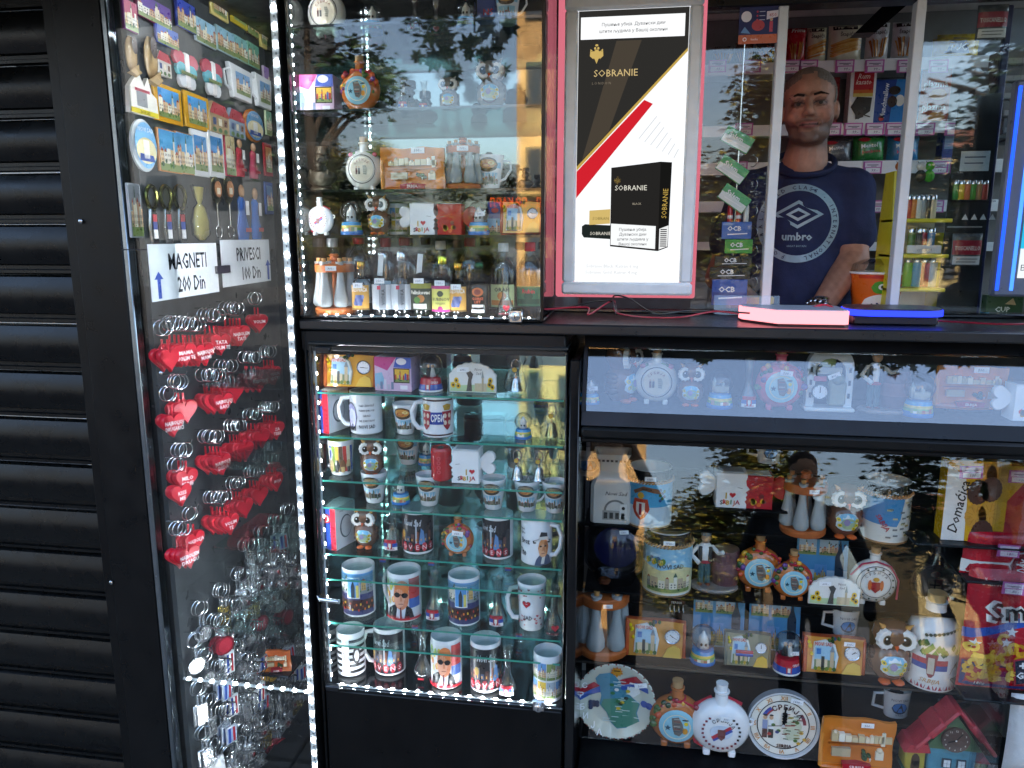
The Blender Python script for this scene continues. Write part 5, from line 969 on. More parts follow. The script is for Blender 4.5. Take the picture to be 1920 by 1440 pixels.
def house(t, w, h):
    b = B(); b.box((0, 0, .03*h), (w*.98, .075, .06*h), '#2f5a44', bev=.004); b.build('base', 'rough_clay', t)
    b = B(); b.box((.06*w, 0, .24*h), (.56*w, .06, .36*h), '#4a8aa0', bev=.004); b.build('blue_wall', 'rough_clay', t)
    b = B(); b.prism([(-.28*w, .4*h), (.4*w, .4*h), (.06*w, .88*h)], -.034, .03, '#4a6a4a', bev=.003); b.build('gable', 'rough_clay', t)
    b = B()
    for s in (-1, 1):
        for k in range(3):
            x0, z0 = .06*w+s*(.0+.15*k)*w, (.97-.18*k)*h; x1, z1 = .06*w+s*(.17+.15*k)*w, (.97-.18*(k+1)-.03)*h
            M = Matrix.Translation(((x0+x1)/2, -.008, (z0+z1)/2)) @ Matrix.Rotation(math.atan2(-(z1-z0), x1-x0), 4, 'Y'); b.box((0, 0, 0), (math.hypot(x1-x0, z1-z0), .09, .05*h+.008*(k % 2)), '#b3303c', M, .006)
    b.build('roof', 'rough_clay', t); b = B(); b.box((-.36*w, 0, .2*h), (.24*w, .055, .28*h), '#a89a3a', bev=.004); b.build('yellow_annex', 'rough_clay', t); b = B(); b.prism([(-.52*w, .32*h), (-.2*w, .34*h), (-.24*w, .46*h), (-.46*w, .44*h)], -.04, .03, '#b3303c', bev=.004); b.build('annex_roof', 'rough_clay', t)
    b = B(); b.prism(ngon(10, .05*w, .09*h, -.36*w, .2*h)+[], -.03, -.02, '#4a3626'); b.box((-.36*w, -.027, .12*h), (.1*w, .006, .16*h), '#4a3626'); b.build('door', 'rough_clay', t)
    b = B(); b.box((.42*w, 0, .17*h), (.13*w, .05, .22*h), '#6a7a3a', bev=.003); b.build('green_annex', 'rough_clay', t); b = B(); b.prism([(.34*w, .26*h), (.5*w, .26*h), (.42*w, .36*h)], -.036, .03, '#a83a44'); b.build('annex_roof', 'rough_clay', t)
    for x in (.0, .17):
        b = B(); b.box((x*w, -.031, .21*h), (.11*w, .004, .12*h), '#2a3a44'); wo = b.build('window', 'rough_clay', t)
        for i in (-1, 1):
            for j in (-1, 1): q = B(); q.box((x*w+i*.02*w, -.034, .21*h+j*.025*h), (.034*w, .003, .042*h), '#dfe6ea'); q.build('window_pane', 'ceramic', wo)
    M = Matrix.Translation((.06*w, -.036, .56*h)) @ Matrix.Rotation(R(90), 4, 'X'); b = B(); b.lathe([(0, .004), (.15*w, .004), (.165*w, .006), (.165*w, -.002)], '#55433c', 28, M=M); d_ = b.build('clock_dial', 'rough_clay', t); p = Pt(.0008)
    for k in range(12): a = k*pi/6; p.text(str(k or 12), .13*w*math.sin(a), .13*w*math.cos(a), .026*w, '#e4ddd2', 0, bold=.01)
    p.line(0, 0, .07*w, .1*w, .012*w, '#121010', 1); p.line(0, 0, -.09*w, -.03*w, .018*w, '#121010', 1); p.ell(0, 0, .012*w, .012*w, '#e9e9e9', 2, 0, 8); p.mapv(0, lambda x, y, z: (x+.06*w, y-.0415, z+.56*h)); p.build('numerals_and_hands', 'print', d_)
def photo(t, w, h, seed=1):
    b = B(); b.box((0, 0, h/2), (w, .004, h), '#4f93c4', Matrix.Rotation(-.1, 4, 'X'), .001); bo = b.build('plate', 'ceramic', t); p = Pt(.0006); p.rect(-.5*w, 0, .5*w, .35*h, '#a9c6da', 0); p.city(-.46*w, .62*h, -.12*w, .92*h, seed, 1, 0, ('#9fc0d6', '#c3d5e0')); p.city(-.06*w, .62*h, .3*w, .9*h, seed+1, 1, 0, ('#a5c4d8', '#c9d8e0')); p.city(-.14*w, .05*h, .1*w, .45*h, seed+2, 1, 0, ('#5a96cc', '#9ec2de'), ('#d8b43a', '#c9a766'))
    p.poly([(.25*w, .25*h), (.42*w, .25*h), (.42*w, .6*h), (.37*w, .75*h), (.34*w, .95*h), (.31*w, .75*h), (.25*w, .6*h)], '#2a3a4c', 3); p.ell(.34*w, .16*h, .08*w, .08*h, '#2a3a4c', 3); M = Matrix.Rotation(-.1, 4, 'X'); p.mapv(0, lambda x, y, z: tuple(M @ Vector((x, y-.0022, z)))); p.build('printed_views', 'print', bo)
def mini_mug(t, h):
    b = B(); b.lathe([(0, 0), (.36*h, 0), (.4*h, .06*h), (.46*h, h), (.42*h, h), (.36*h, .1*h), (0, .1*h)], '#dfe3e6', 22, sy=.6); bo = b.build('body', 'ceramic', t); b = B(); b.tube([(-.4*h, 0, .85*h), (-.75*h, 0, .82*h), (-.78*h, 0, .35*h), (-.4*h, 0, .25*h)], .06*h, '#dfe3e6', 8); b.build('handle', 'ceramic', t)
    p = Pt(.0006); p.text('NOVI SAD', .05*h, .74*h, .1*h, '#333a48', 0, w=.6*h); p.ell(.05*h, .42*h, .28*h, .22*h, '#22344e', 0, .08*h); p.ell(.05*h, .45*h, .25*h, .18*h, '#4a86c8', 1, .08*h); p.poly([(-.08*h, .27*h), (.2*h, .27*h), (.08*h, .62*h)], '#22303c', 2); p.text('SERBIA', .05*h, .16*h, .07*h, '#333a48', 0, w=.4*h); p.mapv(0, lambda x, y, z: ((.41+.05*z/h)*h*math.sin(x/(.42*h)), -.62*(.41+.05*z/h)*h*math.cos(x/(.42*h))+y, z)); p.build('printed_mark', 'print', bo)
def barrel_man(t, h):
    b = B(); b.lathe([(.36*h, 0), (.38*h, .03*h), (.36*h, .06*h)], '#8a7f76', 20, sy=.7); b.build('base', 'rough_clay', t); b = B(); b.lathe([(.2*h, 0), (.23*h, .2*h), (.23*h, .4*h), (.2*h, .58*h), (0, .58*h)], '#6e4a4e', 18, (.18*h, .02, .05*h), cols=['#5a3a40', '#7a5558', '#5a3a40', '#8a6a5a']); b.build('barrel', 'rough_clay', t)
    b = B(); x = -.16*h
    for s in (-1, 1): b.tube([(x+s*.05*h, 0, .05*h), (x+s*.05*h, 0, .25*h), (x+s*.03*h, 0, .45*h)], [.04*h, .05*h, .06*h], '#3a5a5e', 8); b.sph((x+s*.06*h, -.03*h, .05*h), (.045*h, .08*h, .035*h), '#8a4a30', 8, 5)
    b.lathe([(.09*h, .42*h), (.11*h, .55*h), (.12*h, .68*h), (.06*h, .75*h)], '#e4e2dc', 14, (x, 0, 0), sy=.7); b.tube([(x-.11*h, 0, .69*h), (x-.22*h, -.02, .58*h), (x-.1*h, -.04, .48*h)], .035*h, '#e4e2dc', 8); b.tube([(x+.1*h, 0, .69*h), (x+.2*h, -.02, .62*h), (x+.26*h, -.03, .66*h)], .035*h, '#e4e2dc', 8); b.sph((x, -.01, .85*h), (.075*h, .075*h, .09*h), '#c9a07c', 12, 8); b.build('figure', 'rough_clay', t)
    b = B(); b.lathe([(.08*h, 0), (.08*h, .05*h), (.05*h, .075*h), (0, .08*h)], '#9a9a98', 12, (x, -.01, .9*h)); b.box((x, -.085*h, .83*h), (.08*h, .012*h, .018*h), '#2a2624'); b.build('cap_and_moustache', 'rough_clay', t); b = B()
    for s in (-1, 1): b.box((x+s*.075*h, -.07*h, .58*h), (.06*h, .03*h, .26*h), '#2c3238', bev=.004)
    b.lathe([(.1*h, .42*h), (.105*h, .47*h)], '#a83a44', 14, (x, 0, 0), sy=.8); b.build('waistcoat_and_sash', 'rough_clay', t)
def arch_plaque(t, w, h):
    b = B(); b.box((0, 0, .03*h), (w, .06, .06*h), '#d9dcd8', bev=.003); b.build('base', 'ceramic', t)
    b = B(); pts = [(-.46*w, .06*h), (-.46*w, .75*h)]+[(-.46*w*math.cos(a), .7*h+.3*h*math.sin(a)) for a in [pi*k/12 for k in range(13)]]+[(.46*w, .06*h), (.3*w, .06*h)]+[(.3*w*math.cos(a), .62*h+.2*h*math.sin(a)) for a in [pi*k/8 for k in range(9)]]+[(-.3*w, .06*h)]
    b.prism(pts, -.012, .014, '#cfd4d4', bev=.002); b.build('arch', 'ceramic', t)
    b = B(); b.box((.15*w, -.008, .28*h), (.36*w, .02, .4*h), '#8d9480', bev=.006); b.sph((.15*w, -.01, .5*h), (.14*w, .02, .1*h), '#7f8a78', 10, 6); b.box((-.02*w, -.004, .62*h), (.5*w, .012, .1*h), '#a5a9a0'); b.box((-.05*w, .0, .76*h), (.32*w, .01, .2*h), '#8a9a5a', bev=.006); b.build('relief_castle', 'rough_clay', t)
    b = B(); b.box((-.2*w, -.014, .5*h), (.26*w, .006, .08*h), '#c25a74', bev=.002); b.build('pink_ribbon', 'ceramic', t)
    p = Pt(.0008)
    for s in (-1, 1):
        for k in range(3): p.rect(s*.38*w-.025*w, (.2+.2*k)*h, s*.38*w+.025*w, (.28+.2*k)*h, '#3a3f44', 0)
    p.mapv(0, lambda x, y, z: (x, y-.0125, z)); p.build('painted_windows', 'print', t); dial(t, -.2*w, -.016, .3*h, .17*w, '#7d8580', hands=(0, 2)); price(t, .05*w, -.024, .56*h, '800.-', .03, .012, -.4)
def bust(t, h):
    b = B(); c = '#4a4438'; b.box((0, 0, .06*h), (.5*h, .28*h, .12*h), c, bev=.01); b.lathe([(.2*h, .12*h), (.3*h, .2*h), (.36*h, .3*h), (.3*h, .42*h), (.14*h, .48*h), (.12*h, .56*h)], c, 20, sy=.6); b.build('shoulders', 'metal_bronze', t)
    b = B(); b.sph((0, -.02*h, .68*h), (.14*h, .16*h, .18*h), c, 16, 10); b.lathe([(.02*h, 0), (.035*h, .03*h), (.02*h, .08*h)], c, 8, (0, -.19*h, .64*h)); b.sph((0, -.15*h, .58*h), (.11*h, .07*h, .06*h), '#3a352b', 10, 6); b.sph((0, -.08*h, .52*h), (.1*h, .1*h, .1*h), '#3a352b', 10, 6)
    for s in (-1, 1): b.sph((s*.15*h, 0, .67*h), (.03*h, .04*h, .05*h), c, 8, 5); b.sph((s*.06*h, -.155*h, .71*h), (.035*h, .02*h, .015*h), '#2e2a22', 8, 5); b.sph((s*.2*h, -.12*h, .42*h), (.05*h, .03*h, .07*h), '#5a5244', 8, 5)
    b.build('bearded_head', 'metal_bronze', t); b = B(); b.lathe([(.16*h, .8*h), (.17*h, .84*h), (.165*h, .96*h), (.14*h, h), (0, h)], c, 18, (0, .01, 0)); b.build('cap', 'metal_bronze', t)
paint('metal_bronze', .4, metal=.7, var=.3, bump=.3, bscale=80)
def medallion(t, d):
    r = d/2; M = Matrix.Translation((0, 0, r)) @ Matrix.Rotation(R(-90), 4, 'X'); b = B(); b.lathe([(.72*r, -.004), (r, -.012), (r, -.006), (.7*r, .004)], '#fff', 40, M=M, cap=False); b.build('glass_rim', 'clear_glass', t); b = B()
    for k in range(48): a = 2*pi*k/48; b.sph((.8*r*math.cos(a), -.01, r+.8*r*math.sin(a)), .03*r, '#8d9092', 6, 4)
    b.build('beading', 'metal', t); b = B(); b.lathe([(0, -.006), (.72*r, -.004)], '#26221f', 32, M=M); q = b.build('dark_centre', 'gloss_black', t); p = Pt(.001); p.ell(0, r*1.35, .2*r, .14*r, '#8f8a80', 0); p.poly([(-.3*r, 1.15*r), (.3*r, 1.15*r), (.26*r, .75*r), (0, .5*r), (-.26*r, .75*r)], '#77726a', 0); p.line(0, .6*r, 0, 1.1*r, .05*r, '#26221f', 1); p.line(-.2*r, .88*r, .2*r, .88*r, .05*r, '#26221f', 1); p.mapv(0, lambda x, y, z: (x, y-.0064, z)); p.build('embossed_crest', 'metal', q)
def ornate_bottle(t, h):
    r = .25*h; b = B(); b.lathe([(0, 0), (r, 0), (r*1.02, .02*h), (r, .6*h), (r*.85, .7*h), (r*.5, .78*h), (r*.4, .82*h), (r*.4, .9*h), (r*.44, .91*h)], '#e3e3e0', 28); bo = b.build('body', 'ceramic', t); b = B(); b.lathe([(r*.33, .9*h), (r*.38, h), (0, h)], '#c2a06a', 14); b.build('cork', 'rough_clay', t); p = Pt(.0008); rr = random.Random(8)
    for k in range(16): p.poly([((-1.1+.14*k)*r, .02*h), ((-1.03+.14*k)*r, .07*h), ((-.96+.14*k)*r, .02*h)], '#a83a44', 0)
    p.rect(-1.2*r, .24*h, 1.2*r, .29*h, '#e3e3e0', 0, .15*r); p.rect(-1.1*r, .24*h, .3*r, .3*h, '#2f4a9a', 1, .15*r); p.rect(-1.1*r, .3*h, .3*r, .36*h, '#b3303a', 1, .15*r); p.poly([(-.55*r, .42*h), (-.1*r, .42*h), (-.12*r, .22*h), (-.33*r, .14*h), (-.53*r, .22*h)], '#8a2f34', 2, .1*r); p.rect(-.45*r, .2*h, -.22*r, .38*h, '#c9bba8', 3, .1*r)
    for k in range(20): x, z = rr.uniform(-1.1, 1.1)*r, rr.uniform(.42, .53)*h; p.poly([(x-.12*r, z), (x, z+.05*h), (x+.12*r, z), (x, z-.035*h)], rr.choice(['#2f6a34', '#3f8a3f', '#24542a']), 2)
    p.ell(.7*r, .26*h, .4*r, .16*h, '#dfe6ea', 2, .12*r); p.poly([(.4*r, .2*h), (.95*r, .2*h), (.8*r, .34*h), (.6*r, .3*h)], '#7a6a4a', 3); p.text('SRBIJA', -.35*r, .12*h, .05*h, '#c08a3a', 2, w=.9*r, shear=.3)
    for k in range(9): x = (-.6+.15*k)*r; p.line(x, (.6+.01*k)*h, x+.1*r, (.63+.012*k)*h, .008*h, '#3f4a3a', 1); p.ell(x, (.62+.01*k)*h, .07*r, .02*h, '#3a4536', 2, 0, 6)
    p.wrap(r+.0004); p.build('painted_crest', 'print', bo)
# ---------------- bags and packets
def bag(t, w, h, d, draw, col='#c02030', crimp=True, mat='foil', seed=1):
    rr = random.Random(seed); nx, nz = 12, 14; f0 = lambda u, v: d*(max(0, 1-(2*u)**4)**.6)*(max(0, 1-(2*v-1)**6)**.7)
    wr = [(rr.uniform(0, 6), rr.uniform(8, 20), rr.uniform(.0, .022)) for _ in range(5)]
    f = lambda x, z: -f0(max(-.5, min(.5, x/w)), max(0, min(1, z/h)))-sum(a*d*math.sin(k*(x/w)+p_+k*.7*z/h) for p_, k, a in wr)*(1 if .04 < z/h < .96 else 0)
    b = B(); vs = [((i/nx-.5)*w*(1-.03*math.sin(pi*j/nz)), f((i/nx-.5)*w, j/nz*h), j/nz*h) for j in range(nz+1) for i in range(nx+1)]; m = len(vs); vs += [(x, -y*.5+.001, z) for x, y, z in vs]; q = nx+1; fs = [(j*q+i, j*q+i+1, (j+1)*q+i+1, (j+1)*q+i) for j in range(nz) for i in range(nx)]; fs += [(m+a[3], m+a[2], m+a[1], m+a[0]) for a in fs]
    b.add(vs, fs, col); bo = b.build('bag_film', mat, t, smooth=50)
    if crimp:
        c = B()
        for z in (.985*h, .015*h):
            for k in range(5): c.box((0, -.0012, z+(k-2)*h*.006), (w*.98, .002, h*.003), col)
        c.build('crimped_seam', mat, t, smooth=0)
    p = Pt(.0012); p.auto = .07*w; draw(p, w, h); p.onto(f); p.build('printed_front', mat, bo, smooth=50); return f
def pink_tag(t, x, y, z, w=.04, h=.03, txt='180.-', rot=0):
    M = Matrix.Translation((x, y, z)) @ Matrix.Rotation(rot, 4, 'Y'); b = B(); b.box((0, 0, 0), (w, .0012, h), '#c766ae', M); o = b.build('price_tag', 'paper', t, smooth=0); p = Pt(.0006); p.rect(-.42*w, .02*h, .42*w, .4*h, '#ead9e8', 2); p.rect(-.36*w, -.42*h, .4*w, -.04*h, '#f0ecf0', 2); p.text(txt, .1*w, -.23*h, .24*h, '#5a4a7a', 3, w=.5*w, shear=.2); p.line(-.3*w, .2*h, .3*w, .2*h, .05*h, '#33304a', 3); p.line(-.1*w, .1*h, .2*w, .1*h, .04*h, '#33304a', 3); p.v = [tuple(M @ Vector(a)) for a in p.v]; p.build('price_writing', 'print', o, smooth=0)
def lighter(t, h, col, metal='#c9ced2'):
    r = .15*h; b = B(); b.lathe([(r*.9, 0), (r, .03*h), (r, .78*h), (r*.92, .8*h)], col, 16, sy=.6); b.build('body', 'plastic', t); b = B(); b.lathe([(r*.9, .8*h), (r*.9, .97*h), (r*.7, h), (0, h)], metal, 14, sy=.6); b.box((.06*h, -.06*h, .82*h), (.09*h, .05*h, .03*h), '#26282a'); b.build('metal_hood', 'metal', t)
# ================================================================== placing the goods
def proj(p):
    d = Vector(p)-CAM; k = d.dot(Fv); return Vector((960+FPX*d.dot(Rv)/k, 720-FPX*d.dot(Uv)/k))
def size(px, Y, z):
    x = XA(px, Y, z); a = proj((x, Y, z)); return x, 1/((proj((x, Y, z+.01))-a).length*100), 1/((proj((x+.01, Y, z))-a).length*100)
def put(name, label, cat, px, z, Y, rot=0, group=None, tilt=0):
    return thing(name, label, cat, group, (XA(px, Y, z), Y, z+.0005), R(rot), tilt)
G_OWL, G_FL, G_GL, G_CUP, G_BB, G_MUG, G_RACK = 'ceramic owls', 'souvenir flasks', 'snow globes', 'small souvenir cups', 'clear brandy bottles', 'printed mugs', 'wooden racks of brandy bottles'
def O(px, hpx, z, Y, label, rot=0, **k): x, mz, mx = size(px, Y, z); owl(put('owl_figurine', label, 'owl figurine', px, z, Y, rot, G_OWL), hpx*mz, **k)
def FL(px, hpx, z, Y, label, style='fruit', rot=0, **k): x, mz, mx = size(px, Y, z); flask(put('souvenir_flask', label, 'flask', px, z, Y, rot, G_FL), hpx*mz, style, **k)
def GL(px, hpx, z, Y, label, rot=0, **k): x, mz, mx = size(px, Y, z); globe(put('snow_globe', label, 'snow globe', px, z, Y, rot, G_GL), hpx*mz, **k)
def CU(px, hpx, z, Y, label, handle=False, seed=0, rot=0): x, mz, mx = size(px, Y, z); cup(put('souvenir_cup', label, 'cup', px, z, Y, rot, G_CUP), hpx*mz, handle, seed)
def BB(px, hpx, z, Y, label, mark='flag'): x, mz, mx = size(px, Y, z); bell_bottle(put('brandy_bottle', label, 'bottle', px, z, Y, 0, G_BB), hpx*mz, mark)
def MU(px, hpx, wpx, z, Y, label, draw, rot=0, **k): x, mz, mx = size(px, Y, z); mug(put('printed_mug', label, 'mug', px, z, Y, rot, G_MUG), hpx*mz, wpx*mx/2, draw, **k)
def RK(px, hpx, z, Y, label, **k): x, mz, mx = size(px, Y, z); rack(put('bottle_rack', label, 'bottle rack', px, z, Y, 11, G_RACK), hpx*mz*.97, **k)
def S(fn, name, label, cat, px, wpx, hpx, z, Y, rot=0, group=None, tilt=0, **k):
    x, mz, mx = size(px, Y, z); t = put(name, label, cat, px, z, Y, rot, group, tilt)
    fn(t, *( [wpx*mx] if wpx else []), *([hpx*mz] if hpx else []), **k); return t
# ---------------- upper cabinet, top shelf downwards
s0, s1, s2, s3 = [z+.0005 for z in USH]; s4 = ZU0+.003
FL(614, 105, s0, .12, 'white flask with a beige dial on the topmost shelf', 'white')
FL(578, 100, s0, .2, 'white flask half hidden at the left of the topmost shelf', 'coat')
GL(699, 62, s0, .12, 'snow globe with blue base left on the topmost shelf')
BB(778, 80, s0, .14, 'brandy bottle with pink mark on the topmost shelf'); BB(818, 80, s0, .2, 'second brandy bottle on the topmost shelf', 'love')
GL(874, 62, s0, .12, 'snow globe with blue base right on the topmost shelf')
S(lambda t, w, h: carton(t, w, .06, h, '#2f4f9a', lambda p, w, h: (p.text('NS', .1*w, .6*h, .2*h, '#c03040', 0, bold=.02), p.rect(-.5*w, 0, .5*w, .2*h, '#1d2f6a', 0))), 'gift_box', 'blue gift box on the topmost shelf', 'box', 916, 34, 60, s0, .17)
CU(952, 62, s0, .09, 'white printed jug with handle on the topmost shelf', True, 3)
S(lambda t, w, h: carton(t, w, .07, h, '#b98ab0', gift_front), 'gift_box', 'pink and purple gift box beside the orange flask', 'box', 600, 68, 70, s1, .1, 4)
FL(677, 106, s1, .09, 'big orange flask with painted grapes in the upper cabinet', seed=3)
BB(758, 62, s1, .08, 'left brandy bottle with flag on the shelf under the topmost one'); BB(796, 58, s1, .1, 'right brandy bottle with flag on the shelf under the topmost one')
S(bust, 'tan_statuette', 'sand coloured statuette behind the brandy bottles', 'statuette', 768, None, 72, s1, .2)
O(843, 66, s1, .1, 'small white-faced owl behind the mirrored maple leaf', pale=True); O(922, 96, s1, .1, 'large owl under the mirrored maple leaf', pale=True)
S(bust, 'bust_statuette', 'dark bronze bust of a bearded man in a cap', 'statuette', 604, None, 84, s2, .1)
FL(685, 100, s2, .1, 'white flask with painted couple beside the bronze bust', 'white')
S(scroll, 'souvenir_plaque', 'orange scroll plaque beside the flask in the upper cabinet', 'plaque', 778, 116, 78, s2, .09, 0, 'souvenir plaques')
RK(869, 98, s2, .11, 'wooden rack of frosted bottles beside the orange scroll', tag_='900.-')
CU(919, 66, s2, .15, 'grey cup behind the bottle rack', True, 8); S(medallion, 'glass_medallion', 'glass medallion leaning behind the bottle rack', 'medallion', 928, 60, None, s2, .22)
S(bust, 'bust_statuette', 'small dark bust at the right end of the third shelf', 'statuette', 985, None, 44, s2, .16)
FL(602, 70, s3, .09, 'small white canteen with red strap in the upper cabinet', 'plain')
GL(660, 66, s3, .09, 'snow globe with skull-like tower beside the small canteen'); O(712, 76, s3, .09, 'brown owl between two snow globes in the upper cabinet')
MU(748, 58, 36, s3, .16, 'small patterned mug behind the brown owl', m_collage)
x, mz, mx = size(796, .09, s3); kiss_mug(put('kissing_mug', 'white kissing mug with heart handle in the upper cabinet', 'mug', 796, s3, .09), 58*mz, flip=1)
x, mz, mx = size(848, .09, s3); kiss_mug(put('kissing_mug', 'red kissing mug with price sticker in the upper cabinet', 'mug', 848, s3, .09), 57*mz, '#b3141f', -1, False)
GL(898, 64, s3, .09, 'snow globe beside the red kissing mug', tag_='500.-')
S(lambda t, w, h: carton(t, w, .07, h, '#33509a', lambda p, w, h: (p.city(-.5*w, 0, .5*w, .5*h, 4, 0, 0), p.ell(-.1*w, .75*h, .2*w, .08*h, '#c03a44', 0))), 'gift_box', 'blue printed box beside the yellow clock plaque', 'box', 936, 34, 60, s3, .16)
S(clock_plaque, 'clock_plaque', 'yellow clock plaque in the upper cabinet corner', 'clock', 978, 78, 62, s3, .09, 0, 'souvenir plaques', base='#d8a52c')
# bottles
for px, hp, fill, cap, lab in ((588, 150, None, '#e4e6e6', 'clear bottle with white cap at the left end'), (628, 150, None, '#e4e6e6', 'clear bottle with white cap behind the wooden rack'), (677, 158, '#140a0c', '#b3141f', 'dark liquor bottle with red cap behind the first grape brandy'), (727, 152, '#140a0c', '#a3121c', 'dark liquor bottle with red cap behind the vodka'), (762, 156, '#181012', '#8f1420', 'dark bottle with dim red cap behind the second vodka'), (828, 148, None, '#dfe2e2', 'clear bottle with white cap behind the yellow labelled bottle'), (882, 156, '#140a0c', '#8f1420', 'tall dark liquor bottle with red cap behind the green bottle'), (944, 146, None, '#e4e6e6', 'large clear decanter with white cap'), (993, 148, '#140a0c', '#c3141f', 'dark liquor bottle with red cap at the right end')):
    x, mz, mx = size(px, .19, s4); big_bottle(put('liquor_bottle', lab, 'bottle', px, s4, .14 if px > 930 else .18, 0, 'large liquor bottles'), hp*mz*.87, fill, cap, lb_generic('#8fb0c8', '#33506a', 'RAKIJA') if px in (677, 727) else (lb_generic('#2f6a4a', '#1d4a34', 'Rubin', '#d8303a', .12, .4) if px == 993 else (lb_generic('#b9c48a', '#c9843a', 'ORAH') if px == 944 else None)))
RK(631, 110, s4, .08, 'wooden rack of frosted bottles at the left of the liquor row', tag_='900.-')
for px, hp, lab, lb, gm, fill, cap, tg, st in ((680, 98, 'small grape brandy with amber label beside the rack', lb_loz, 'clear_glass', None, '#b58a3a', '50.-', False), (721, 114, 'small vodka bottle with torn tax strip', lb_vodka, 'clear_glass', None, '#c4c8cb', '250.-', True), (756, 116, 'small vodka bottle beside the herb liqueur', lb_vodka, 'clear_glass', None, '#c4c8cb', None, False), (793, 116, 'small dark herb liqueur with green label', lb_pel, 'green_bottle', '#150d08', '#3a3f34', '100.-', True), (831, 110, 'small brandy with lime and magenta label', lb_vinjak, 'clear_glass', '#a0601a', '#c8c84a', '100.-', False), (860, 98, 'small grape brandy with amber label beside the lime label', lb_loz, 'clear_glass', None, '#b58a3a', '50.-', False), (899, 100, 'small dark green bitter with round orange emblem', lb_gorki, 'green_bottle', '#150d08', '#2a4a34', None, False)):
    x, mz, mx = size(px, .07, s4); small_bottle(put('miniature_bottle', lab, 'bottle', px, s4, .06, 0, 'miniature liquor bottles'), hp*mz, lb, gm, fill, cap, tg, st)
BB(948, 84, s4, .06, 'clear brandy bottle with heart before the decanter', 'love')

# ---------------- lower cabinet
a, b_, c_, d_, e_, _f, f_, _g = [z+.0005 for z in LSH]; g_ = ZL0+.0005
S(clock_plaque, 'clock_plaque', 'yellow clock plaque on the top shelf of the lower cabinet', 'clock', 659, 98, 62, a, .08, 0, 'souvenir plaques', base='#d39a2c', side='#c2602c', hands=(270, 95))
S(lambda t, w, h: carton(t, w, .075, h, '#c2a8cc', gift_front), 'gift_box', 'lilac gift box on the top shelf of the lower cabinet', 'box', 747, 68, 62, a, .09, -3)
GL(808, 68, a, .08, 'snow globe with striped flag base', style='flag')
S(scallop, 'souvenir_plaque', 'white scalloped plaque with sunflowers in the lower cabinet', 'plaque', 887, 88, 56, a, .07, 0, 'souvenir plaques')
x, mz, mx = size(967, .09, a); wedding_bell(put('souvenir_bell', 'silver bell with opener ring on the top shelf of the lower cabinet', 'bell', 967, a, .09, 0, 'bagged bells'), 80*mz)
S(lambda t, w, h: carton(t, w, .085, h, '#e6e8ea', flag_front, flag_side), 'mug_box', 'white mug box with flag on the second shelf', 'box', 622, 36, 78, b_, .085, -18)
MU(688, 77, 57, b_, .08, 'white mug with penguin and black lettering', m_penguin, handle=-75)
CU(761, 56, b_, .08, 'small cup with oval picture beside the penguin mug', seed=2)
MU(822, 75, 56, b_, .075, 'white mug with double crest and blue banner', m_srb, handle=-70)
GL(981, 48, b_, .08, 'small snow globe beside the golden bell')
x, mz, mx = size(1034, .09, b_); wedding_bell(put('souvenir_bell', 'golden bell in cellophane at the right end', 'bell', 1034, b_, .09, 0, 'bagged bells'), 80*mz, '#b9a86a')
MU(641, 64, 46, c_, .08, 'slim yellow mug with green rim', m_lime, handle=-95, col='#d8dadc', inner='#a9c020', taper=.8)
O(698, 70, c_, .08, 'owl beside the green-rimmed mug', 12); CU(766, 56, c_, .2, 'pale cup at the back of the third shelf', seed=6); GL(800, 48, c_, .2, 'dim snow globe behind the red can mug')
x, mz, mx = size(828, .07, c_); can_mug(put('can_mug', 'red drink-can shaped mug', 'mug', 828, c_, .07), 60*mz, 19*mx)
x, mz, mx = size(885, .07, c_); kiss_mug(put('kissing_mug', 'white kissing mug with heart handle in the lower cabinet', 'mug', 878, c_, .07), 60*mz, flip=-1)
for px, lab in ((970, 'left silver bell in cellophane on the third shelf'), (1010, 'right silver bell in cellophane on the third shelf')): x, mz, mx = size(px, .09, c_); wedding_bell(put('souvenir_bell', lab, 'bell', px, c_, .09, 0, 'bagged bells'), 74*mz)
for i, (px, hd, lab) in enumerate(((703, False, 'small cup left of the little snow globe'), (805, False, 'small cup right of the little snow globe'), (925, False, 'small cup in the middle of the fourth shelf'), (988, True, 'small cup with handle on the fourth shelf'), (1040, False, 'small cup at the right end of the fourth shelf'))): CU(px, 56, d_, .08, lab, hd, i)
GL(752, 50, d_, .08, 'little snow globe between two small cups')
S(lambda t, w, h: carton(t, w, .085, h, '#e6e8ea', flag_front, flag_side), 'mug_box', 'white mug box with flag on the fifth shelf', 'box', 636, 34, 78, e_, .08, -18)
O(688, 74, e_, .08, 'owl beside the lower mug box'); BB(737, 86, e_, .07, 'brandy bottle with flag beside the black mug')
MU(785, 80, 56, e_, .08, 'black town mug in the middle of the fifth shelf', m_black); FL(859, 76, e_, .06, 'round flask with red ribbon between two black mugs', seed=6, tag_='600.-')
MU(934, 78, 56, e_, .08, 'black town mug right of the ribbon flask', m_black, a0=-25); MU(1006, 84, 58, e_, .06, 'white mug with portrait of a man in a hat', m_hat, handle=75, a0=5)
MU(675, 86, 58, f_, .09, 'white photo mug at the left of the sixth row', m_photo); MU(760, 86, 60, f_, .085, 'portrait mug with sunglasses on the sixth row', m_face, handle=-115)
BB(815, 84, f_, .08, 'brandy bottle with flag between portrait mug and photo mug'); MU(871, 86, 58, f_, .085, 'white photo mug in the middle of the sixth row', m_photo); BB(933, 86, f_, .075, 'brandy bottle with crest between photo mug and heart mug')
MU(997, 86, 54, f_, .08, 'white mug scattered with red hearts', m_hearts, handle=-80, taper=.85); BB(1038, 84, f_, .05, 'brandy bottle with big red heart', 'love')
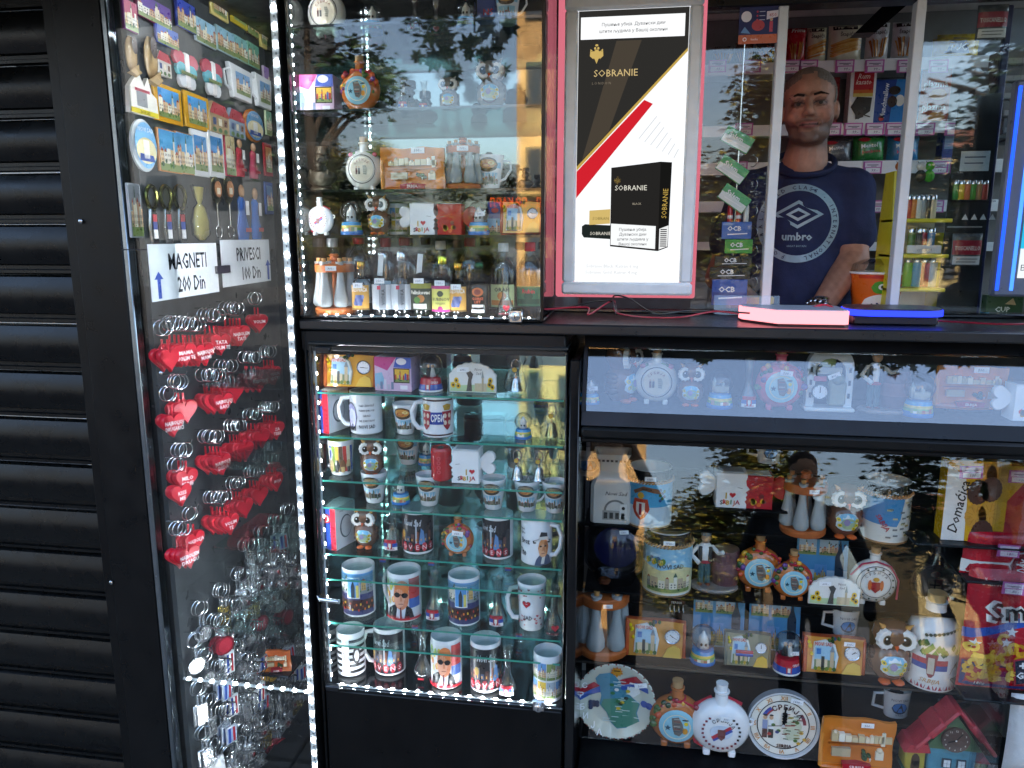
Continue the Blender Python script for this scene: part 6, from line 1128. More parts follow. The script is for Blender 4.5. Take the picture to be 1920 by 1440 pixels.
MU(660, 78, 50, g_, .085, 'black and white striped club mug', m_strip); MU(732, 84, 56, g_, .11, 'black town mug with handle on the cabinet floor', m_black, handle=-80, a0=-10); BB(794, 84, g_, .08, 'plain brandy bottle on the cabinet floor', 'plain')
MU(838, 88, 56, g_, .07, 'portrait mug with sunglasses on the cabinet floor', m_face); MU(911, 88, 57, g_, .07, 'black town mug beside the floor portrait mug', m_black, a0=20); BB(952, 84, g_, .045, 'brandy bottle with flag on the cabinet floor'); MU(1027, 84, 54, g_, .05, 'white mug with photo collage in the corner', m_collage)
for px, zz, lab in ((722, _f, 'tiny clear shot glass above the left photo mug'), (812, _f, 'tiny clear shot glass above the bottle by the portrait mug'), (955, _f, 'tiny clear shot glass above the heart mug'), (782, _g, 'tiny clear shot glass above the plain floor bottle'), (975, _g, 'tiny clear shot glass above the right floor bottle')):
    x, mz, mx = size(px, .12, zz); t = put('shot_glass', lab, 'glass', px, zz, .12, 0, 'tiny shot glasses'); h = 36*mz; b = B(); b.lathe([(0, 0), (.28*h, 0), (.3*h, .12*h), (.4*h, h), (.36*h, h), (.26*h, .16*h), (0, .16*h)], '#fff', 16); b.build('glass_body', 'clear_glass', t); p = Pt(.0006); p.rect(-.15*h, .4*h, .15*h, .5*h, '#b3202f', 0); p.rect(-.15*h, .3*h, .15*h, .4*h, '#2a4c9c', 0); p.wrap(.35*h); p.build('printed_mark', 'print', t)
# ---------------- counter display
z = zdf+.001
GL(1107, 52, z, .13, 'tiny snow globe at the left end of the counter display', tag_='300.-'); O(1162, 112, z, .17, 'big brown owl in profile in the counter display', 62); FL(1229, 104, z, .16, 'white flask with couple in the counter display', 'white'); O(1293, 82, z, .15, 'small owl facing front in the counter display'); GL(1349, 72, z, .14, 'snow globe with church in the counter display', style='church'); BB(1401, 92, z, .14, 'clear brandy bottle in the counter display'); FL(1459, 114, z, .14, 'pink fruit flask in the counter display', 'pink', tag_='500.-')
S(arch_plaque, 'arch_plaque', 'white arch plaque with small round clock', 'clock', 1550, 94, 118, z, .15); x, mz, mx = size(1643, .15, z); barrel_man(put('barrel_figurine', 'figurine of a man beside a barrel in the counter display', 'figurine', 1655, z, .15), 120*mz)
GL(1720, 80, z, .12, 'glass snow globe before the pinned scroll plaque', style='church')
zz = P(1812, 762, .18).z; S(scroll, 'souvenir_plaque', 'orange scroll plaque standing in the counter display', 'plaque', 1812, 128, 76, zz, .18, 0, 'souvenir plaques')
bx(XA(1770, .19, z), XA(1855, .19, z), .17, .23, z, zz-.001, '#23282e', 'riser_block', 'matte', CD)
x, mz, mx = size(1915, .12, z); kiss_mug(put('kissing_mug', 'white kissing mug cut by the right edge of the counter display', 'mug', 1916, z, .12), 66*mz, flip=1, word=False)
# ---------------- slat wall
z = R1
S(jug, 'white_jug', 'tall square white jug with sketch of a town', 'jug', 1146, None, 124, z, .36); S(lambda t, h: stein(t, h, 0), 'beer_stein', 'beer stein with crest beside the white jug', 'stein', 1216, None, 104, z, .35, 0, 'beer steins')
zk = P(1360, 946, .34).z; bx(XA(1300, .36, zk), XA(1470, .36, zk), .3, YW-.001, zk-.005, zk-.0005, '#060607', 'shelf_board', 'void_black', SW, bev=.001)
x, mz, mx = size(1360, .34, zk); kiss_mug(put('kissing_mug', 'white kissing mug on the slatwall under mirrored sky', 'mug', 1366, zk, .345), 64*mz, flip=1); kiss_mug(put('kissing_mug', 'red kissing mug with heart handle on the slatwall', 'mug', 1418, zk, .345), 60*mz, '#b3202c', -1, False)
RK(1504, 112, z, .34, 'wooden rack of frosted bottles beside the slatwall owl', tag_='900.-'); O(1580, 100, z, .33, 'owl with big white eyes beside the bottle rack on the slatwall'); S(lambda t, h: stein(t, h, 2), 'beer_stein', 'beer stein with map relief beside the slatwall owl', 'stein', 1655, None, 106, z, .34, 0, 'beer steins')
z = R2
S(carafe, 'glass_carafe', 'round glass carafe with cobalt centre', 'carafe', 1153, None, 192, z, .35); S(lambda t, h: stein(t, h, 1), 'beer_stein', 'beer stein with town view beside the carafe', 'stein', 1249, None, 112, z, .35, 0, 'beer steins')
x, mz, mx = size(1330, .36, z); barrel_man(put('barrel_figurine', 'figurine of a man beside a barrel on the slatwall', 'figurine', 1338, z, .37), 110*mz)
FL(1420, 104, z, .37, 'fruit flask behind the mirrored tree', seed=9); FL(1483, 90, z, .33, 'fruit flask with cork before the blue photo plate', seed=10)
S(photo, 'photo_plate', 'blue photo plate behind the scalloped plaque', 'photo plate', 1538, 96, 98, z, .41, 0, 'photo plates', seed=3); S(scallop, 'souvenir_plaque', 'white scalloped plaque with sunflowers on the slatwall', 'plaque', 1562, 96, 52, z, .31, 0, 'souvenir plaques'); FL(1633, 104, z, .34, 'white flask with crest and checked ribbon', 'coat')
S(medallion, 'glass_medallion', 'large glass medallion with dark crest', 'medallion', 1747, 96, None, z, .36); x, mz, mx = size(1752, .4, z); bell_bottle(put('brandy_bottle', 'tall clear bottle behind the glass medallion', 'bottle', 1752, z, .405, 0, G_BB), 168*mz, 'plain')
z = R3
RK(1130, 130, z, .35, 'wooden rack of frosted bottles above the map plate', tag_='900.-')
S(clock_plaque, 'clock_plaque', 'orange clock plaque left on the slatwall', 'clock', 1228, 114, 66, z, .33, 0, 'souvenir plaques', base='#c98a3a', hands=(310, 120)); GL(1317, 66, z, .33, 'snow globe with white tower before the photo plates')
zq = P(1345, 1206, .41).z
S(photo, 'photo_plate', 'blue photo plate behind the white-tower snow globe', 'photo plate', 1345, 96, 100, z, .41, 0, 'photo plates', seed=3); S(photo, 'photo_plate', 'blue photo plate behind the flag clock plaque', 'photo plate', 1449, 96, 100, z, .415, 0, 'photo plates', seed=3)
t = S(clock_plaque, 'clock_plaque', 'grey stone clock plaque with flag', 'clock', 1400, 88, 60, z, .32, 0, 'souvenir plaques', base='#8d8a72', side='#77786a', hands=(358, 0)); b = B(); b.box((-.012, -.02, .055), (.05, .008, .009), '#b3303a', bev=.002); b.box((-.012, -.02, .046), (.05, .008, .009), '#2f4a9a', bev=.002); b.build('flag_relief', 'ceramic', t)
GL(1474, 70, z, .32, 'snow globe with couple beside the flag clock plaque', style='flag', tag_='800.-'); S(clock_plaque, 'clock_plaque', 'orange clock plaque with sticker before the hanging mini mug', 'clock', 1561, 118, 66, z, .32, 0, 'souvenir plaques', base='#c98a3a', hands=(50, 70), tag_='300.-')
O(1664, 112, z, .32, 'owl beside the white painted bottle'); S(ornate_bottle, 'painted_bottle', 'white painted bottle with cork and crest', 'bottle', 1740, None, 160, z, .33)
for px, py, lab in ((1583, 1197, 'mini mug hanging above the orange clock plaque'), (1678, 1350, 'mini mug behind the scroll plaque corner'), (1440, 872, 'mini mug under the cornice'), (1104, 895, 'mini mug beside the white jug')):
    zz = P(px, py, .4).z; x, mz, mx = size(px, .4, zz); mini_mug(put('magnet_mug', lab, 'magnet', px, zz, .425, 0, 'mini mug magnets'), 48*mz)
for px, py, lab in ((1569, 996, 'metal hook magnet with crown below the owl'), (1269, 1122, 'metal hook magnet with crown below the town stein')):
    p_ = P(px, py, .43); t = thing('hook_magnet', lab, 'magnet', 'metal hook magnets', p_); b = B(); b.box((0, 0, -.012), (.055, .006, .014), '#7a4a4e', bev=.002); b.build('name_bar', 'metal', t); b = B(); b.poly if False else None; b.prism([(-.012, 0), (.012, 0), (.018, .016), (.008, .01), (0, .02), (-.008, .01), (-.018, .016)], -.003, .003, '#c9cccf'); b.build('crown', 'metal', t); q = Pt(.0006); q.text('SERBIA', 0, -.012, .008, '#e6e2da', 0, w=.05); q.mapv(0, lambda x, y, z: (x, y-.0032, z)); q.build('lettering', 'print', t)
    for k in range(4): b = B(); b.tube([(-.02+.0135*k, -.002, -.02), (-.02+.0135*k, -.004, -.036), (-.017+.0135*k, -.009, -.042), (-.014+.0135*k, -.01, -.036)], .0022, '#b9bcbf', 6); b.build('hook', 'metal', t)
# floor of the slat wall
z = Z4
S(plate, 'souvenir_plate', 'large round plate painted with a map', 'plate', 1152, 148, None, z, .25, tilt=-.08); FL(1266, 118, z, .24, 'fruit flask beside the map plate', seed=14); FL(1347, 128, z, .22, 'white canteen with red strap beside the wall clock', 'plain', tag_='300.-')
S(wall_clock, 'wall_clock', 'round wall clock with painted dial and Roman numerals', 'clock', 1464, 136, None, z, .23, tilt=-.08); S(scroll, 'souvenir_plaque', 'orange scroll plaque on the floor beside the wall clock', 'plaque', 1600, 136, 92, z, .22, 3, 'souvenir plaques'); S(house, 'house_clock', 'painted toy house clock with red roof', 'clock', 1763, 158, 132, z, .24)
# ---------------- packets right of the divider
YB = .27
def dom(p, w, h):
    p.rect(-.5*w, 0, .5*w, h, '#dca61c', 0); p.poly([(-.5*w, 0), (-.12*w, 0), (-.14*w, .5*h), (-.2*w, .8*h), (-.5*w, .95*h)], '#e9e6e2', 1); p.text('Domaćica', -.28*w, .42*h, .17*w, '#2a211c', 2, w=.82*h, rot=R(82), shear=.25, bold=.015)
    for x, zz, c in ((.12, .82, '#d69a3a'), (.3, .84, '#d8a040'), (.02, .62, '#55352a'), (.22, .66, '#5a392c'), (.02, .32, '#d69a3a'), (.24, .36, '#d8a040'), (.15, .12, '#4f3026')):
        n = 18; p.poly([(x*w+.17*w*(1+.06*(i % 2))*math.cos(2*pi*i/(2*n)), zz*h+.15*h*(1+.06*(i % 2))*math.sin(2*pi*i/(2*n))) for i in range(2*n)], c, 2 if c[1] == 'd' else 4)
        if c[1] == 'd':
            for i in range(9): a = 2*pi*i/9; p.line(x*w+.05*w*math.cos(a), zz*h+.05*h*math.sin(a), x*w+.15*w*math.cos(a), zz*h+.13*h*math.sin(a), .008*w, '#b8792a', 3)
def nob(p, w, h): p.rect(-.5*w, 0, .5*w, h, '#b3202f', 0); p.poly([(-.5*w, .55*h), (-.5*w, h), (-.05*w, h)], '#dca61c', 1); p.text('Noblice', .05*w, .45*h, .26*w, '#f1ece6', 2, w=.85*h, rot=R(82), shear=.3, bold=.01); p.poly([(.2*w, h), (.5*w, h), (.5*w, .7*h)], '#e9e6e2', 1)
p0 = P(1812, 1008, YB); x, mz, mx = size(1812, YB, p0.z)
bx(xpart-.2, xd1, YB-.06, YW, p0.z-.008, p0.z-.001, '#17191b', 'packet_shelf', 'black_metal', SW)
bx(XA(1758, YB, p0.z), xpart-.21, YB-.06, YW, p0.z-.008, p0.z-.001, '#17191b', 'packet_shelf', 'black_metal', SW) if False else None
t = put('biscuit_packet', 'yellow biscuit packet with chocolate biscuits', 'packet', 1813, p0.z, YB); carton(t, 114*mx, .05, 146*mz, '#dca61c', dom, mat='foil'); pink_tag(t, -.02, -.028, 126*mz, .056, .034, '130.-', -.04)
t = put('biscuit_packet', 'red biscuit packet at the right edge', 'packet', 1926, p0.z, YB); carton(t, 110*mx, .05, 140*mz, '#b3202f', nob, mat='foil'); pink_tag(t, -.05, -.028, 122*mz, .056, .034, '130.-')
def d_red(p, w, h): p.rect(-.5*w, .05*h, .5*w, .34*h, '#dfe3e2', 0, .1*w); p.ell(.2*w, .3*h, .17*w, .3*h, '#d9dcdc', 1, .06*w); p.ell(.2*w, .3*h, .155*w, .27*h, '#7a1626', 2, .06*w); p.text('DAX', .2*w, .3*h, .12*w, '#f1f1f1', 3, w=.3*h, rot=R(78), bold=.02)
p1 = P(1860, 1080, .24); x, mz, mx = size(1880, .24, p1.z); t = put('snack_bag', 'red snack bag with white band under the biscuits', 'snack bag', 1876, p1.z, .25, 0, 'snack bags'); bag(t, 158*mx, 84*mz, .02, d_red, '#b3142a', seed=2); pink_tag(t, -.005, -.036, 55*mz, .054, .034, '180.-', .03)
def d_smoki(p, w, h):
    p.poly([(-.5*w, .42*h), (.5*w, .66*h), (.5*w, .8*h), (-.1*w, .58*h), (-.5*w, .5*h)], '#2a56b0', 0, .08*w); p.rect(-.48*w, .03*h, .48*w, .24*h, '#1f2f6a', 0, .08*w); rr = random.Random(4)
    for x, zz in ((-.38, .4), (-.05, .43), (.22, .52), (.0, .52), (.38, .6)): p.star(x*w, zz*h, .07*w, '#eceef2', 1)
    for k in range(60):
        x, zz = rr.uniform(-.44, .3), rr.uniform(.12, .4); zz = min(zz, .42-.1*abs(x)); a = rr.uniform(0, 6.28); p.ring(x*w, zz*h, .025*w, .065*w, rr.choice(['#d9a21c', '#e0b02e', '#c68a16', '#e6bf4a']), 2+k % 6, 10, a, a+R(230))
    for x, zz in ((-.1, .47), (.02, .4)): p.ring(x*w, zz*h, .03*w, .075*w, '#e0b02e', 8, 12, .5, .5+R(230))
    p.text('Smoki', .12*w, .71*h, .16*h, '#f1eee8', 4, w=.98*w, rot=.12, bold=.07); p.text('Smoki', .12*w, .71*h, .145*h, '#1b1414', 6, w=.94*w, rot=.12, bold=.02); p.text('Štark', -.28*w, .9*h, .045*h, '#e9dcd8', 2, w=.3*w, shear=.3); p.heart(-.3*w, .885*h, .02*w, '#e9dcd8', 1)
    p.poly([(.06*w, .09*h), (.5*w, .16*h), (.5*w, .4*h), (.03*w, .31*h)], '#b3303c', 9, .06*w); p.poly([(.08*w, .1*h), (.5*w, .17*h), (.5*w, .38*h), (.05*w, .3*h)], '#1c2238', 10, .06*w); p.text('+30g', .25*w, .28*h, .07*h, '#e9ebf0', 11, rot=.12, w=.36*w, bold=.03); p.text('GRATIS', .28*w, .2*h, .055*h, '#e9ebf0', 11, rot=.12, w=.4*w, bold=.03); p.text('180g', -.28*w, .07*h, .03*h, '#dfe2ea', 2)
p2 = P(1872, 1296, .22); x, mz, mx = size(1880, .22, p2.z); bx(XA(1794, .22, p2.z), xd1, .17, YW, p2.z-.008, p2.z-.001, '#17191b', 'packet_shelf', 'black_metal', SW); bx(XA(1800, .24, p1.z), xd1, .2, YW, p1.z-.008, p1.z-.001, '#17191b', 'packet_shelf', 'black_metal', SW)
t = put('snack_bag', 'red and blue peanut puff bag with star print', 'snack bag', 1872, p2.z, .235, 0, 'snack bags'); bag(t, 166*mx, 222*mz, .03, d_smoki, '#b3142a', seed=5); pink_tag(t, -.015, -.04, 196*mz, .054, .034, '80.-', .03)
def d_white(p, w, h): p.text('RANI', 0, .55*h, .08*h, '#3a3430', 1, w=.5*w); p.ell(-.05*w, .8*h, .2*w, .1*h, '#7a2f2a', 1, .06*w); p.ell(.1*w, .25*h, .25*w, .1*h, '#c98a3a', 1, .06*w)
z5 = P(1900, 1445, .2).z; x, mz, mx = size(1920, .2, z5); t = put('snack_bag', 'white snack bag in the bottom right corner', 'snack bag', 1925, z5, .2, 0, 'snack bags'); bag(t, 96*mx, 142*mz, .024, d_white, '#d5d7da', seed=8); pink_tag(t, .0, -.034, 116*mz, .054, .034, '90.-', .1)
# ================================================================== magnets and key rings on the side wall of the tall showcase
ROTW = R(94.7)
def on_wall(px, py, wpx, hpx, name, label, cat, group, off=.003):
    c = panel_pt(px, py, off); w = (panel_pt(px+wpx/2, py, off)-panel_pt(px-wpx/2, py, off)).length; h = (panel_pt(px, py-hpx/2, off)-panel_pt(px, py+hpx/2, off)).length
    t = thing(name, label, cat, group, (c.x, c.y, c.z-h/2), ROTW); return t, w, h
def mag(px, py, w, h, label, kind, c1='#4f93c4', c2='#e8e4da', seed=1):
    t, w, h = on_wall(px, py, w, h, 'fridge_magnet', label, 'magnet', 'fridge magnets'); p = Pt(.0008); b = B(); y = -.008
    if kind in ('city', 'frame'):
        b.box((0, -.003, h/2), (w, .008, h), c2, bev=.0015); q = .03 if kind == 'city' else .12; p.city((-.5+q)*w, q*h, (.5-q)*w, (1-q)*h, seed, 0, 0, (c1, '#b9d4e4')); y = -.0075
    elif kind == 'round':
        b.lathe([(0, -.006), (w*.45, -.006), (w*.5, -.003), (w*.5, .002)], c2, 28, M=Matrix.Translation((0, 0, h/2)) @ Matrix.Rotation(R(-90), 4, 'X') @ Matrix.Diagonal((1, h/w, 1, 1))); p.ell(0, h/2, .44*w, .44*h, c1, 0); p.ell(0, h*.4, .4*w, .25*h, '#e2d7a8', 1); p.rect(-.12*w, .25*h, .1*w, .6*h, '#f0eee8', 2); p.poly([(-.3*w, .2*h), (.3*w, .2*h), (.25*w, .32*h), (-.28*w, .34*h)], '#2f4f9a', 2); p.text('NOVI SAD', 0, .8*h, .09*h, '#f6f6f4', 2, w=.7*w)
    elif kind == 'tower':
        b.prism([(-.5*w, 0), (.5*w, .02*h), (.46*w, .5*h), (.3*w, .6*h), (.2*w, .95*h), (.05*w, .7*h), (-.1*w, 1*h), (-.3*w, .8*h), (-.45*w, .6*h)], -.01, .001, c2, bev=.002); p.rect(-.46*w, .02*h, .46*w, .14*h, '#e0cc3a', 0); p.rect(-.25*w, .2*h, .1*w, .55*h, '#8d8f92', 0); p.text('NOVI SAD', 0, .08*h, .07*h, '#33302a', 1, w=.8*w); p.rect(-.3*w, .55*h, .2*w, .62*h, '#b8485a', 1); y = -.0105
    elif kind == 'shoe':
        b.sph((0, -.006, h*.42), (w*.42, .01, h*.42), c1, 12, 8); b.tube([(0, -.008, h*.1), (.1*w, -.014, 0), (.35*w, -.018, .04*h)], [.35*w, .2*w, .05*w], c1, 8); p.ell(0, .62*h, .22*w, .2*h, '#3a2a20', 0); y = -.0165
    elif kind == 'mug':
        b.prism([(-.3*w, 0), (.42*w, 0), (.5*w, .97*h), (-.4*w, h)], -.014, .001, '#e2e6e8', bev=.003); b.tube([(-.34*w, -.006, .85*h), (-.55*w, -.006, .7*h), (-.5*w, -.006, .3*h), (-.32*w, -.006, .2*h)], .004, '#e2e6e8', 7); p.city(-.2*w, .15*h, .36*w, .8*h, seed, 0, 0, ('#6a9cc8', '#c3d3dc')); y = -.0145
    elif kind == 'butterfly':
        for s, c in ((-1, '#b8485a'), (1, '#c25a6a')): b.prism(ngon(10, .24*w, .22*h, s*.25*w, .78*h), -.008, .001, c, bev=.002); b.prism(ngon(10, .2*w, .2*h, s*.2*w, .5*h), -.009, .001, '#5aa8b5', bev=.002); b.prism(ngon(10, .16*w, .2*h, s*.17*w, .2*h), -.009, .001, '#d6d9dc', bev=.002)
        b.box((0, -.006, .5*h), (.16*w, .012, .95*h), '#e9e6e4', bev=.003); p.rect(-.3*w, .35*h, .3*w, .45*h, '#6a7a4a', 0); y = -.0125
    elif kind == 'doll':
        b.lathe([(.3*w, 0), (.34*w, .2*h), (.2*w, .5*h), (.22*w, .7*h), (.1*w, .78*h)], c1, 12, sy=.5); b.sph((0, -.004, .87*h), (.18*w, .008, .12*h), '#c9a07c', 10, 6); p.rect(-.12*w, .45*h, .12*w, .7*h, '#ececec', 0); p.rect(-.2*w, .15*h, .2*w, .22*h, '#c23a44', 0); y = -.34*w*.5-.002
    elif kind == 'house':
        b.prism([(-.5*w, 0), (.5*w, 0), (.5*w, .6*h), (.3*w, .95*h), (-.3*w, h), (-.5*w, .62*h)], -.012, .001, c1, bev=.002); p.poly([(-.5*w, .6*h), (.5*w, .58*h), (.3*w, .93*h), (-.3*w, .97*h)], '#b3404a', 0)
        for k in range(3): p.rect((-.36+.28*k)*w, .25*h, (-.2+.28*k)*w, .48*h, ['#3f4f7a', '#e3d9c0', '#6a4a3a'][k], 0); p.ell((-.3+.28*k)*w, .1*h, .1*w, .08*h, '#4a6a34', 0, 0, 8)
        y = -.0125
    b.build('magnet_body', 'ceramic', t); p.mapv(0, lambda x, yy, z: (x, y+yy, z)); p.build('painted_picture', 'print', t)
for a in ((285, 22, 62, 42, 'purple town magnet in the top left corner', 'city', '#5a3a8a', '#6a2a4a', 11), (345, 30, 34, 52, 'deep blue town magnet beside the purple one', 'city', '#2a3f9a', '#33408a', 12), (408, 12, 30, 44, 'yellow magnet at the top centre', 'frame', '#c9b04a', '#d8c67a', 13), (445, 22, 28, 52, 'yellow magnet at the top right', 'frame', '#b8a03a', '#d8c040', 14), (470, 42, 20, 50, 'mustard magnet next to the strip light', 'city', '#d8b83a', '#5a4a3a', 15),
          (382, 62, 36, 44, 'pale blue landscape magnet, left of four', 'city', '#8fb8cc', '#b9ccd0', 16), (420, 78, 32, 44, 'pale blue landscape magnet, second of four', 'city', '#86b4c8', '#a9c4c8', 17), (448, 92, 24, 42, 'teal landscape magnet, third of four', 'city', '#7ab0b0', '#a0c4ba', 18), (472, 104, 20, 42, 'green landscape magnet, last of four', 'city', '#6aa890', '#8fc0aa', 19),
          (241, 95, 22, 80, 'carved wooden clog magnet on the left', 'shoe', '#b59a72'), (278, 102, 28, 96, 'carved wooden clog magnet on the right', 'shoe', '#b09468'), (262, 178, 54, 76, 'white tower magnet with yellow foot', 'tower', '#888', '#e6e2d8'), (346, 133, 46, 66, 'left butterfly magnet with red wing tips', 'butterfly'), (396, 148, 38, 64, 'right butterfly magnet with red wing tips', 'butterfly'),
          (444, 156, 46, 60, 'left white mug magnet with town view', 'mug', '#fff', '#fff', 21), (487, 172, 32, 58, 'right white mug magnet with town view', 'mug', '#fff', '#fff', 22), (312, 196, 50, 68, 'left tower photo magnet with ochre frame', 'frame', '#4f9ad0', '#d09a2c', 23), (366, 210, 44, 64, 'right tower photo magnet with ochre frame', 'frame', '#4f9ad0', '#d09a2c', 24), (405, 222, 36, 56, 'left red-roofed house magnet', 'house', '#b9a07c'), (438, 232, 30, 52, 'right red-roofed house magnet', 'house', '#8fa0b0'), (474, 236, 36, 60, 'round magnet with colourful rim beside the houses', 'round', '#5a9ac8', '#c9783a'),
          (268, 273, 46, 96, 'oval glass dish magnet with beach', 'round', '#7ab0d8', '#c9d0d2'), (315, 284, 42, 78, 'left beach magnet with white figure', 'city', '#5aa0cc', '#c98a5a', 26), (343, 288, 32, 76, 'right beach magnet with white figure', 'city', '#5aa0cc', '#b98a6a', 27), (372, 288, 30, 84, 'left sunset magnet in white frame', 'frame', '#3f86c0', '#e4e6e6', 28), (402, 290, 28, 84, 'right sunset magnet in white frame', 'frame', '#3f86c0', '#e4e6e6', 29),
          (428, 292, 18, 76, 'slim floral magnet beside the sunset frames', 'city', '#c9b88a', '#c23a54', 30), (448, 296, 20, 70, 'folk dancer magnet in red and white, left', 'doll', '#b3303f'), (474, 302, 20, 66, 'folk dancer magnet in red and white, right', 'doll', '#a83a54'), (453, 398, 26, 104, 'blue couple magnet on card, left', 'doll', '#2f62b0'), (478, 400, 22, 96, 'blue couple magnet on card, right', 'doll', '#2f6ab8'), (250, 395, 22, 100, 'grey metal tool magnet at the left frame', 'city', '#8f9296', '#a9acb0', 41), (500, 150, 16, 44, 'narrow violet magnet beside the right mug magnet', 'city', '#8a6aa8', '#c9b9d0', 42), (500, 300, 14, 60, 'narrow red magnet next to the light strip', 'frame', '#c98a5a', '#a8323c', 43), (502, 372, 14, 60, 'narrow blue magnet next to the light strip', 'frame', '#5a8ac0', '#2a4a8a', 44), (503, 232, 14, 44, 'narrow green magnet beside the round magnet', 'city', '#7aa88a', '#c9d8b0', 45), (240, 30, 24, 56, 'red violet magnet at the left frame in the top row', 'city', '#a83a5a', '#6a2a6a', 46), (492, 60, 14, 60, 'slim golden magnet at the top next to the strip light', 'frame', '#c9a84a', '#d8c67a', 47), (310, 70, 40, 34, 'blue lake magnet under the purple town magnets', 'city', '#3f62b0', '#4a5aa8', 48), (300, 120, 26, 44, 'small white house magnet left of the butterflies', 'house', '#d9d5cc')): mag(*a)
# openers, spoons and barrel
for px, lab in ((283, 'left bottle opener magnet with olive ring'), (310, 'middle bottle opener magnet with olive ring'), (336, 'right bottle opener magnet with olive ring')):
    t, w, h = on_wall(px, 402, 25, 112, 'opener_magnet', lab, 'opener', 'bottle opener magnets'); b = B(); b.tube([(.4*w*math.cos(a), -.006, .78*h+.19*h*math.sin(a)) for a in [2*pi*i/16 for i in range(16)]], .0055, '#8a8a4a', 7, True); b.build('opener_ring', 'metal', t); b = B(); b.prism([(-.22*w, .02*h), (.22*w, .02*h), (.3*w, .3*h), (.2*w, .6*h), (-.2*w, .6*h), (-.3*w, .3*h)], -.009, -.001, '#c9ccd0', bev=.002); b.build('opener_handle', 'metal', t); p = Pt(.0008); p.rect(-.16*w, .1*h, .16*w, .25*h, '#e9e9e9', 0); p.rect(-.16*w, .25*h, .16*w, .38*h, '#2f4a9a', 0); p.rect(-.16*w, .38*h, .16*w, .5*h, '#b3303a', 0); p.mapv(0, lambda x, y, z: (x, y-.0094, z)); p.build('flag_enamel', 'print', t)
t, w, h = on_wall(368, 400, 26, 100, 'wrapped_brush', 'small yellow broom wrapped in cellophane', 'broom', None); b = B(); b.lathe([(.15*w, 0), (.42*w, .1*h), (.46*w, .35*h), (.3*w, .6*h), (.1*w, .68*h), (.2*w, .78*h), (.3*w, .98*h)], '#b9aa5a', 16, (0, -.012, 0), sy=.4); b.build('broom_head', 'matte', t); b = B(); b.lathe([(.2*w, 0), (.5*w, .1*h), (.53*w, .35*h), (.36*w, .6*h), (.14*w, .68*h), (.3*w, .8*h), (.42*w, h)], '#fff', 16, (0, -.012, 0), sy=.5, cap=False); b.build('cellophane', 'clear_glass', t)
for px, lab in ((404, 'left souvenir spoon with painted bowl'), (427, 'right souvenir spoon with painted bowl')):
    t, w, h = on_wall(px, 388, 22, 116, 'souvenir_spoon', lab, 'spoon', 'souvenir spoons'); b = B(); b.sph((0, -.006, .76*h), (.48*w, .006, .22*h), '#b9b07c', 14, 8); b.build('bowl', 'metal', t); b = B(); b.tube([(0, -.006, .56*h), (0, -.006, .3*h), (0, -.006, .2*h)], [.003, .002, .003], '#cfd2d4', 8); b.tube([(.25*w*math.sin(a), -.006, .1*h-.1*h*math.cos(a)) for a in [2*pi*i/14 for i in range(14)]], .0025, '#cfd2d4', 6, True); b.build('stem', 'metal', t); p = Pt(.001); p.ell(0, .78*h, .3*w, .13*h, '#c98a5a', 0); p.rect(-.14*w, .7*h, .14*w, .8*h, '#e4dcc8', 1); p.mapv(0, lambda x, y, z: (x, y-.0125, z)); p.build('painted_bowl', 'print', t)
# price boards
def board(px0, px1, py0, py1, lab, l1, l2, arrow):
    a = panel_pt(px0, py0, .1); c = panel_pt(px1, py1, .1); w = (Vector((c.x, c.y))-Vector((a.x, a.y))).length; m = (a+c)/2; h = a.z-panel_pt(px0, py1+(12 if px0 < 400 else 20), .1).z
    t = thing('price_board', lab, 'sign', 'price boards', (m.x, m.y, a.z-h), ROTW); b = B(); b.box((0, .001, h/2), (w, .002, h), '#dcdfe2'); b.build('paper_sheet', 'paper', t, smooth=0); p = Pt(.0007); p.text(l1, .03*w, .69*h, .3*h, '#1d2026', 0, w=.86*w, bold=.015, sq=.85); p.text(l2, .06*w, .26*h, .29*h, '#1a1d22', 0, w=.66*w, bold=.02, sq=.85)
    x = arrow*w; p.rect(x-.022*w, .04*h, x+.022*w, .38*h, '#4a5fb0', 0); p.poly([(x-.06*w, .38*h), (x+.06*w, .38*h), (x, .52*h)], '#4a5fb0', 0); p.build('lettering', 'print', t, smooth=0); b = B()
    for s in (-.35, .35): b.tube([(s*w, .002, .9*h), (s*w, .1, .9*h)], .0015, '#9a9da0', 6)
    b.build('wire_holder', 'metal', t)
board(277, 412, 458, 556, 'white price board for magnets with blue arrow', 'MAGNETI', '200 Din', -.4); board(413, 508, 450, 520, 'white price board for key rings with blue arrow', 'PRIVESCI', '100 Din', .44)
t, w, h = on_wall(418, 505, 26, 14, 'holder_clip', 'dark clip joining the two price boards', 'clip', None, .104); b = B(); b.box((0, 0, h/2), (w, .006, h), '#3a3440', bev=.001); b.build('clip_body', 'plastic', t)
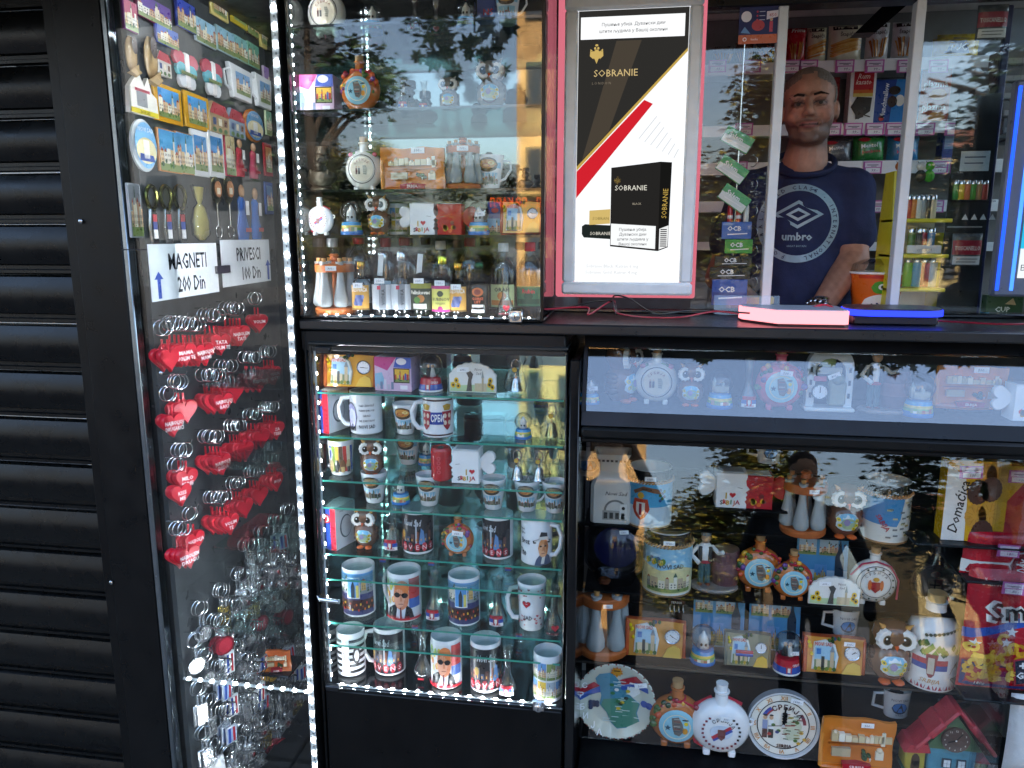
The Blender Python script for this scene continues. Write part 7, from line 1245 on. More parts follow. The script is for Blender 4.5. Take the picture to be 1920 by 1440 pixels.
# key rings: prototypes
RING = B(); RING.tube([(.016*math.cos(a), 0, -.016+.016*math.sin(a)) for a in [2*pi*i/18 for i in range(18)]], .0011, '#e2e5e8', 5, True)
CHN = B(); [CHN.tube([(.0022*math.cos(a)*(k % 2), .0022*math.cos(a)*(1-k % 2), -.034-.0055*k+.0034*math.sin(a)) for a in [2*pi*i/8 for i in range(8)]], .0007, '#dde0e3', 4, True) for k in range(4)]
def mesh_of(bd, mat, nm): o = bd.build(nm, mat); m = o.data; bpy.data.objects.remove(o); return m
HEART = B(); HEART.prism(heart2d(.056, 0, -.082), -.005, .005, '#c0182c', bev=.0025); HEART.box((0, 0, -.052), (.004, .002, .024), '#c0182c')
def disc_(c, r=.017, rim='#8d9195'): b = B(); b.lathe([(0, -.0022), (r*.8, -.0022), (r*.82, -.003), (r, -.003), (r, .003), (0, .003)], c, 22, M=Matrix.Translation((0, 0, -.054-r)) @ Matrix.Rotation(R(-90), 4, 'X'), cols=[c, rim, rim, rim, rim]); return b
def slab_(c, w=.024, h=.044, c2=None):
    b = B(); b.box((0, 0, -.054-h/2), (w, .004, h), c, bev=.0012)
    if c2: b.box((0, -.0026, -.054-h/2), (w*.75, .001, h*.8), c2); b.box((w*.2, -.0032, -.054-h/2), (w*.2, .001, h*.8), '#b3303a'); b.box((-w*.2, -.0032, -.054-h/2), (w*.2, .001, h*.8), '#2f4a9a')
    return b
def long_(c): b = B(); b.tube([(0, 0, -.05), (.004, 0, -.075), (-.003, 0, -.1), (0, 0, -.125)], [.003, .005, .003, .006], c, 8); b.tube([(.008*math.cos(a), 0, -.132+.01*math.sin(a)) for a in [2*pi*i/12 for i in range(12)]], .002, c, 5, True); return b
def fig_(c): b = B(); b.sph((0, 0, -.062), (.009, .005, .009), c, 8, 6); b.prism([(-.014, -.1), (.014, -.1), (.01, -.085), (.013, -.074), (-.013, -.074), (-.01, -.085)], -.003, .003, c, bev=.001); b.sph((.006, -.003, -.088), (.005, .003, .006), '#a83a44', 6, 4); return b
def smile_(): b = disc_('#d8a818', .022, '#c8980f'); b.box((-.006, -.0032, -.07), (.003, .001, .007), '#2a2010'); b.box((.006, -.0032, -.07), (.003, .001, .007), '#2a2010'); b.tube([(.011*math.cos(a), -.0032, -.078+.011*math.sin(a)) for a in [R(200)+R(140)*i/8 for i in range(9)]], .001, '#2a2010', 4); return b
RM, CM = mesh_of(RING, 'metal', 'ring'), mesh_of(CHN, 'chrome', 'chain')
PEND = {'heart': mesh_of(HEART, 'plastic', 'heart'), 'disc': mesh_of(disc_('#d9dce0'), 'chrome', 'medal'), 'dark': mesh_of(disc_('#6f7276', .019), 'chrome', 'medal'), 'gold': mesh_of(slab_('#b39a52', .02, .04), 'chrome', 'tag'), 'slab': mesh_of(slab_('#d4d8dc'), 'chrome', 'tag'), 'flag': mesh_of(slab_('#c9ccd0', .026, .05, '#e6e6e6'), 'ceramic', 'flag_plate'), 'blue': mesh_of(slab_('#a5adb8', .028, .04, '#7f93b8'), 'ceramic', 'enamel_plate'), 'long': mesh_of(long_('#dfe3e6'), 'chrome', 'opener_bar'), 'fig': mesh_of(fig_('#d2d6da'), 'chrome', 'figure'), 'smile': mesh_of(smile_(), 'plastic', 'smiley_disc'), 'red': mesh_of(disc_('#a02634', .02, '#7a1c28'), 'ceramic', 'enamel_medal'), 'card': mesh_of(slab_('#dfe2e4', .04, .06, None), 'paper', 'card')}
HK = None
def cluster(px, py, n, kind, desc, sp=.0115, text=None, base=None, sc=1.0):
    """n key rings on one hook; px, py is the top of the foremost ring"""
    rr = random.Random(px*7+py); L = .02+n*sp
    if base is None: base = panel_pt(px, py, L)-PN*L
    kn = {'heart': 'red heart', 'gold': 'gilt tag', 'smile': 'yellow smiley', 'disc': 'silver medal', 'dark': 'wheel medal', 'slab': 'silver tag', 'flag': 'flag plate', 'blue': 'blue enamel', 'long': 'long opener', 'fig': 'metal figure', 'red': 'red enamel', 'card': 'white card'}[kind]
    b = B(); b.tube([base, base+PN*(L+.012), base+PN*(L+.016)+Vector((0, 0, .008))], .0016, '#b9bdc0', 6); b.build('hook', 'metal', CS); turn = rr.uniform(.35, .6)
    for i in range(n):
        t = thing('keychain', f'{kn} keychain on the hook {desc}', 'keychain', f'{kn} keychains on the hook {desc}', base+PN*(.02+(i+.6)*sp), ROTW-turn+rr.uniform(-.16, .16)); t.rotation_euler[1] = rr.uniform(-.07, .07); t.rotation_euler[0] = rr.uniform(-.04, .04); t.scale = (sc, sc, sc)
        o = bpy.data.objects.new('ring', RM); COL.objects.link(o); o.parent = t; o.rotation_euler[1] = rr.uniform(-.2, .2)
        if kind != 'heart': o = bpy.data.objects.new('chain', CM); COL.objects.link(o); o.parent = t
        o = bpy.data.objects.new({'heart': 'heart_pendant', 'card': 'price_card'}.get(kind, 'pendant'), PEND[kind]); COL.objects.link(o); o.parent = t
        if i == n-1 and text:
            q = Pt(.0006)
            for k, s in enumerate(text): q.text(s, 0, -.077-.012*k, .0085, '#f4e6e6', 0, w=.044, bold=.02)
            q.mapv(0, lambda x, y, z: (x, y-.0053, z)); q.build('lettering', 'print', o, smooth=0); t['label'] = f'red heart keychain lettered {text[0]} {text[1] if len(text) > 1 else ""}'.strip()+f' {desc}'
ROWS = (('first', ((312, 600, 2, None), (342, 592, 4, ('MAMA', 'VOLIM TE')), (376, 594, 5, ('NAJBOLJOJ', 'MAMI')), (412, 578, 5, ('TATA', 'VOLIM TE')), (450, 566, 5, ('NAJBOLJEM', 'TATI')), (484, 548, 2, ('VOLIM',)))), ('second', ((322, 724, 2, ('NAJBOLJOJ', 'DRUGARICI')), (340, 702, 3, None), (416, 690, 6, ('NAJBOLJOJ', 'BAKI')), (436, 674, 4, None), (484, 658, 5, ('NAJBOLJOJ',)), (512, 648, 4, ('VOLIM', 'SESTRU')))), ('third', ((350, 830, 3, ('MILO', 'MOJE')), (412, 806, 5, ('NAJBOLJI', 'DEDA')), (456, 786, 5, None), (484, 766, 4, None), (518, 752, 5, ('ZA', 'TEBE')))), ('fourth', ((336, 858, 2, ('KISS', 'ME')), (428, 920, 6, ('VOLIM', 'TE')), (454, 894, 4, None), (486, 874, 4, None), (518, 850, 4, ('MOJA',)))), ('lowest', ((362, 950, 2, ('NAJBOLJA',)), (346, 978, 3, ('NAJBOLJEM', 'DRUGU')))))
ORD = ('at the left end', 'second from left', 'third from left', 'fourth from left', 'fifth from left', 'at the right end')
for rn, hs in ROWS:
    for k, (px, py, n, tx) in enumerate(hs): cluster(px, py, n, 'heart', f'{ORD[k]} of the {rn} heart row', .0115, tx, None, 1.3)
KN = ('fig', 'gold', 'disc', 'blue', 'slab', 'long', 'fig', 'red', 'disc', 'flag', 'slab', 'fig', 'disc', 'dark', 'slab', 'blue'); z0_ = panel_pt(430, 1012).z; q_ = 0
for r_ in range(11):
    for k in range(7):
        u = .02+.125*k+(.05 if r_ % 2 else 0); b_0 = P0+PU*u; b_0.z = z0_-.076*r_-.004*k
        if r_ == 0 and k < 3 or u > .86 or (r_ > 7 and k < 1): continue
        q_ += 1; kd = 'smile' if (r_ == 6 and k == 4) else ('card' if (r_ == 7 and k == 0) else ('flag' if (r_ == 3 and k == 1) else KN[(q_*5+r_*3) % 16])); cluster(300+k*40, 1000+r_*50, 2 if k == 0 else 3+(q_ % 2), kd, f'{("first", "second", "third", "fourth", "fifth", "sixth", "last")[k]} along in metal row {("one", "two", "three", "four", "five", "six", "seven", "eight", "nine", "ten", "eleven")[r_]} from the top', .0105, None, b_0, 1.45)
for px, py, lab in ((520, 1240, 'orange scroll plaque lying at the back of the tall showcase'),):
    p_ = P(px, py, .5); t = thing('souvenir_plaque', lab, 'plaque', 'souvenir plaques', (p_.x, .5, p_.z-.03), R(15)); scroll(t, .1, .08, '#c9642c', None); bx(p_.x-.06, p_.x+.06, .46, .6, p_.z-.04, p_.z-.031, '#0f1112', 'ledge', 'gloss_black', CS)
# ================================================================== the serving window
# ---------------- back-lit cigarette poster
YP = .25; pa, pb = P(1079, 21, YP), P(1079, 528, YP); pz0, pz1 = pb.z, pa.z; px0, px1 = XS(1079, YP), XS(1276, YP); pw, ph = px1-px0, pz1-pz0
po = thing('lit_poster', 'back-lit cigarette poster in silver frame with pink glowing edge', 'poster', None, ((px0+px1)/2, YP, pz0))
b = B(); b.box((0, .012, ph/2), (pw+.004, .014, ph+.004), '#f4f6f8'); b.build('light_panel', 'lightbox', po, smooth=0)
for n_, c, d in (('frame_rail', (0, .004, -.0175), (pw+.07, .03, .033)), ('frame_rail', (0, .004, ph+.0175), (pw+.07, .03, .033)), ('frame_stile', (-pw/2-.0175, .004, ph/2), (.033, .0295, ph+.004)), ('frame_stile', (pw/2+.0175, .004, ph/2), (.033, .0295, ph+.004))):
    b = B(); b.box(c, d, '#e4e7e9', bev=.006); b.build(n_, 'brushed_metal' if 'brushed_metal' in MAT else 'plastic', po)
xa, xb = XS(1041, YP)-po.location.x, XS(1309, YP)-po.location.x; zb_ = P(1150, 559, YP).z-pz0
b = B(); b.box(((xa+xb)/2, .028, (zb_+ph+.1)/2), (xb-xa, .012, ph+.1-zb_), '#f07f92', bev=.005); b.build('pink_acrylic_back', 'pink_glow', po)
p = Pt(.0006); U = lambda u: (u-.5)*pw; Vv = lambda v: (1-v)*ph; Q = lambda pts: [(U(u), Vv(v)) for u, v in pts]
p.poly(Q([(0, 0), (1, 0), (1, .14), (0, .56)]), '#2b2a28', 0); p.poly(Q([(.35, .108), (.58, .108), (.3, .43), (.05, .535)]), '#443d34', 1); p.poly(Q([(0, .56), (1, .14), (1, .152), (0, .575)]), '#b99a4a', 1); p.poly(Q([(0, .578), (.62, .32), (.7, .335), (0, .678)]), '#c8202c', 1)
p.poly(Q([(.02, .022), (.965, .022), (.965, .1), (.02, .1)]), '#f3f4f5', 1); p.text('Пушење убија. Дувански дим', U(.5), Vv(.05), .013*ph/1.1, '#2a2a2c', 2, w=.66*pw); p.text('штети људима у Вашој околини', U(.5), Vv(.073), .013*ph/1.1, '#2a2a2c', 2, w=.72*pw)
def eagle(u, v, s, c):
    x, z = U(u), Vv(v); p.ell(x, z, .3*s, .45*s, c, 2)
    for k in (-1, 1): p.poly([(x, z+.1*s), (x+k*.55*s, z+.5*s), (x+k*.6*s, z-.1*s), (x+k*.3*s, z-.35*s)], c, 2); p.ell(x+k*.14*s, z+.55*s, .1*s, .12*s, c, 2, 0, 8); p.line(x+k*.2*s, z+.35*s, x+k*.5*s, z+.3*s, .04*s, '#3a3020', 3)
    p.ell(x, z+.8*s, .14*s, .1*s, c, 2, 0, 8); p.poly([(x-.15*s, z-.4*s), (x+.15*s, z-.4*s), (x, z-.75*s)], c, 2)
eagle(.17, .155, .042*ph, '#c2a55e'); p.text('SOBRANIE', U(.35), Vv(.22), .026*ph, '#c9b07a', 2, w=.52*pw); p.text('L O N D O N', U(.22), Vv(.256), .009*ph, '#7a7060', 2, w=.28*pw)
for k in range(7): p.line(U(.58+.055*k), Vv(.46+.012*k), U(.74+.035*k), Vv(.38+.02*k), .002, '#c9ccd0', 1)
p.poly(Q([(.13, .725), (.33, .72), (.33, .775), (.13, .78)]), '#c9ae68', 1); p.text('SOBRAN', U(.24), Vv(.755), .012*ph, '#7a6a3a', 2, w=.17*pw); p.poly(Q([(.06, .785), (.09, .777), (.36, .782), (.36, .835), (.08, .828), (.06, .815)]), '#1f2524', 1); p.text('SOBRANIE', U(.24), Vv(.812), .013*ph, '#d8d4c8', 2, w=.2*pw)
p.poly(Q([(.33, .565), (.79, .545), (.79, .88), (.335, .862)]), '#232221', 2); p.poly(Q([(.79, .545), (.895, .548), (.885, .865), (.79, .88)]), '#151514', 2); p.poly(Q([(.34, .775), (.765, .785), (.765, .872), (.34, .856)]), '#eef0f1', 3); eagle(.39, .615, .02*ph, '#b99a4a'); p.text('SOBRANIE', U(.52), Vv(.64), .02*ph, '#d9d5c8', 4, w=.3*pw); p.text('BLACK', U(.58), Vv(.7), .008*ph, '#a39a88', 4, w=.12*pw)
for k, s in enumerate(('Пушење убија.', 'Дувански дим', 'штети људима у', 'Вашој околини')): p.text(s, U(.55), Vv(.797+.0185*k), .011*ph, '#26272a', 5, w=.32*pw)
p.text('SOBRANIE', U(.84), Vv(.7), .02*ph, '#b99a4a', 4, w=.11*ph, rot=R(88)); p.poly(Q([(.8, .795), (.885, .782), (.88, .862), (.8, .874)]), '#e3e4e4', 3)
for k in range(9): p.rect(U(.81), Vv(.8+.0078*k), U(.87), Vv(.796+.0078*k), '#26272a', 4)
p.text('Sobranie Black: Katran 6 mg', U(.36), Vv(.938), .013*ph, '#c9ccce', 1, w=.52*pw); p.text('Sobranie Gold: Katran 4 mg', U(.35), Vv(.962), .013*ph, '#c9ccce', 1, w=.5*pw)
p.mapv(0, lambda x, y, z: (x, y+.0045, z)); p.build('printed_sheet', 'lightbox', po, smooth=0)
# wires on the counter
def wire(pts, col, lab, r=.0022, Y=.2):
    vs = [P(a, c, d) for a, c, d in pts]; out = []
    for i in range(len(vs)-1):
        for k in range(6): t = k/6; a0 = vs[max(0, i-1)]; a1 = vs[i]; a2 = vs[i+1]; a3 = vs[min(len(vs)-1, i+2)]; q = .5*((2*a1)+(a2-a0)*t+(2*a0-5*a1+4*a2-a3)*t*t+(3*a1-a0-3*a2+a3)*t**3); q.z = max(q.z, Zctop+r); out.append(q)
    q = B(); q.tube(out, r, col, 6); tag(q.build('power_cable', 'plastic'), lab, 'cable', 'loose cables on the counter')
wire([(1020, 575, .1), (1060, 577, .12), (1110, 566, .18), (1150, 566, .22), (1156, 590, .12), (1150, 556, .25), (1180, 560, .22), (1230, 588, .12), (1300, 582, .14), (1420, 588, .1)], '#1a1a1c', 'black cable looping under the poster'); wire([(1022, 580, .08), (1100, 576, .14), (1104, 590, .08), (1150, 563, .24), (1160, 588, .12), (1260, 596, .06), (1340, 584, .12), (1390, 590, .1)], '#a81c34', 'red cable under the poster'); wire([(1720, 600, .12), (1800, 604, .1), (1880, 608, .08), (1960, 606, .1)], '#7a1226', 'dark red cable at the right end of the counter')
wire([(1500, 585, .1), (1540, 572, .14), (1560, 576, .12), (1575, 592, .08), (1545, 590, .1), (1570, 600, .06)], '#d8384a', 'red cable curling over the pink tray', .0026)
# ---------------- glowing trays
p0 = P(1440, 614, .035); t = thing('glowing_tray', 'pink glowing change tray on the counter', 'tray', None, (XA(1485, .1, Zctop), .1, Zctop+.0005))
xl, xr = XA(1388, .12, Zctop)-t.location.x, XA(1588, .06, Zctop)-t.location.x; out = [(xl, .07), (xl+.005, .03), (xl+.075, -.065), (xr-.012, -.065), (xr, -.055), (xr, .07)]
def ring_poly(o, z0, z1, col, k=1): b = B(); n = len(o); vs = [(x, y, z) for z in (z0, z1) for x, y in o]; b.add(vs, [(i, (i+1) % n, n+(i+1) % n, n+i) for i in range(n)]+[tuple(reversed(range(n))), tuple(range(n, 2*n))], col); return b
ring_poly(out, 0, .005, '#3a1418').build('foot', 'plastic', t, smooth=0); ring_poly([(x*.992, y*.985) for x, y in out], .0055, .036, '#ff8c94').build('glowing_rim', 'tray_glow', t, smooth=0); ring_poly([(x*.97, y*.96) for x, y in out], .0365, .039, '#aab2c0').build('acrylic_top', 'plastic', t, smooth=0)
b = B(); b.box((xl+.02, .065, .05), (.16, .004, .05), '#c23a54', Matrix.Rotation(-.2, 4, 'X')); b.build('raised_back', 'acrylic', t, smooth=0)
p0 = P(1670, 606, .07); t = thing('glowing_tray', 'blue glowing change tray on a dark stand', 'tray', None, (XA(1668, .13, Zctop), .13, Zctop+.0005)); b = B(); b.box((0, .01, .012), (.19, .1, .023), '#1a1b1f', bev=.004); b.build('stand', 'plastic', t)
o_ = [(.125*math.cos(a)*(abs(math.cos(a))**-.6 if abs(math.cos(a)) > .02 else 1)*.9, .07*math.sin(a)) for a in [2*pi*i/40 for i in range(40)]]; o_ = [(max(-.128, min(.128, x)), y) for x, y in o_]
ring_poly(o_, .0235, .037, '#2a3cff').build('glowing_rim', 'tray_glow', t); ring_poly([(x*.97, y*.95) for x, y in o_], .0372, .041, '#20223a').build('dark_top', 'plastic', t)
# ---------------- shelves at the back of the booth
YS = 1.12
def zpx(px, py, Y): return P(px, py, Y).z
shz = []
for k, (y0, y1) in enumerate(((113, 134), (232, 252), (303, 326), (377, 397), (455, 470))):
    z1, z0 = zpx(1600, y0, YS-.01), zpx(1600, y1, YS-.01); shz.append(z1); bx(xI0+.01, 1.484, YS, 1.355, z1-.018, z1, '#d0d1ce', 'back_shelf', 'matte'); bx(xI0+.01, 1.484, YS-.012, YS-.001, z0, z1+.002, '#eeeeec', 'shelf_front', 'plastic', bev=.001)
bx(xI0+.01, 1.484, 1.34, 1.356, .3, 2.3, '#7a7c7e', 'shelf_backing', 'matte')
i = 0
for row, y, xs in ((0, 124, (1484, 1516, 1584, 1640, 1700, 1760, 1345, 1410)), (1, 242, (1560, 1600, 1640, 1678, 1735, 1790, 1395)), (2, 314, (1636, 1760, 1800, 1385)), (3, 387, (1644, 1700, 1752))):
    for x in xs: q = P(x, y, YS-.014); t = thing('shelf_label', f'pink framed shelf label, number {1+xs.index(x)} listed on the {["first", "second", "third", "fourth"][row]} back shelf', 'label', 'pink shelf labels on the back shelves', (q.x, YS-.0135, q.z)); pink_tag(t, 0, 0, 0, .062, .042, '99.-'); t['label'] = '%s pink price label from the left on the %s back shelf' % (['first', 'second', 'third', 'fourth', 'fifth', 'sixth', 'seventh', 'eighth'][sorted(xs).index(x)], ['top', 'second', 'third', 'fourth'][row]); t['group'] = 'pink price labels on the %s back shelf' % ['top', 'second', 'third', 'fourth'][row]
def pack(px, wpx, hpx, row, lab, draw, col, kind='bag', cat='snack bag', Y=YS+.04, d=.03):
    hpx = hpx*(1.3 if row == 0 else 1.05); z = shz[row]+.001; x, mz, mx = size(px, Y, z); t = put('snack_packet', lab, cat, px, z, Y, 0, 'packets on the back shelves')
    if kind == 'bag': bag(t, wpx*mx, hpx*mz, d, draw, col, seed=px)
    else: carton(t, wpx*mx, d*2, hpx*mz, col, draw)
def d_stick(bg_, word, wc='#3a2a20', top='#2a1a16', fan=True, brand=None):
    def f(p, w, h):
        p.rect(-.4*w, .84*h, .3*w, .95*h, top, 0, .1*w) if top else None; p.text(word, 0, .72*h, .1*h, wc, 1, w=.75*w, bold=.01)
        if brand: p.text(brand, 0, .9*h, .12*h, '#f0ece6', 1, w=.7*w, shear=.3, bold=.02)
        rr = random.Random(len(word)+int(w*1e4))
        for k in range(16):
            a = rr.uniform(-.5, .5)
            if fan: p.line(a*.5*w, .08*h, a*.9*w, .55*h+rr.uniform(-.05, .05)*h, .05*w, rr.choice(['#b8752a', '#c98a3a', '#a3621f', '#d6a050']), 2+k % 4)
            else: z_ = rr.uniform(.12, .45)*h; p.line(-.45*w, z_, .42*w, z_+rr.uniform(.1, .25)*h, .05*h, rr.choice(['#b8752a', '#c98a3a', '#d6a050', '#e0b568']), 2+k % 4)
    return f
pack(1354, 40, 30, 0, 'brown snack bag behind the left pane', d_stick('', 'Smoki'), '#8a8a86'); pack(1394, 34, 34, 0, 'dark pretzel bag behind the advertising sticker', d_stick('', 'Stik', '#e9d9c0', None), '#5a3a22'); pack(1440, 50, 34, 0, 'dark brown snack bag behind the left window post', d_stick('', 'Prima', '#c23a3a', None), '#2a1c18')
pack(1490, 38, 52, 0, 'red pretzel bag left on the top shelf', d_stick('', '', '#fff', None, True, 'Prima'), '#b3202c'); pack(1527, 38, 52, 0, 'narrow cream pretzel bag on the top shelf', d_stick('', 'Štapići', fan=False), '#d8d6b8'); pack(1581, 64, 54, 0, 'wide cream pretzel bag on the top shelf', d_stick('', 'Štapići', fan=False), '#dedbc2'); pack(1641, 44, 56, 0, 'white pretzel bag with a fan of sticks', d_stick('', 'Štapići'), '#d9dbdc'); pack(1690, 44, 56, 0, 'white pretzel bag beside the right window post', d_stick('', 'Štapići'), '#d4d6d8')
def d_tuc(p, w, h): p.poly([(-.28*w, .25*h), (.28*w, .2*h), (.24*w, .8*h), (-.26*w, .85*h)], '#1d2f5a', 0, .1*w); p.text('TUC', 0, .52*h, .34*h, '#f0f0ec', 1, w=.46*w, shear=.2, bold=.03)
pack(1787, 84, 30, 0, 'yellow cracker packet behind the right pane', d_tuc, '#d6b01c'); pack(1792, 80, 44, 0, 'second yellow cracker packet behind the first', d_tuc, '#d9b820', Y=YS+.13)
def d_rum(p, w, h):
    p.rect(-.36*w, .6*h, .4*w, .95*h, '#b3202a', 0); p.text('Rum', 0, .84*h, .09*h, '#f0e6d8', 1, shear=.3, bold=.01, w=.5*w); p.text('kasato', 0, .74*h, .09*h, '#f0e6d8', 1, shear=.3, bold=.01, w=.62*w); p.rect(-.36*w, .48*h, .4*w, .6*h, '#c9b45a', 0); p.rect(-.36*w, .54*h, .4*w, .6*h, '#c2642a', 1)
    p.poly([(-.42*w, .3*h), (-.2*w, .48*h), (.38*w, .46*h), (.34*w, .22*h), (-.1*w, .08*h)], '#2a1a14', 1); p.poly([(-.2*w, .08*h), (.1*w, .12*h), (.06*w, .26*h), (-.24*w, .24*h)], '#3a251c', 2); p.line(.1*w, .16*h, .36*w, .12*h, .02*h, '#2a1a14', 2); p.ell(.05*w, .965*h, .1*w, .02*h, '#d8a51c', 1)
pack(1608, 48, 100, 1, 'white box of chocolate rum cassata', d_rum, '#e3e3e0', 'box', 'box', YS+.04)
def d_munch(p, w, h): p.poly([(0, 0), (.5*w, 0), (.5*w, h), (.15*w, h), (.05*w, .5*h)], '#2f7fc0', 0); p.text('Munchmallow', -.2*w, .52*h, .16*w, '#f0f2f6', 2, w=.8*h, rot=R(86), bold=.015); p.ell(.1*w, .75*h, .18*w, .1*h, '#2a1a16', 1); p.ell(.28*w, .52*h, .14*w, .13*h, '#e9e2d2', 1); p.ell(.05*w, .5*h, .15*w, .13*h, '#3a241c', 1); p.ell(-.25*w, .12*h, .08*w, .06*h, '#c23a34', 2)
pack(1661, 60, 78, 1, 'blue box of marshmallow biscuits', d_munch, '#1d3f8a', 'box', 'box', YS+.05); pack(1704, 24, 96, 1, 'dark blue box beside the right window post', lambda p, w, h: (p.rect(-.5*w, 0, -.3*w, h, '#c9cfe0', 0), p.ell(.1*w, .5*h, .2*w, .15*h, '#3a2a22', 0)), '#1a2c6a', 'box', 'box', YS+.05)
def d_plaz(p, w, h):
    for k in (0, 1): p.text('plazma', 0, (.72-.42*k)*h, .13*h, '#f2ece0', 1, w=.8*w, bold=.02); p.ell(.1*w, (.52-.42*k)*h, .3*w, .1*h, '#c9842a', 0, .1*w)
pack(1742, 56, 96, 1, 'orange biscuit packet mirrored over by leaves', d_plaz, '#a3401c', 'box', 'packet', YS+.05); pack(1545, 40, 84, 1, 'maroon box behind the seller', lambda p, w, h: p.rect(-.4*w, .2*h, .4*w, .8*h, '#c9c0b0', 0), '#7a1f26', 'box', 'box', YS+.06)
def d_candy(c): return lambda p, w, h: (p.text('Mentol', -.05*w, .62*h, .16*h, '#f0f2ee', 1, w=.7*w, rot=.1, bold=.02), p.text('bombone', .02*w, .4*h, .13*h, c, 1, w=.7*w, rot=.1, bold=.02), p.ell(-.2*w, .85*h, .2*w, .08*h, '#b3303a', 1, .1*w))
pack(1626, 60, 46, 2, 'green candy bag on the third back shelf', d_candy('#c23a3a'), '#2f7a3a'); pack(1690, 60, 46, 2, 'blue candy bag on the third back shelf', d_candy('#c23a64'), '#3f86b8'); pack(1565, 60, 40, 2, 'dark candy bag behind the seller', d_candy('#888'), '#55585e'); pack(1775, 34, 70, 2, 'blue jar behind the right pane', lambda p, w, h: p.rect(-.4*w, .3*h, .4*w, .7*h, '#8fa8c8', 0), '#2a3f8a', 'box', 'jar', YS+.06); pack(1830, 30, 60, 1, 'grey cigarette carton behind the right pane', lambda p, w, h: p.rect(-.4*w, .2*h, .4*w, .4*h, '#d0d0d0', 0), '#5a5c60', 'box', 'box', YS+.06)
for k, (c, lab) in enumerate((('#6a6c70', 'top'), ('#5a5c62', 'second'), ('#63656a', 'third'), ('#55575c', 'fourth'), ('#5f6166', 'lowest'))):
    p_ = P(1905, 92+32*k, .62); t = thing('cigarette_carton', f'{lab} grey cigarette carton in the right hand stack', 'box', 'stacked cigarette cartons', (p_.x, .62, p_.z-.05)); carton(t, .1, .09, .044, c, lambda p, w, h: (p.rect(-.45*w, .1*h, .45*w, .4*h, '#8d8f94', 0), p.text('20', .3*w, .7*h, .3*h, '#ddd', 0)))
bx(XS(1880, .62), XS(1990, .62), .58, .8, P(1905, 92+32*4, .62).z-.058, P(1905, 92+32*4, .62).z-.051, '#2a2c30', 'carton_shelf', 'matte')
# ---------------- lighter rack, cup, tub
wt = Zctop-.044
def zs(py, px, Y): return P(px, py, Y).z
YR = .42; t = thing('lighter_rack', 'yellow three-tier lighter rack behind the right window post', 'rack', None, (XS(1712, YR), YR, wt))
x0, x1 = XS(1664, YR)-t.location.x, XS(1764, YR)-t.location.x; ztop = zs(322, 1700, YR)-wt
b = B(); b.prism([(-.09, 0), (.07, 0), (.07, ztop*.55), (.045, ztop), (-.03, ztop), (-.06, ztop*.5)], 0, .006, '#e6d21a', Matrix.Translation((x0, 0, 0)) @ Matrix.Rotation(R(90), 4, 'Z')); b.build('side_panel', 'plastic', t); b = B(); b.prism([(-.05, 0), (.06, 0), (.06, ztop*.62), (-.03, ztop*.62)], 0, .006, '#e6d21a', Matrix.Translation((x1, 0, 0)) @ Matrix.Rotation(R(90), 4, 'Z')); b.build('side_panel', 'plastic', t)
b = B(); b.box(((x0+x1)/2, .055, ztop*.4), (x1-x0, .004, ztop*.8), '#cfd2d0'); b.build('back_panel', 'plastic', t, smooth=0); tz = []
for py in (410, 475, 537):
    z_ = zs(py, 1700, YR)-wt; tz.append(z_+wt); b = B(); b.box(((x0+x1)/2, -.005, z_-.006), (x1-x0+.012, .1, .01), '#e8dc2a', bev=.002); b.build('tier', 'plastic', t)
t0 = thing('lighter_tray', 'white lighter tray on the second tier of the yellow rack', 'tray', None, (t.location.x, YR-.045, tz[1]+.0005)); b = B(); b.box((.015, 0, .011), (.085, .012, .022), '#dfe2e4', bev=.002); b.build('tray_front', 'plastic', t0); q = Pt(.0006); q.text('cricket', .015, .011, .01, '#6a7a9a', 0, w=.05); q.mapv(0, lambda x, y, z: (x, y-.0065, z)); q.build('lettering', 'print', t0)
for px, c, lab, zz in ((1699, '#6ac22a', 'lime', tz[2]), (1716, '#3fa8d0', 'sky blue', tz[2]), (1731, '#b81c3a', 'crimson', tz[2]), (1747, '#d9dde0', 'white', tz[2]), (1706, '#4a7a2a', 'green camouflage', tz[1]), (1722, '#2a2a30', 'black patterned', tz[1]), (1728, '#b3203a', 'red patterned', tz[1]), (1743, '#2f7ab8', 'blue patterned', tz[1])):
    x, mz, mx = size(px, YR-.01, zz); tt = put('lighter', f'{lab} lighter on the {"lower" if zz == tz[2] else "middle"} tier of the yellow rack', 'lighter', px, zz, YR-.012, 0, 'lighters'); lighter(tt, (56 if zz == tz[2] else 48)*mz, c)
for px, c, lab in ((1768, '#d9dde0', 'white'), (1786, '#c23a54', 'rose red'), (1804, '#6ac22a', 'lime green'), (1819, '#3a4a50', 'dark grey'), (1842, '#2f9ad0', 'bright blue')): x, mz, mx = size(px, .4, wt); tt = put('lighter', f'{lab} lighter standing behind the right pane', 'lighter', px, wt+.0, .4, 0, 'lighters'); lighter(tt, 52*mz, c)
for k, (px, c, lab) in enumerate(((1682, '#c9702a', 'orange'), (1722, '#2a2a2a', 'black and white'), (1738, '#3fae2a', 'green'))):
    p_ = P(px, 345, YR); tt = thing('toy_keyring', f'{lab} plush figure hanging on top of the lighter rack', 'toy', 'small figures on the lighter rack', (p_.x, YR-.01, p_.z)); b = B(); b.sph((0, 0, .02), (.014, .012, .016), c, 10, 7); b.sph((0, 0, .045), (.012, .011, .012), c if k != 1 else '#e4e4e4', 10, 7); b.sph((-.005, -.01, .048), .003, '#f4f4f4', 6, 4); b.sph((.005, -.01, .048), .003, '#f4f4f4', 6, 4); b.build('body', 'matte', tt); b = B(); b.tube([(0, .01, .05), (0, .03, .06)], .001, '#888', 5); b.build('loop', 'metal', tt)
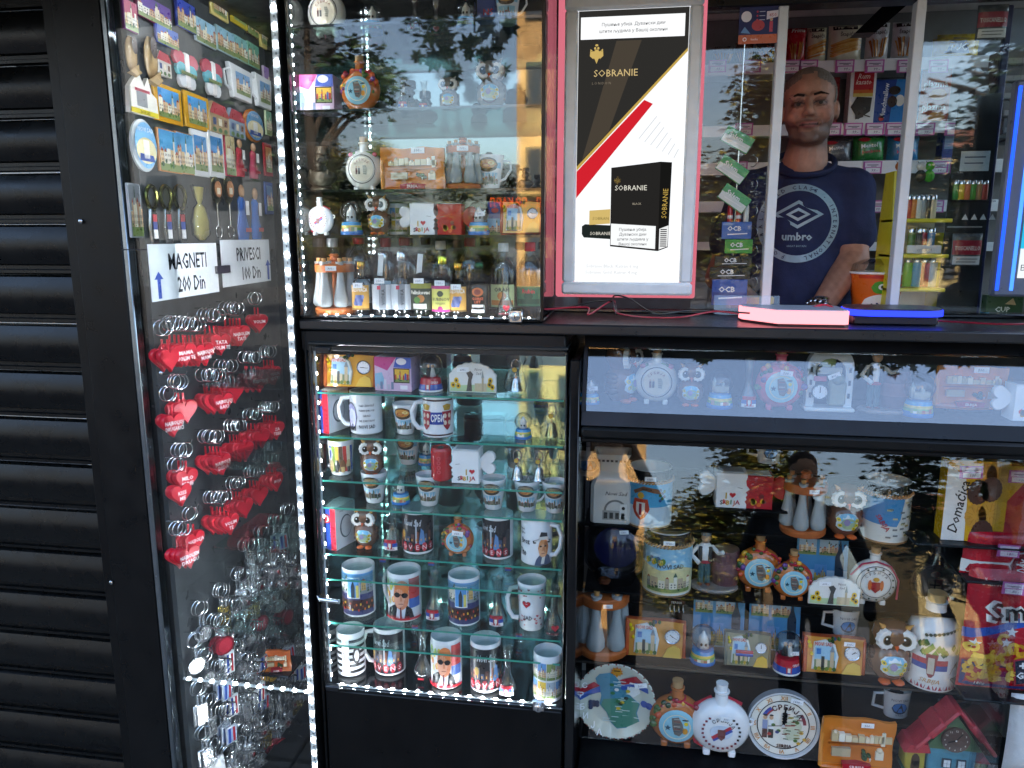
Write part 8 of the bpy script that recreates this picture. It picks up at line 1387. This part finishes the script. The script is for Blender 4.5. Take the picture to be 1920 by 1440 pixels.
for k in range(6):
    px = 1702+9*k; x, mz, mx = size(px, YR, tz[0]); tt = put('lighter', ['red', 'orange', 'white', 'silver', 'black', 'cream'][k]+' printed lighter on the top tier of the yellow rack', 'lighter', px, tz[0], YR-.005, 0, 'lighters'); lighter(tt, 44*mz, ['#c23a2a', '#d8842a', '#dfe2e4', '#9aa0a6', '#2a2c30', '#d9cfb4'][k])
for k in range(4):
    px = 1700+16*k; x, mz, mx = size(px, YR-.02, wt); tt = put('lighter', ['grey', 'white', 'steel', 'smoke'][k]+' short lighter at the foot of the yellow rack', 'lighter', px, wt, YR-.02, 0, 'lighters'); lighter(tt, 40*mz, ['#6a7a74', '#dfe2e2', '#8d9496', '#55605c'][k])
p_ = P(1637, 585, .5); x, mz, mx = size(1634, .5, wt); t = put('paper_cup', 'orange soft drink cup with clear dome lid', 'cup', 1636, wt, .47); h_ = 112*mz; b = B(); b.lathe([(.3*h_, 0), (.42*h_, .86*h_), (.44*h_, .87*h_), (.44*h_, .9*h_)], '#d9641a', 24, cols=['#d9641a', '#e9e9e4', '#e9e9e4']); bo = b.build('cup_body', 'print', t); b = B(); b.lathe([(.42*h_, .9*h_), (.38*h_, 1.02*h_), (.2*h_, 1.1*h_), (0, 1.11*h_)], '#fff', 20, cap=False); b.build('dome_lid', 'clear_glass', t)
q = Pt(.0008); q.ell(0, .35*h_, .32*h_, .2*h_, '#f0ece6', 0, .06*h_); q.text('FANTA', 0, .35*h_, .16*h_, '#1c2a5a', 1, w=.55*h_, rot=.2, bold=.04); q.ell(-.05*h_, .66*h_, .13*h_, .1*h_, '#4f9a2a', 1, .05*h_); q.ell(-.02*h_, .67*h_, .06*h_, .05*h_, '#f4f4f4', 2, 0, 10); q.ell(-.02*h_, .67*h_, .025*h_, .025*h_, '#111', 3, 0, 8); q.rect(-.4*h_, .8*h_, .4*h_, .85*h_, '#c23a1c', 0, .06*h_); q.wrap(.3*h_, 0, .42*h_, .86*h_); q.build('printed_wrap', 'print', bo)
t = put('gum_tub', 'small yellow tub with black letter', 'tub', 1422, Zctop-.044, .42); x, mz, mx = size(1422, .42, wt); h_ = 56*mz; b = B(); b.lathe([(.36*h_, 0), (.38*h_, .75*h_), (.42*h_, .76*h_)], '#d9a51c', 20); b.build('tub_body', 'plastic', t); b = B(); b.lathe([(.44*h_, .77*h_), (.45*h_, .95*h_), (.4*h_, h_), (0, h_)], '#e3b81e', 20); b.build('lid', 'plastic', t); q = Pt(.0008); q.rect(-.16*h_, .1*h_, .16*h_, .66*h_, '#1c1c1c', 0, .05*h_); q.text('N', 0, .38*h_, .26*h_, '#e9e9e4', 1, rot=R(90), bold=.03); q.wrap(.38*h_); q.build('label', 'print', t)
bx(XS(1560, .55), XS(1668, .55), .52, .6, wt, wt+.1, '#7a1c26', 'red_shelf_box', 'plastic') if False else None
# ---------------- rolling-paper rack behind the left pane
YO = .34; t = thing('paper_rack', 'clear wire rack of rolling papers behind the left pane', 'rack', None, (XS(1370, YO), YO+.02, wt)); b = B(); b.box((0, .012, .16), (XS(1408, YO)-XS(1336, YO), .003, .32), '#fff'); b.build('acrylic_back', 'acrylic', t, smooth=0)
q = B()
for py in (300, 345, 395, 435, 470, 505, 530):
    p_ = P(1412, py, YO); c = Vector((p_.x, 0, p_.z)); q.tube([(c.x+.014*math.cos(a)-t.location.x, .0, c.z-wt+.016*math.sin(a)) for a in [R(-100)+R(200)*i/10 for i in range(11)]], .0012, '#a9adb0', 5)
q.build('wire_loops', 'metal', t)
q = B(); xw = XS(1378, YO)-t.location.x; q.tube([(xw, .0, .02), (xw, .0, Zhead-wt)], .0016, '#b9bdc0', 6); q.build('hanging_wire', 'metal', t)
def slip(px, py, wpx, hpx, col, word, lab, wc='#f2f2f2', rot=0, bg2=None, Y=YO):
    p_ = P(px, py+hpx/2, Y); x, mz, mx = size(px, Y, p_.z); t = thing('rolling_papers', lab, 'papers', 'rolling paper packets', (p_.x, Y, p_.z), 0); w, h = wpx*mx, hpx*mz; M = Matrix.Translation((0, 0, h/2)) @ Matrix.Rotation(rot, 4, 'Y') @ Matrix.Translation((0, 0, -h/2)); b = B(); b.box((0, 0, h/2), (w, .005, h), col, M, .001); bo = b.build('packet', 'print', t); q = Pt(.0006)
    if bg2: q.rect(-.48*w, .05*h, .48*w, .5*h, bg2, 0)
    q.text(word, -.08*w, .62*h, min(.4*h, .16*w), wc, 1, w=.7*w, bold=.03); q.line(-.3*w, .26*h, .36*w, .32*h, .06*h, wc, 1); q.mapv(0, lambda x, y, z: tuple(M @ Vector((x, y-.0027, z)))); q.build('printed_front', 'print', bo)
slip(1380, 432, 56, 32, '#2f62b0', 'OCB', 'blue rolling paper packet in the rack'); slip(1384, 462, 52, 26, '#3a9a3a', 'OCB', 'green rolling paper packet in the rack'); slip(1374, 490, 70, 20, '#1d1e20', 'OCB', 'upper black rolling paper packet', Y=YO-.008); slip(1368, 512, 76, 22, '#191a1c', 'OCB', 'lower black rolling paper packet', Y=YO-.016); slip(1366, 548, 66, 48, '#2a56a8', 'OCB', 'blue and red bagged filters at the bottom of the rack', bg2='#1d3f8a', Y=YO-.02)
for px, c, lab in ((1368, '#b3202c', 'red'), (1384, '#c2402a', 'orange red'), (1398, '#e3e3de', 'white')): x, mz, mx = size(px, YO, zs(420, px, YO)); tt = put('filter_tube', f'{lab} filter tube standing in the rolling paper rack', 'tube', px, zs(418, px, YO), YO+.012, 0, 'filter tubes'); b = B(); b.lathe([(.007, 0), (.007, 30*mz), (.005, 34*mz), (0, 36*mz)], c, 12); b.build('tube_body', 'plastic', tt); b = B(); b.lathe([(.0073, 8*mz), (.0073, 14*mz)], '#e9e6e0', 12, cap=False); b.build('band', 'print', tt)
for k, (px, py, r_) in enumerate(((1382, 262, -.5), (1372, 318, -.6), (1376, 372, -.6))): slip(px, py, 58, 32, '#4aa86a', 'Salem', ['topmost', 'middle', 'lowest'][k]+' green hanging packet tilted behind the left pane', rot=-r_, bg2='#dfe6e2')
# stickers and cards
p_ = P(1423, 40, .3); x, mz, mx = size(1421, .296, p_.z); t = thing('advert_sticker', 'blue and orange advertising sticker on the window', 'sticker', None, (p_.x, .296, p_.z)); w, h = 76*mx, 86*mz; b = B(); b.box((0, 0, 0), (w, .0015, h), '#1f2a5c'); bo = b.build('sheet', 'paper', t, smooth=0); q = Pt(.0005); q.rect(-.5*w, -.5*h, .5*w, -.3*h, '#c25a2a', 0); q.text('DONESI KREDIT', 0, .4*h, .1*h, '#c9487a', 0, w=.85*w, bold=.02); q.ell(-.32*w, .1*h, .13*w, .12*h, '#e9e6ec', 0); q.poly([(.18*w, .02*h), (.48*w, .08*h), (.47*w, .22*h), (.18*w, .2*h)], '#e6e2ea', 0); q.text('450', .33*w, .12*h, .08*h, '#b3304a', 1)
for k in range(3): q.ell(-.05*w, (.2-.09*k)*h, .025*w, .025*h, '#c23a54', 0, 0, 8); q.line(.0, (.2-.09*k)*h, .14*w, (.2-.09*k)*h, .015*h, '#c9cede', 0)
q.ell(-.02*w, -.1*h, .16*w, .12*h, '#b3303c', 0); q.poly([(-.45*w, -.25*h), (-.2*w, -.28*h), (-.35*w, -.12*h)], '#5a8ac0', 0); q.rect(.26*w, -.25*h, .34*w, -.02*h, '#c23a54', 0); q.ell(.3*w, .02*h, .04*w, .035*h, '#d9b090', 0, 0, 8); q.ring(-.34*w, -.4*h, .03*w, .05*w, '#f0e9e4', 1, 14); q.text('banka', -.1*w, -.4*h, .05*h, '#f0e9e4', 1); q.mapv(0, lambda x, y, z: (x, y-.0008, z)); q.build('printed_front', 'print', bo, smooth=0)
def pouch(px, py, wpx, hpx, word, lab, Y=.36):
    p_ = P(px, py+hpx/2, Y); x, mz, mx = size(px, Y, p_.z); t = thing('tobacco_pouch', lab, 'pouch', 'tobacco pouches', (p_.x, Y, p_.z)); w, h = wpx*mx, hpx*mz; bag(t, w, h, .008, lambda p, w, h: (p.rect(-.48*w, .35*h, .48*w, .78*h, '#9c2438', 0, .1*w), p.text(word, 0, .55*h, .13*h, '#e9dcd8', 1, w=.85*w, bold=.02), p.rect(-.45*w, .05*h, .45*w, .3*h, '#d9dcde', 1, .1*w), p.line(-.35*w, .22*h, .35*w, .22*h, .02*h, '#33343a', 2), p.line(-.35*w, .13*h, .3*w, .13*h, .02*h, '#33343a', 2)), '#55585c', seed=px)
pouch(1856, 42, 58, 66, 'TOSCANELLO', 'red tobacco pouch hanging at the top right'); pouch(1808, 468, 56, 62, 'TOSCANELLO', 'red tobacco pouch behind the right pane'); 
t = thing('pouch_hanger', 'dark hanging strip of tobacco packets behind the right pane', 'display strip', None, (XS(1808, .375), .375, wt)); b = B(); b.box((0, 0, .3), (.1, .003, .62), '#1b1d20'); b.build('strip', 'plastic', t, smooth=0); q = Pt(.0008); zz = zs(412, 1808, .375)-wt
for k in range(4): q.poly([(-.012+.022*k, zz), (.004+.022*k, zz), (-.004+.022*k, zz+.015)], '#d9dcde', 0)
q.rect(-.045, zz-.02, .04, zz-.017, '#9a9da0', 0); zz2 = zs(295, 1808, .375)-wt; q.rect(-.03, zz2-.035, .04, zz2+.015, '#b9cbd8', 0); q.line(-.02, zz2, .03, zz2, .003, '#3a4a6a', 1); q.line(-.02, zz2-.015, .025, zz2-.015, .003, '#3a4a6a', 1); q.mapv(0, lambda x, y, z: (x, y-.0016, z)); q.build('warning_signs', 'print', t, smooth=0)
for k in range(8):
    px = 1790+11*(k % 6); zz = zs(362, px, .37); x, mz, mx = size(px, .37, zz); tt = put('lighter', ['green', 'yellow', 'orange', 'leaf green', 'tan', 'red', 'olive', 'brown'][k]+' lighter in the row behind the hanging strip' , 'lighter', px, zs(375, px, .35), .345, 0, 'lighters') if k < 6 else None
    if tt: lighter(tt, 36*mz, ['#3a8a3a', '#d8b81c', '#c9642a', '#4f9a34', '#a8845a', '#a8382c'][k])
bx(XS(1784, .35), XS(1856, .35), .335, .36, zs(376, 1810, .35)-.004, zs(376, 1810, .35)-.0005, '#2a2c30', 'clear_ledge', 'acrylic')
bx(XS(1838, .38), XS(1852, .38), .376, .39, wt, Zhead, '#1c2456', 'blue_upright', 'plastic')
# ---------------- lit panel cut by the right edge
YL = .2; t = thing('lit_screen', 'cyan lit advertising panel with blue light strips at the right edge', 'screen', None, (XS(1888, YL), YL, P(1888, 556, YL).z)); h_ = P(1888, 150, YL).z-t.location.z
b = B(); b.box((.16, .01, h_/2), (.36, .03, h_), '#5a6270', bev=.006); b.build('housing', 'plastic', t); b = B(); b.box((.176, -.007, h_*.53), (.29, .003, h_*.84), '#2fc0ea'); b.box((.176, -.0072, h_*.16), (.29, .0034, h_*.14), '#eef4f8'); bo = b.build('lit_panel', 'screen', t, smooth=0); q = Pt(.0008); q.text('Ова', .07, h_*.19, .014, '#3a4650', 1); q.text('Вашем', .065, h_*.14, .014, '#3a4650', 1); q.mapv(0, lambda x, y, z: (x, y-.0092, z)); q.build('warning_lettering', 'print', bo, smooth=0)
for x in (-.012, .02): b = B(); b.box((x, -.008, h_/2), (.007, .004, h_*.94), '#1f4cff' if x < 0 else '#3f7cff'); b.build('blue_light_strip', 'tray_glow', t, smooth=0)
b = B(); b.box((.12, .03, -.06), (.05, .04, .12), '#1b1d20'); b.build('foot', 'plastic', t)
p_ = P(1890, 590, .34); t = thing('green_packet', 'green coffee packet standing below the lit panel', 'packet', None, (XS(1896, .34), .345, Zctop+.013)); carton(t, .09, .03, .045, '#3a5a3a', lambda p, w, h: (p.text('CUP', -.05*w, .2*h, .3*h, '#dfe6dc', 0, bold=.03), p.poly([(.0, .5*h), (.3*w, .45*h), (.2*w, .85*h)], '#c9b48a', 0)))
# ================================================================== people
def blob(parts, voxel, smooth=6, loc=(0, 0, 0)):
    """one continuous surface grown from tapered limbs and rounded masses"""
    b = B()
    for q in parts:
        if q[0] == 'e': b.sph(q[1], q[2], '#fff', 20, 14, Matrix.Translation(q[1]) @ (q[3].to_matrix().to_4x4() if len(q) > 3 else Matrix()) @ Matrix.Translation(-Vector(q[1])))
        else:
            p0, r0, p1, r1 = Vector(q[1]), q[2], Vector(q[3]), q[4]; b.tube([p0, p0.lerp(p1, .5), p1], [r0, (r0+r1)/2, r1], '#fff', 16); b.sph(p0, r0, '#fff', 14, 8); b.sph(p1, r1, '#fff', 14, 8)
    o = b.build('tmp', 'skin'); m = o.modifiers.new('r', 'REMESH'); m.mode = 'VOXEL'; m.voxel_size = voxel; m.use_smooth_shade = True
    s = o.modifiers.new('s', 'SMOOTH'); s.iterations = smooth; s.factor = .5
    dg = bpy.context.evaluated_depsgraph_get(); dg.update(); me = bpy.data.meshes.new_from_object(o.evaluated_get(dg)); bpy.data.objects.remove(o); me.materials.clear(); return me
def colour(me, fn):
    for a in list(me.color_attributes): me.color_attributes.remove(a)
    at = me.color_attributes.new('Col', 'FLOAT_COLOR', 'POINT'); buf = []
    for v in me.vertices: buf += list(fn(v.co))
    at.data.foreach_set('color', buf); me.shade_smooth()
def mixc(a, b, t): t = max(0, min(1, t)); return tuple(x*(1-t)+y*t for x, y in zip(a, b))
def mesh_part(name, me, mat, parent): me.materials.append(MAT[mat]); o = bpy.data.objects.new(name, me); COL.objects.link(o); o.parent = parent; return o
# ---------------- the seller
YM = .61; hx = XA(1519, YM, 1.9); zc = (P(1519, 124, YM).z+P(1519, 279, YM).z)/2; HS = (P(1519, 124, YM).z-P(1519, 279, YM).z)/.262
man = thing('person', 'smiling man in navy printed t-shirt standing at the serving window', 'person', None, (hx, YM, .25), R(-7)); zc -= .25
inv = Matrix.Translation((hx, YM, .25)) @ Matrix.Rotation(R(-7), 4, 'Z'); inv.invert(); LOC = lambda px, py, Y: inv @ P(px, py, Y)
Hm = Matrix.Translation((0, 0, zc)) @ Matrix.Rotation(R(-5), 4, 'Z') @ Matrix.Rotation(R(-3), 4, 'Y') @ Matrix.Scale(HS, 4)
h_ = lambda x, y, z: Hm @ Vector((x, y, z))
def he(x, y, z, a, b, c): return ('e', h_(x*1.09, y, z), (a*HS*1.1, b*HS, c*HS))
zn = zc-.135*HS; zs_ = zn-.045
head = [he(0, .014, .038, .077, .094, .09), he(0, -.014, -.03, .07, .078, .088), he(0, -.026, -.084, .06, .058, .04), he(0, -.072, -.104, .026, .018, .017), he(0, -.078, -.082, .03, .012, .02)]
for s in (-1, 1): head += [he(s*.04, -.062, -.034, .026, .026, .026), he(s*.031, -.083, .026, .027, .012, .009), he(s*.078, .02, -.014, .009, .018, .03), he(s*.013, -.104, -.033, .009, .01, .008), he(s*.031, -.0815, .013, .02, .0115, .0085), he(s*.031, -.079, -.0105, .019, .0105, .0085), he(s*.03, -.086, -.061, .01, .009, .008)]
head += [('c', h_(0, -.09, .014), .0085*HS, h_(0, -.117, -.026), .0135*HS), he(0, -.096, -.059, .024, .011, .0055), he(0, -.094, -.071, .021, .011, .0065), ('c', h_(0, .03, -.08), .058*HS, Vector((0, .04, zs_)), .068)]
sR, sL = Vector((.135, .035, zs_-.07)), Vector((-.15, .035, zs_-.07)); eR = LOC(1600, 486, YM-.06); wR = LOC(1530, 554, .39); wR.z = wt+.03-.25; eL = Vector((-.23, -.0, zs_-.33)); wL = LOC(1436, 556, .41); wL.z = wt+.03-.25
torso = [('e', (0, .035, zs_-.18), (.15, .105, .14)), ('e', (0, .03, zs_-.36), (.15, .11, .2)), ('e', (0, .03, zs_-.58), (.155, .115, .14)), ('c', sL, .045, sR, .045), ('c', (0, .04, zs_+.02), .062, (0, .04, zs_-.1), .08)]
arms = [('c', sR, .05, eR, .043), ('c', eR, .045, wR, .029), ('c', sL, .05, eL, .043), ('c', eL, .045, wL, .029)]
hands = []
for w, d in ((wR, Vector((-.95, -.2, 0))), (wL, Vector((.75, -.55, 0)))):
    d.normalize(); n = Vector((-d.y, d.x, 0)); c = w+d*.055+Vector((0, 0, -.004)); hands.append(('e', c, (.046, .04, .02)))
    for k, l in enumerate((.062, .075, .07, .052)):
        b0 = c+d*.03+n*(.03-.02*k); b1 = b0+d*l*.55+n*(.006-.004*k)+Vector((0, 0, .008)); b2 = b0+d*l+n*(.01-.007*k)+Vector((0, 0, -.014)); hands += [('c', b0, .0095, b1, .009), ('c', b1, .009, b2, .0075)]
    sgn = 1 if d.x > 0 else -1; t0 = c-d*.02-n*.03*sgn*-1; hands += [('c', t0, .012, t0+d*.04+n*.03*sgn, .009)]
legs = []
for s in (-1, 1): legs += [('c', (s*.09, .03, zs_-.62), .09, (s*.1, .02, zs_-1.0), .06), ('c', (s*.1, .02, zs_-1.0), .058, (s*.1, .05, .06), .04), ('c', (s*.1, .05, .045), .04, (s*.11, -.12, .04), .035)]
me = blob(head+torso+arms+hands+legs, .0042, 4); Hi = Hm.inverted(); SK, SD, ST, LP, EY = H('#a87f6a'), H('#8a6250'), H('#5f4d44'), H('#96605a'), H('#6e4a3c')
def skin_col(v):
    q = Hi @ v; q.x /= 1.09; c = SK
    if q.z > -.15 and abs(q.x) < .12 and v.z > zn-.1:
        st = max(0, min(1, (-.028-q.z)/.03))*max(0, min(1, (q.z+.15)/.03)); st *= 1 if q.y < .03 else .5
        if abs(q.x) < .034 and q.y < -.07 and -.052 < q.z < -.041: st = .8
        elif abs(q.x) < .03 and q.y < -.07 and -.085 < q.z < -.035: st *= .5
        if q.y < -.06 and abs(q.x) > .03 and q.z > -.06: st *= .4
        c = mixc(c, ST, st*.9)
        if q.y < -.05: c = mixc(c, H('#b5705c'), .5*math.exp(-((abs(q.x)-.04)**2/.0006+(q.z+.03)**2/.0006)))
        if ((abs(q.x)-.031)/.022)**2+((q.z-.004)/.015)**2 < 1 and q.y < -.05: c = mixc(c, EY, .8)  # eye hollows: socket shade painted into the skin
        if abs(abs(q.x)-.031) < .019 and q.y < -.05 and abs(q.z-.0075+((abs(q.x)-.031)/.019)**2*.006) < .0022: c = H('#2e1c16')
        if (q.x/.027)**2+((q.z+.065)/.0115)**2 < 1 and q.y < -.08: c = LP
        if abs(q.z+.066-2.2*q.x*q.x) < .0032 and abs(q.x) < .027 and q.y < -.08: c = H('#2e1815')
        if abs(q.x) > .018+.0 and abs(abs(q.x)-.036) < .004 and -.066 < q.z < -.03 and q.y < -.06: c = mixc(c, SD, .7)  # smile folds: crease shade painted into the skin
    elif v.z < zs_-.55: c = H('#23262e') if v.z > .1 else H('#1a1a1a')
    elif v.z < zn+.0 and (abs(v.x) > .2 or v.y < -.08): c = mixc(c, H('#8a6552'), .4+.3*math.sin(v.x*260)*math.sin(v.z*190))
    return c
colour(me, skin_col); body = mesh_part('body', me, 'skin', man)
# short grey hair: a thin cap with a receding front
hm = blob([he(0, .017, .04, .0795, .0965, .0915), he(0, .03, -.01, .076, .082, .075)], .005, 3); bm = bmesh.new(); bm.from_mesh(hm); kill = []
for v in bm.verts:
    q = Hi @ v.co; line = .1-.5*abs(q.x) if abs(q.x) > .018 else .082
    if (q.y < -.02 and q.z < line+(.012 if abs(q.x) < .02 else -.01)+.35*(q.y+.02)*-.2) or (q.y < .012 and q.z < .005) or q.z < -.05 or (abs(q.x) < .03 and q.y < -.075): kill.append(v)
bmesh.ops.delete(bm, geom=kill, context='VERTS'); bm.to_mesh(hm); bm.free(); colour(hm, lambda v: mixc(H('#5a524a'), H('#8a8078'), .5+.5*math.sin(v.x*900)*math.sin(v.y*800+v.z*500))); mesh_part('hair', hm, 'fabric', man)
for s in (-1, 1):
    b = B(); b.sph((0, 0, 0), .0125*HS, '#6e6058', 14, 10); b.lathe([(0, .0129*HS), (.0068*HS, .0115*HS)], '#1c110c', 12, M=Matrix.Rotation(R(90), 4, 'X')); o = b.build('eye', 'matte', man); o.location = h_(s*.034, -.0752, .002)
    b = B(); b.tube([h_(s*.014, -.0965, .0255), h_(s*.035, -.0965, .03), h_(s*.059, -.084, .0235)], [.0035*HS, .0042*HS, .0015*HS], '#241a16', 8); b.build('eyebrow', 'fabric', man)
# t-shirt
up = lambda a, b, t: a.lerp(b, t); sm_ = [('e', (0, .035, zs_-.18), (.17, .124, .16)), ('e', (0, .02, zs_-.36), (.168, .135, .22)), ('e', (0, .025, zs_-.58), (.175, .135, .14)), ('c', sL+Vector((0, 0, -.006)), .064, sR+Vector((0, 0, -.006)), .064), ('c', sR, .067, up(sR, eR, .62), .066), ('c', sL, .067, up(sL, eL, .62), .068), ('c', (0, .05, zs_-.035), .082, (0, .04, zs_-.12), .115), ('c', (0, .05, zs_-.03), .06, sR, .06), ('c', (0, .05, zs_-.03), .06, sL, .06)]
sme = blob(sm_, .006, 8); nn = [v.normal.copy() for v in sme.vertices]
for v, n_ in zip(sme.vertices, nn):
    c = v.co.copy(); k = .004*math.sin(c.z*38+9*c.x)*math.sin(c.x*22+1)+.003*math.sin((c.x*1.2+c.z)*60)*max(0, min(1, (zs_-.2-c.z)/.2)); v.co = c+n_*k
colour(sme, lambda v: H('#2b3556')); shirt = mesh_part('t_shirt', sme, 'fabric', man)
b = B(); b.tube([(.085*math.cos(a), .05+.09*math.sin(a)-.012, zs_+.012+.042*math.sin(a)) for a in [2*pi*i/28 for i in range(28)]], .0085, '#262f4e', 8, True); b.build('collar', 'fabric', shirt)
bv = BVHTree.FromPolygons([v.co for v in sme.vertices], [tuple(p.vertices) for p in sme.polygons])
lc = LOC(1497, 418, YM-.11); s_ = .00166*70*.97; q = Pt(.001); LB = '#8fb0bf'; q.ring(0, 0, .82*s_, s_, LB, 0, 48)
q.arc_text('WORLD CLASS - INTERNATIONAL', 0, 0, .91*s_, .1*s_, '#27304f', R(150), R(-75), 2, .02); q.arc_text('FOOTBALL', 0, 0, .91*s_, .1*s_, '#27304f', R(250), R(160), 2, .02)
def dia(cx, cz, a, b_, w): q.poly([(cx-a, cz), (cx-a+w*1.5, cz), (cx, cz+b_-w), (cx, cz+b_)], LB, 1); q.poly([(cx, cz+b_), (cx, cz+b_-w), (cx+a-w*1.5, cz), (cx+a, cz)], LB, 1); q.poly([(cx+a, cz), (cx+a-w*1.5, cz), (cx, cz-b_+w), (cx, cz-b_)], LB, 1); q.poly([(cx, cz-b_), (cx, cz-b_+w), (cx-a+w*1.5, cz), (cx-a, cz)], LB, 1)
dia(0, .22*s_, .62*s_, .36*s_, .09*s_); dia(0, .22*s_, .3*s_, .17*s_, .08*s_); q.text('umbro', 0, -.33*s_, .2*s_, LB, 1, w=.95*s_, bold=.03); q.text('GREAT BRITAIN', 0, -.58*s_, .05*s_, LB, 1, w=.6*s_)
out = []
for x, y, z in q.v:
    hit = bv.ray_cast(Vector((x+lc.x, -1, z+lc.z)), Vector((0, 1, 0))); out.append((x+lc.x, (hit[0].y if hit[0] else -.1)+y-.001, z+lc.z))
q.v = out; q.build('chest_print', 'print', shirt, smooth=0)
# wristwatch
wa = thing('wristwatch', 'steel wristwatch on the wrist of the man in the window', 'watch', None, inv.inverted() @ (wR+(eR-wR)*.12)); wd = ((inv.inverted().to_3x3()) @ (eR-wR)).normalized(); Mw = wd.to_track_quat('Z', 'Y').to_matrix().to_4x4(); b = B()
for k in range(16): a = 2*pi*k/16; b.box((.036*math.cos(a), .036*math.sin(a), 0), (.009, .016, .018), '#b9bdc0', Mw @ Matrix.Rotation(0, 4, 'Z'), .002)
b.build('bracelet', 'metal', wa); b = B(); b.sph((0, -.02, .036), (.02, .02, .007), '#c9ccd0', 14, 6); b.build('watch_case', 'metal', wa)
# ---------------- two passers-by, seen only mirrored in the low glass
def bystander(label, x, y, rz, top, arms_up, w=1.0):
    t = thing('person', label, 'person', None, (x, y, ZG), rz); z = 1.97; P_ = [('e', (0, 0, z-.12), (.085, .1, .125)), ('c', (0, .01, z-.22), .055, (0, .02, z-.32), .06), ('e', (0, .02, z-.5), (.2*w, .13, .22)), ('e', (0, .02, z-.75), (.18*w, .13, .25)), ('c', (-.17*w, .02, z-.38), .065, (.17*w, .02, z-.38), .065)]
    for s in (-1, 1):
        P_ += [('c', (s*.1, .02, z-.9), .1, (s*.11, .0, z-1.35), .07), ('c', (s*.11, .0, z-1.35), .068, (s*.12, .03, .09), .05), ('c', (s*.12, .03, .05), .045, (s*.13, -.14, .045), .04)]
        el, ha = ((s*.3, -.12, z-.5), (s*.09, -.2, z-.1)) if arms_up else ((s*.3*w, .06, z-.68), (s*.27*w, -.06, z-.95)); P_ += [('c', (s*.19*w, .02, z-.39), .06, el, .048), ('c', el, .047, ha, .032), ('e', ha, (.04, .035, .05))]
    m = blob(P_, .012, 4); C = [H('#c09a80'), H(top), H('#22242a')]; colour(m, lambda v: C[0] if v.z > z-.27 else (C[1] if v.z > z-.92 else C[2])); mesh_part('body', m, 'fabric', t); b = B(); b.sph((0, .02, z-.07), (.09, .105, .09), '#2a211c', 14, 8); b.build('hair', 'fabric', t); return t
bystander('person in dark clothes raising a phone, mirrored left in the low glass', -.12, -2.2, pi, '#1c1e24', True, .95); bystander('person in black jacket mirrored in the middle of the low glass', 1.08, -2.75, pi, '#17181c', False, 1.25)
bystander('person in black coat mirrored over the snack bags', 2.35, -3.0, pi, '#121317', False, 1.5)  # added figure that keeps the bright street out of the bag reflections
ph_ = thing('phone', 'black phone held up towards the kiosk', 'phone', None, (0, -1.864, 1.5)); b = B(); b.box((0, 0, 0), (.155, .008, .075), '#101114', bev=.003); b.build('phone_body', 'gloss_black', ph_)
# ---------------- unseen building added to lay shade over the street
building('shade_building', 'tall building standing close behind the kiosk', 0, 9, 34, 10, 15, '#a39a8a', '#30343a', 5, 10)
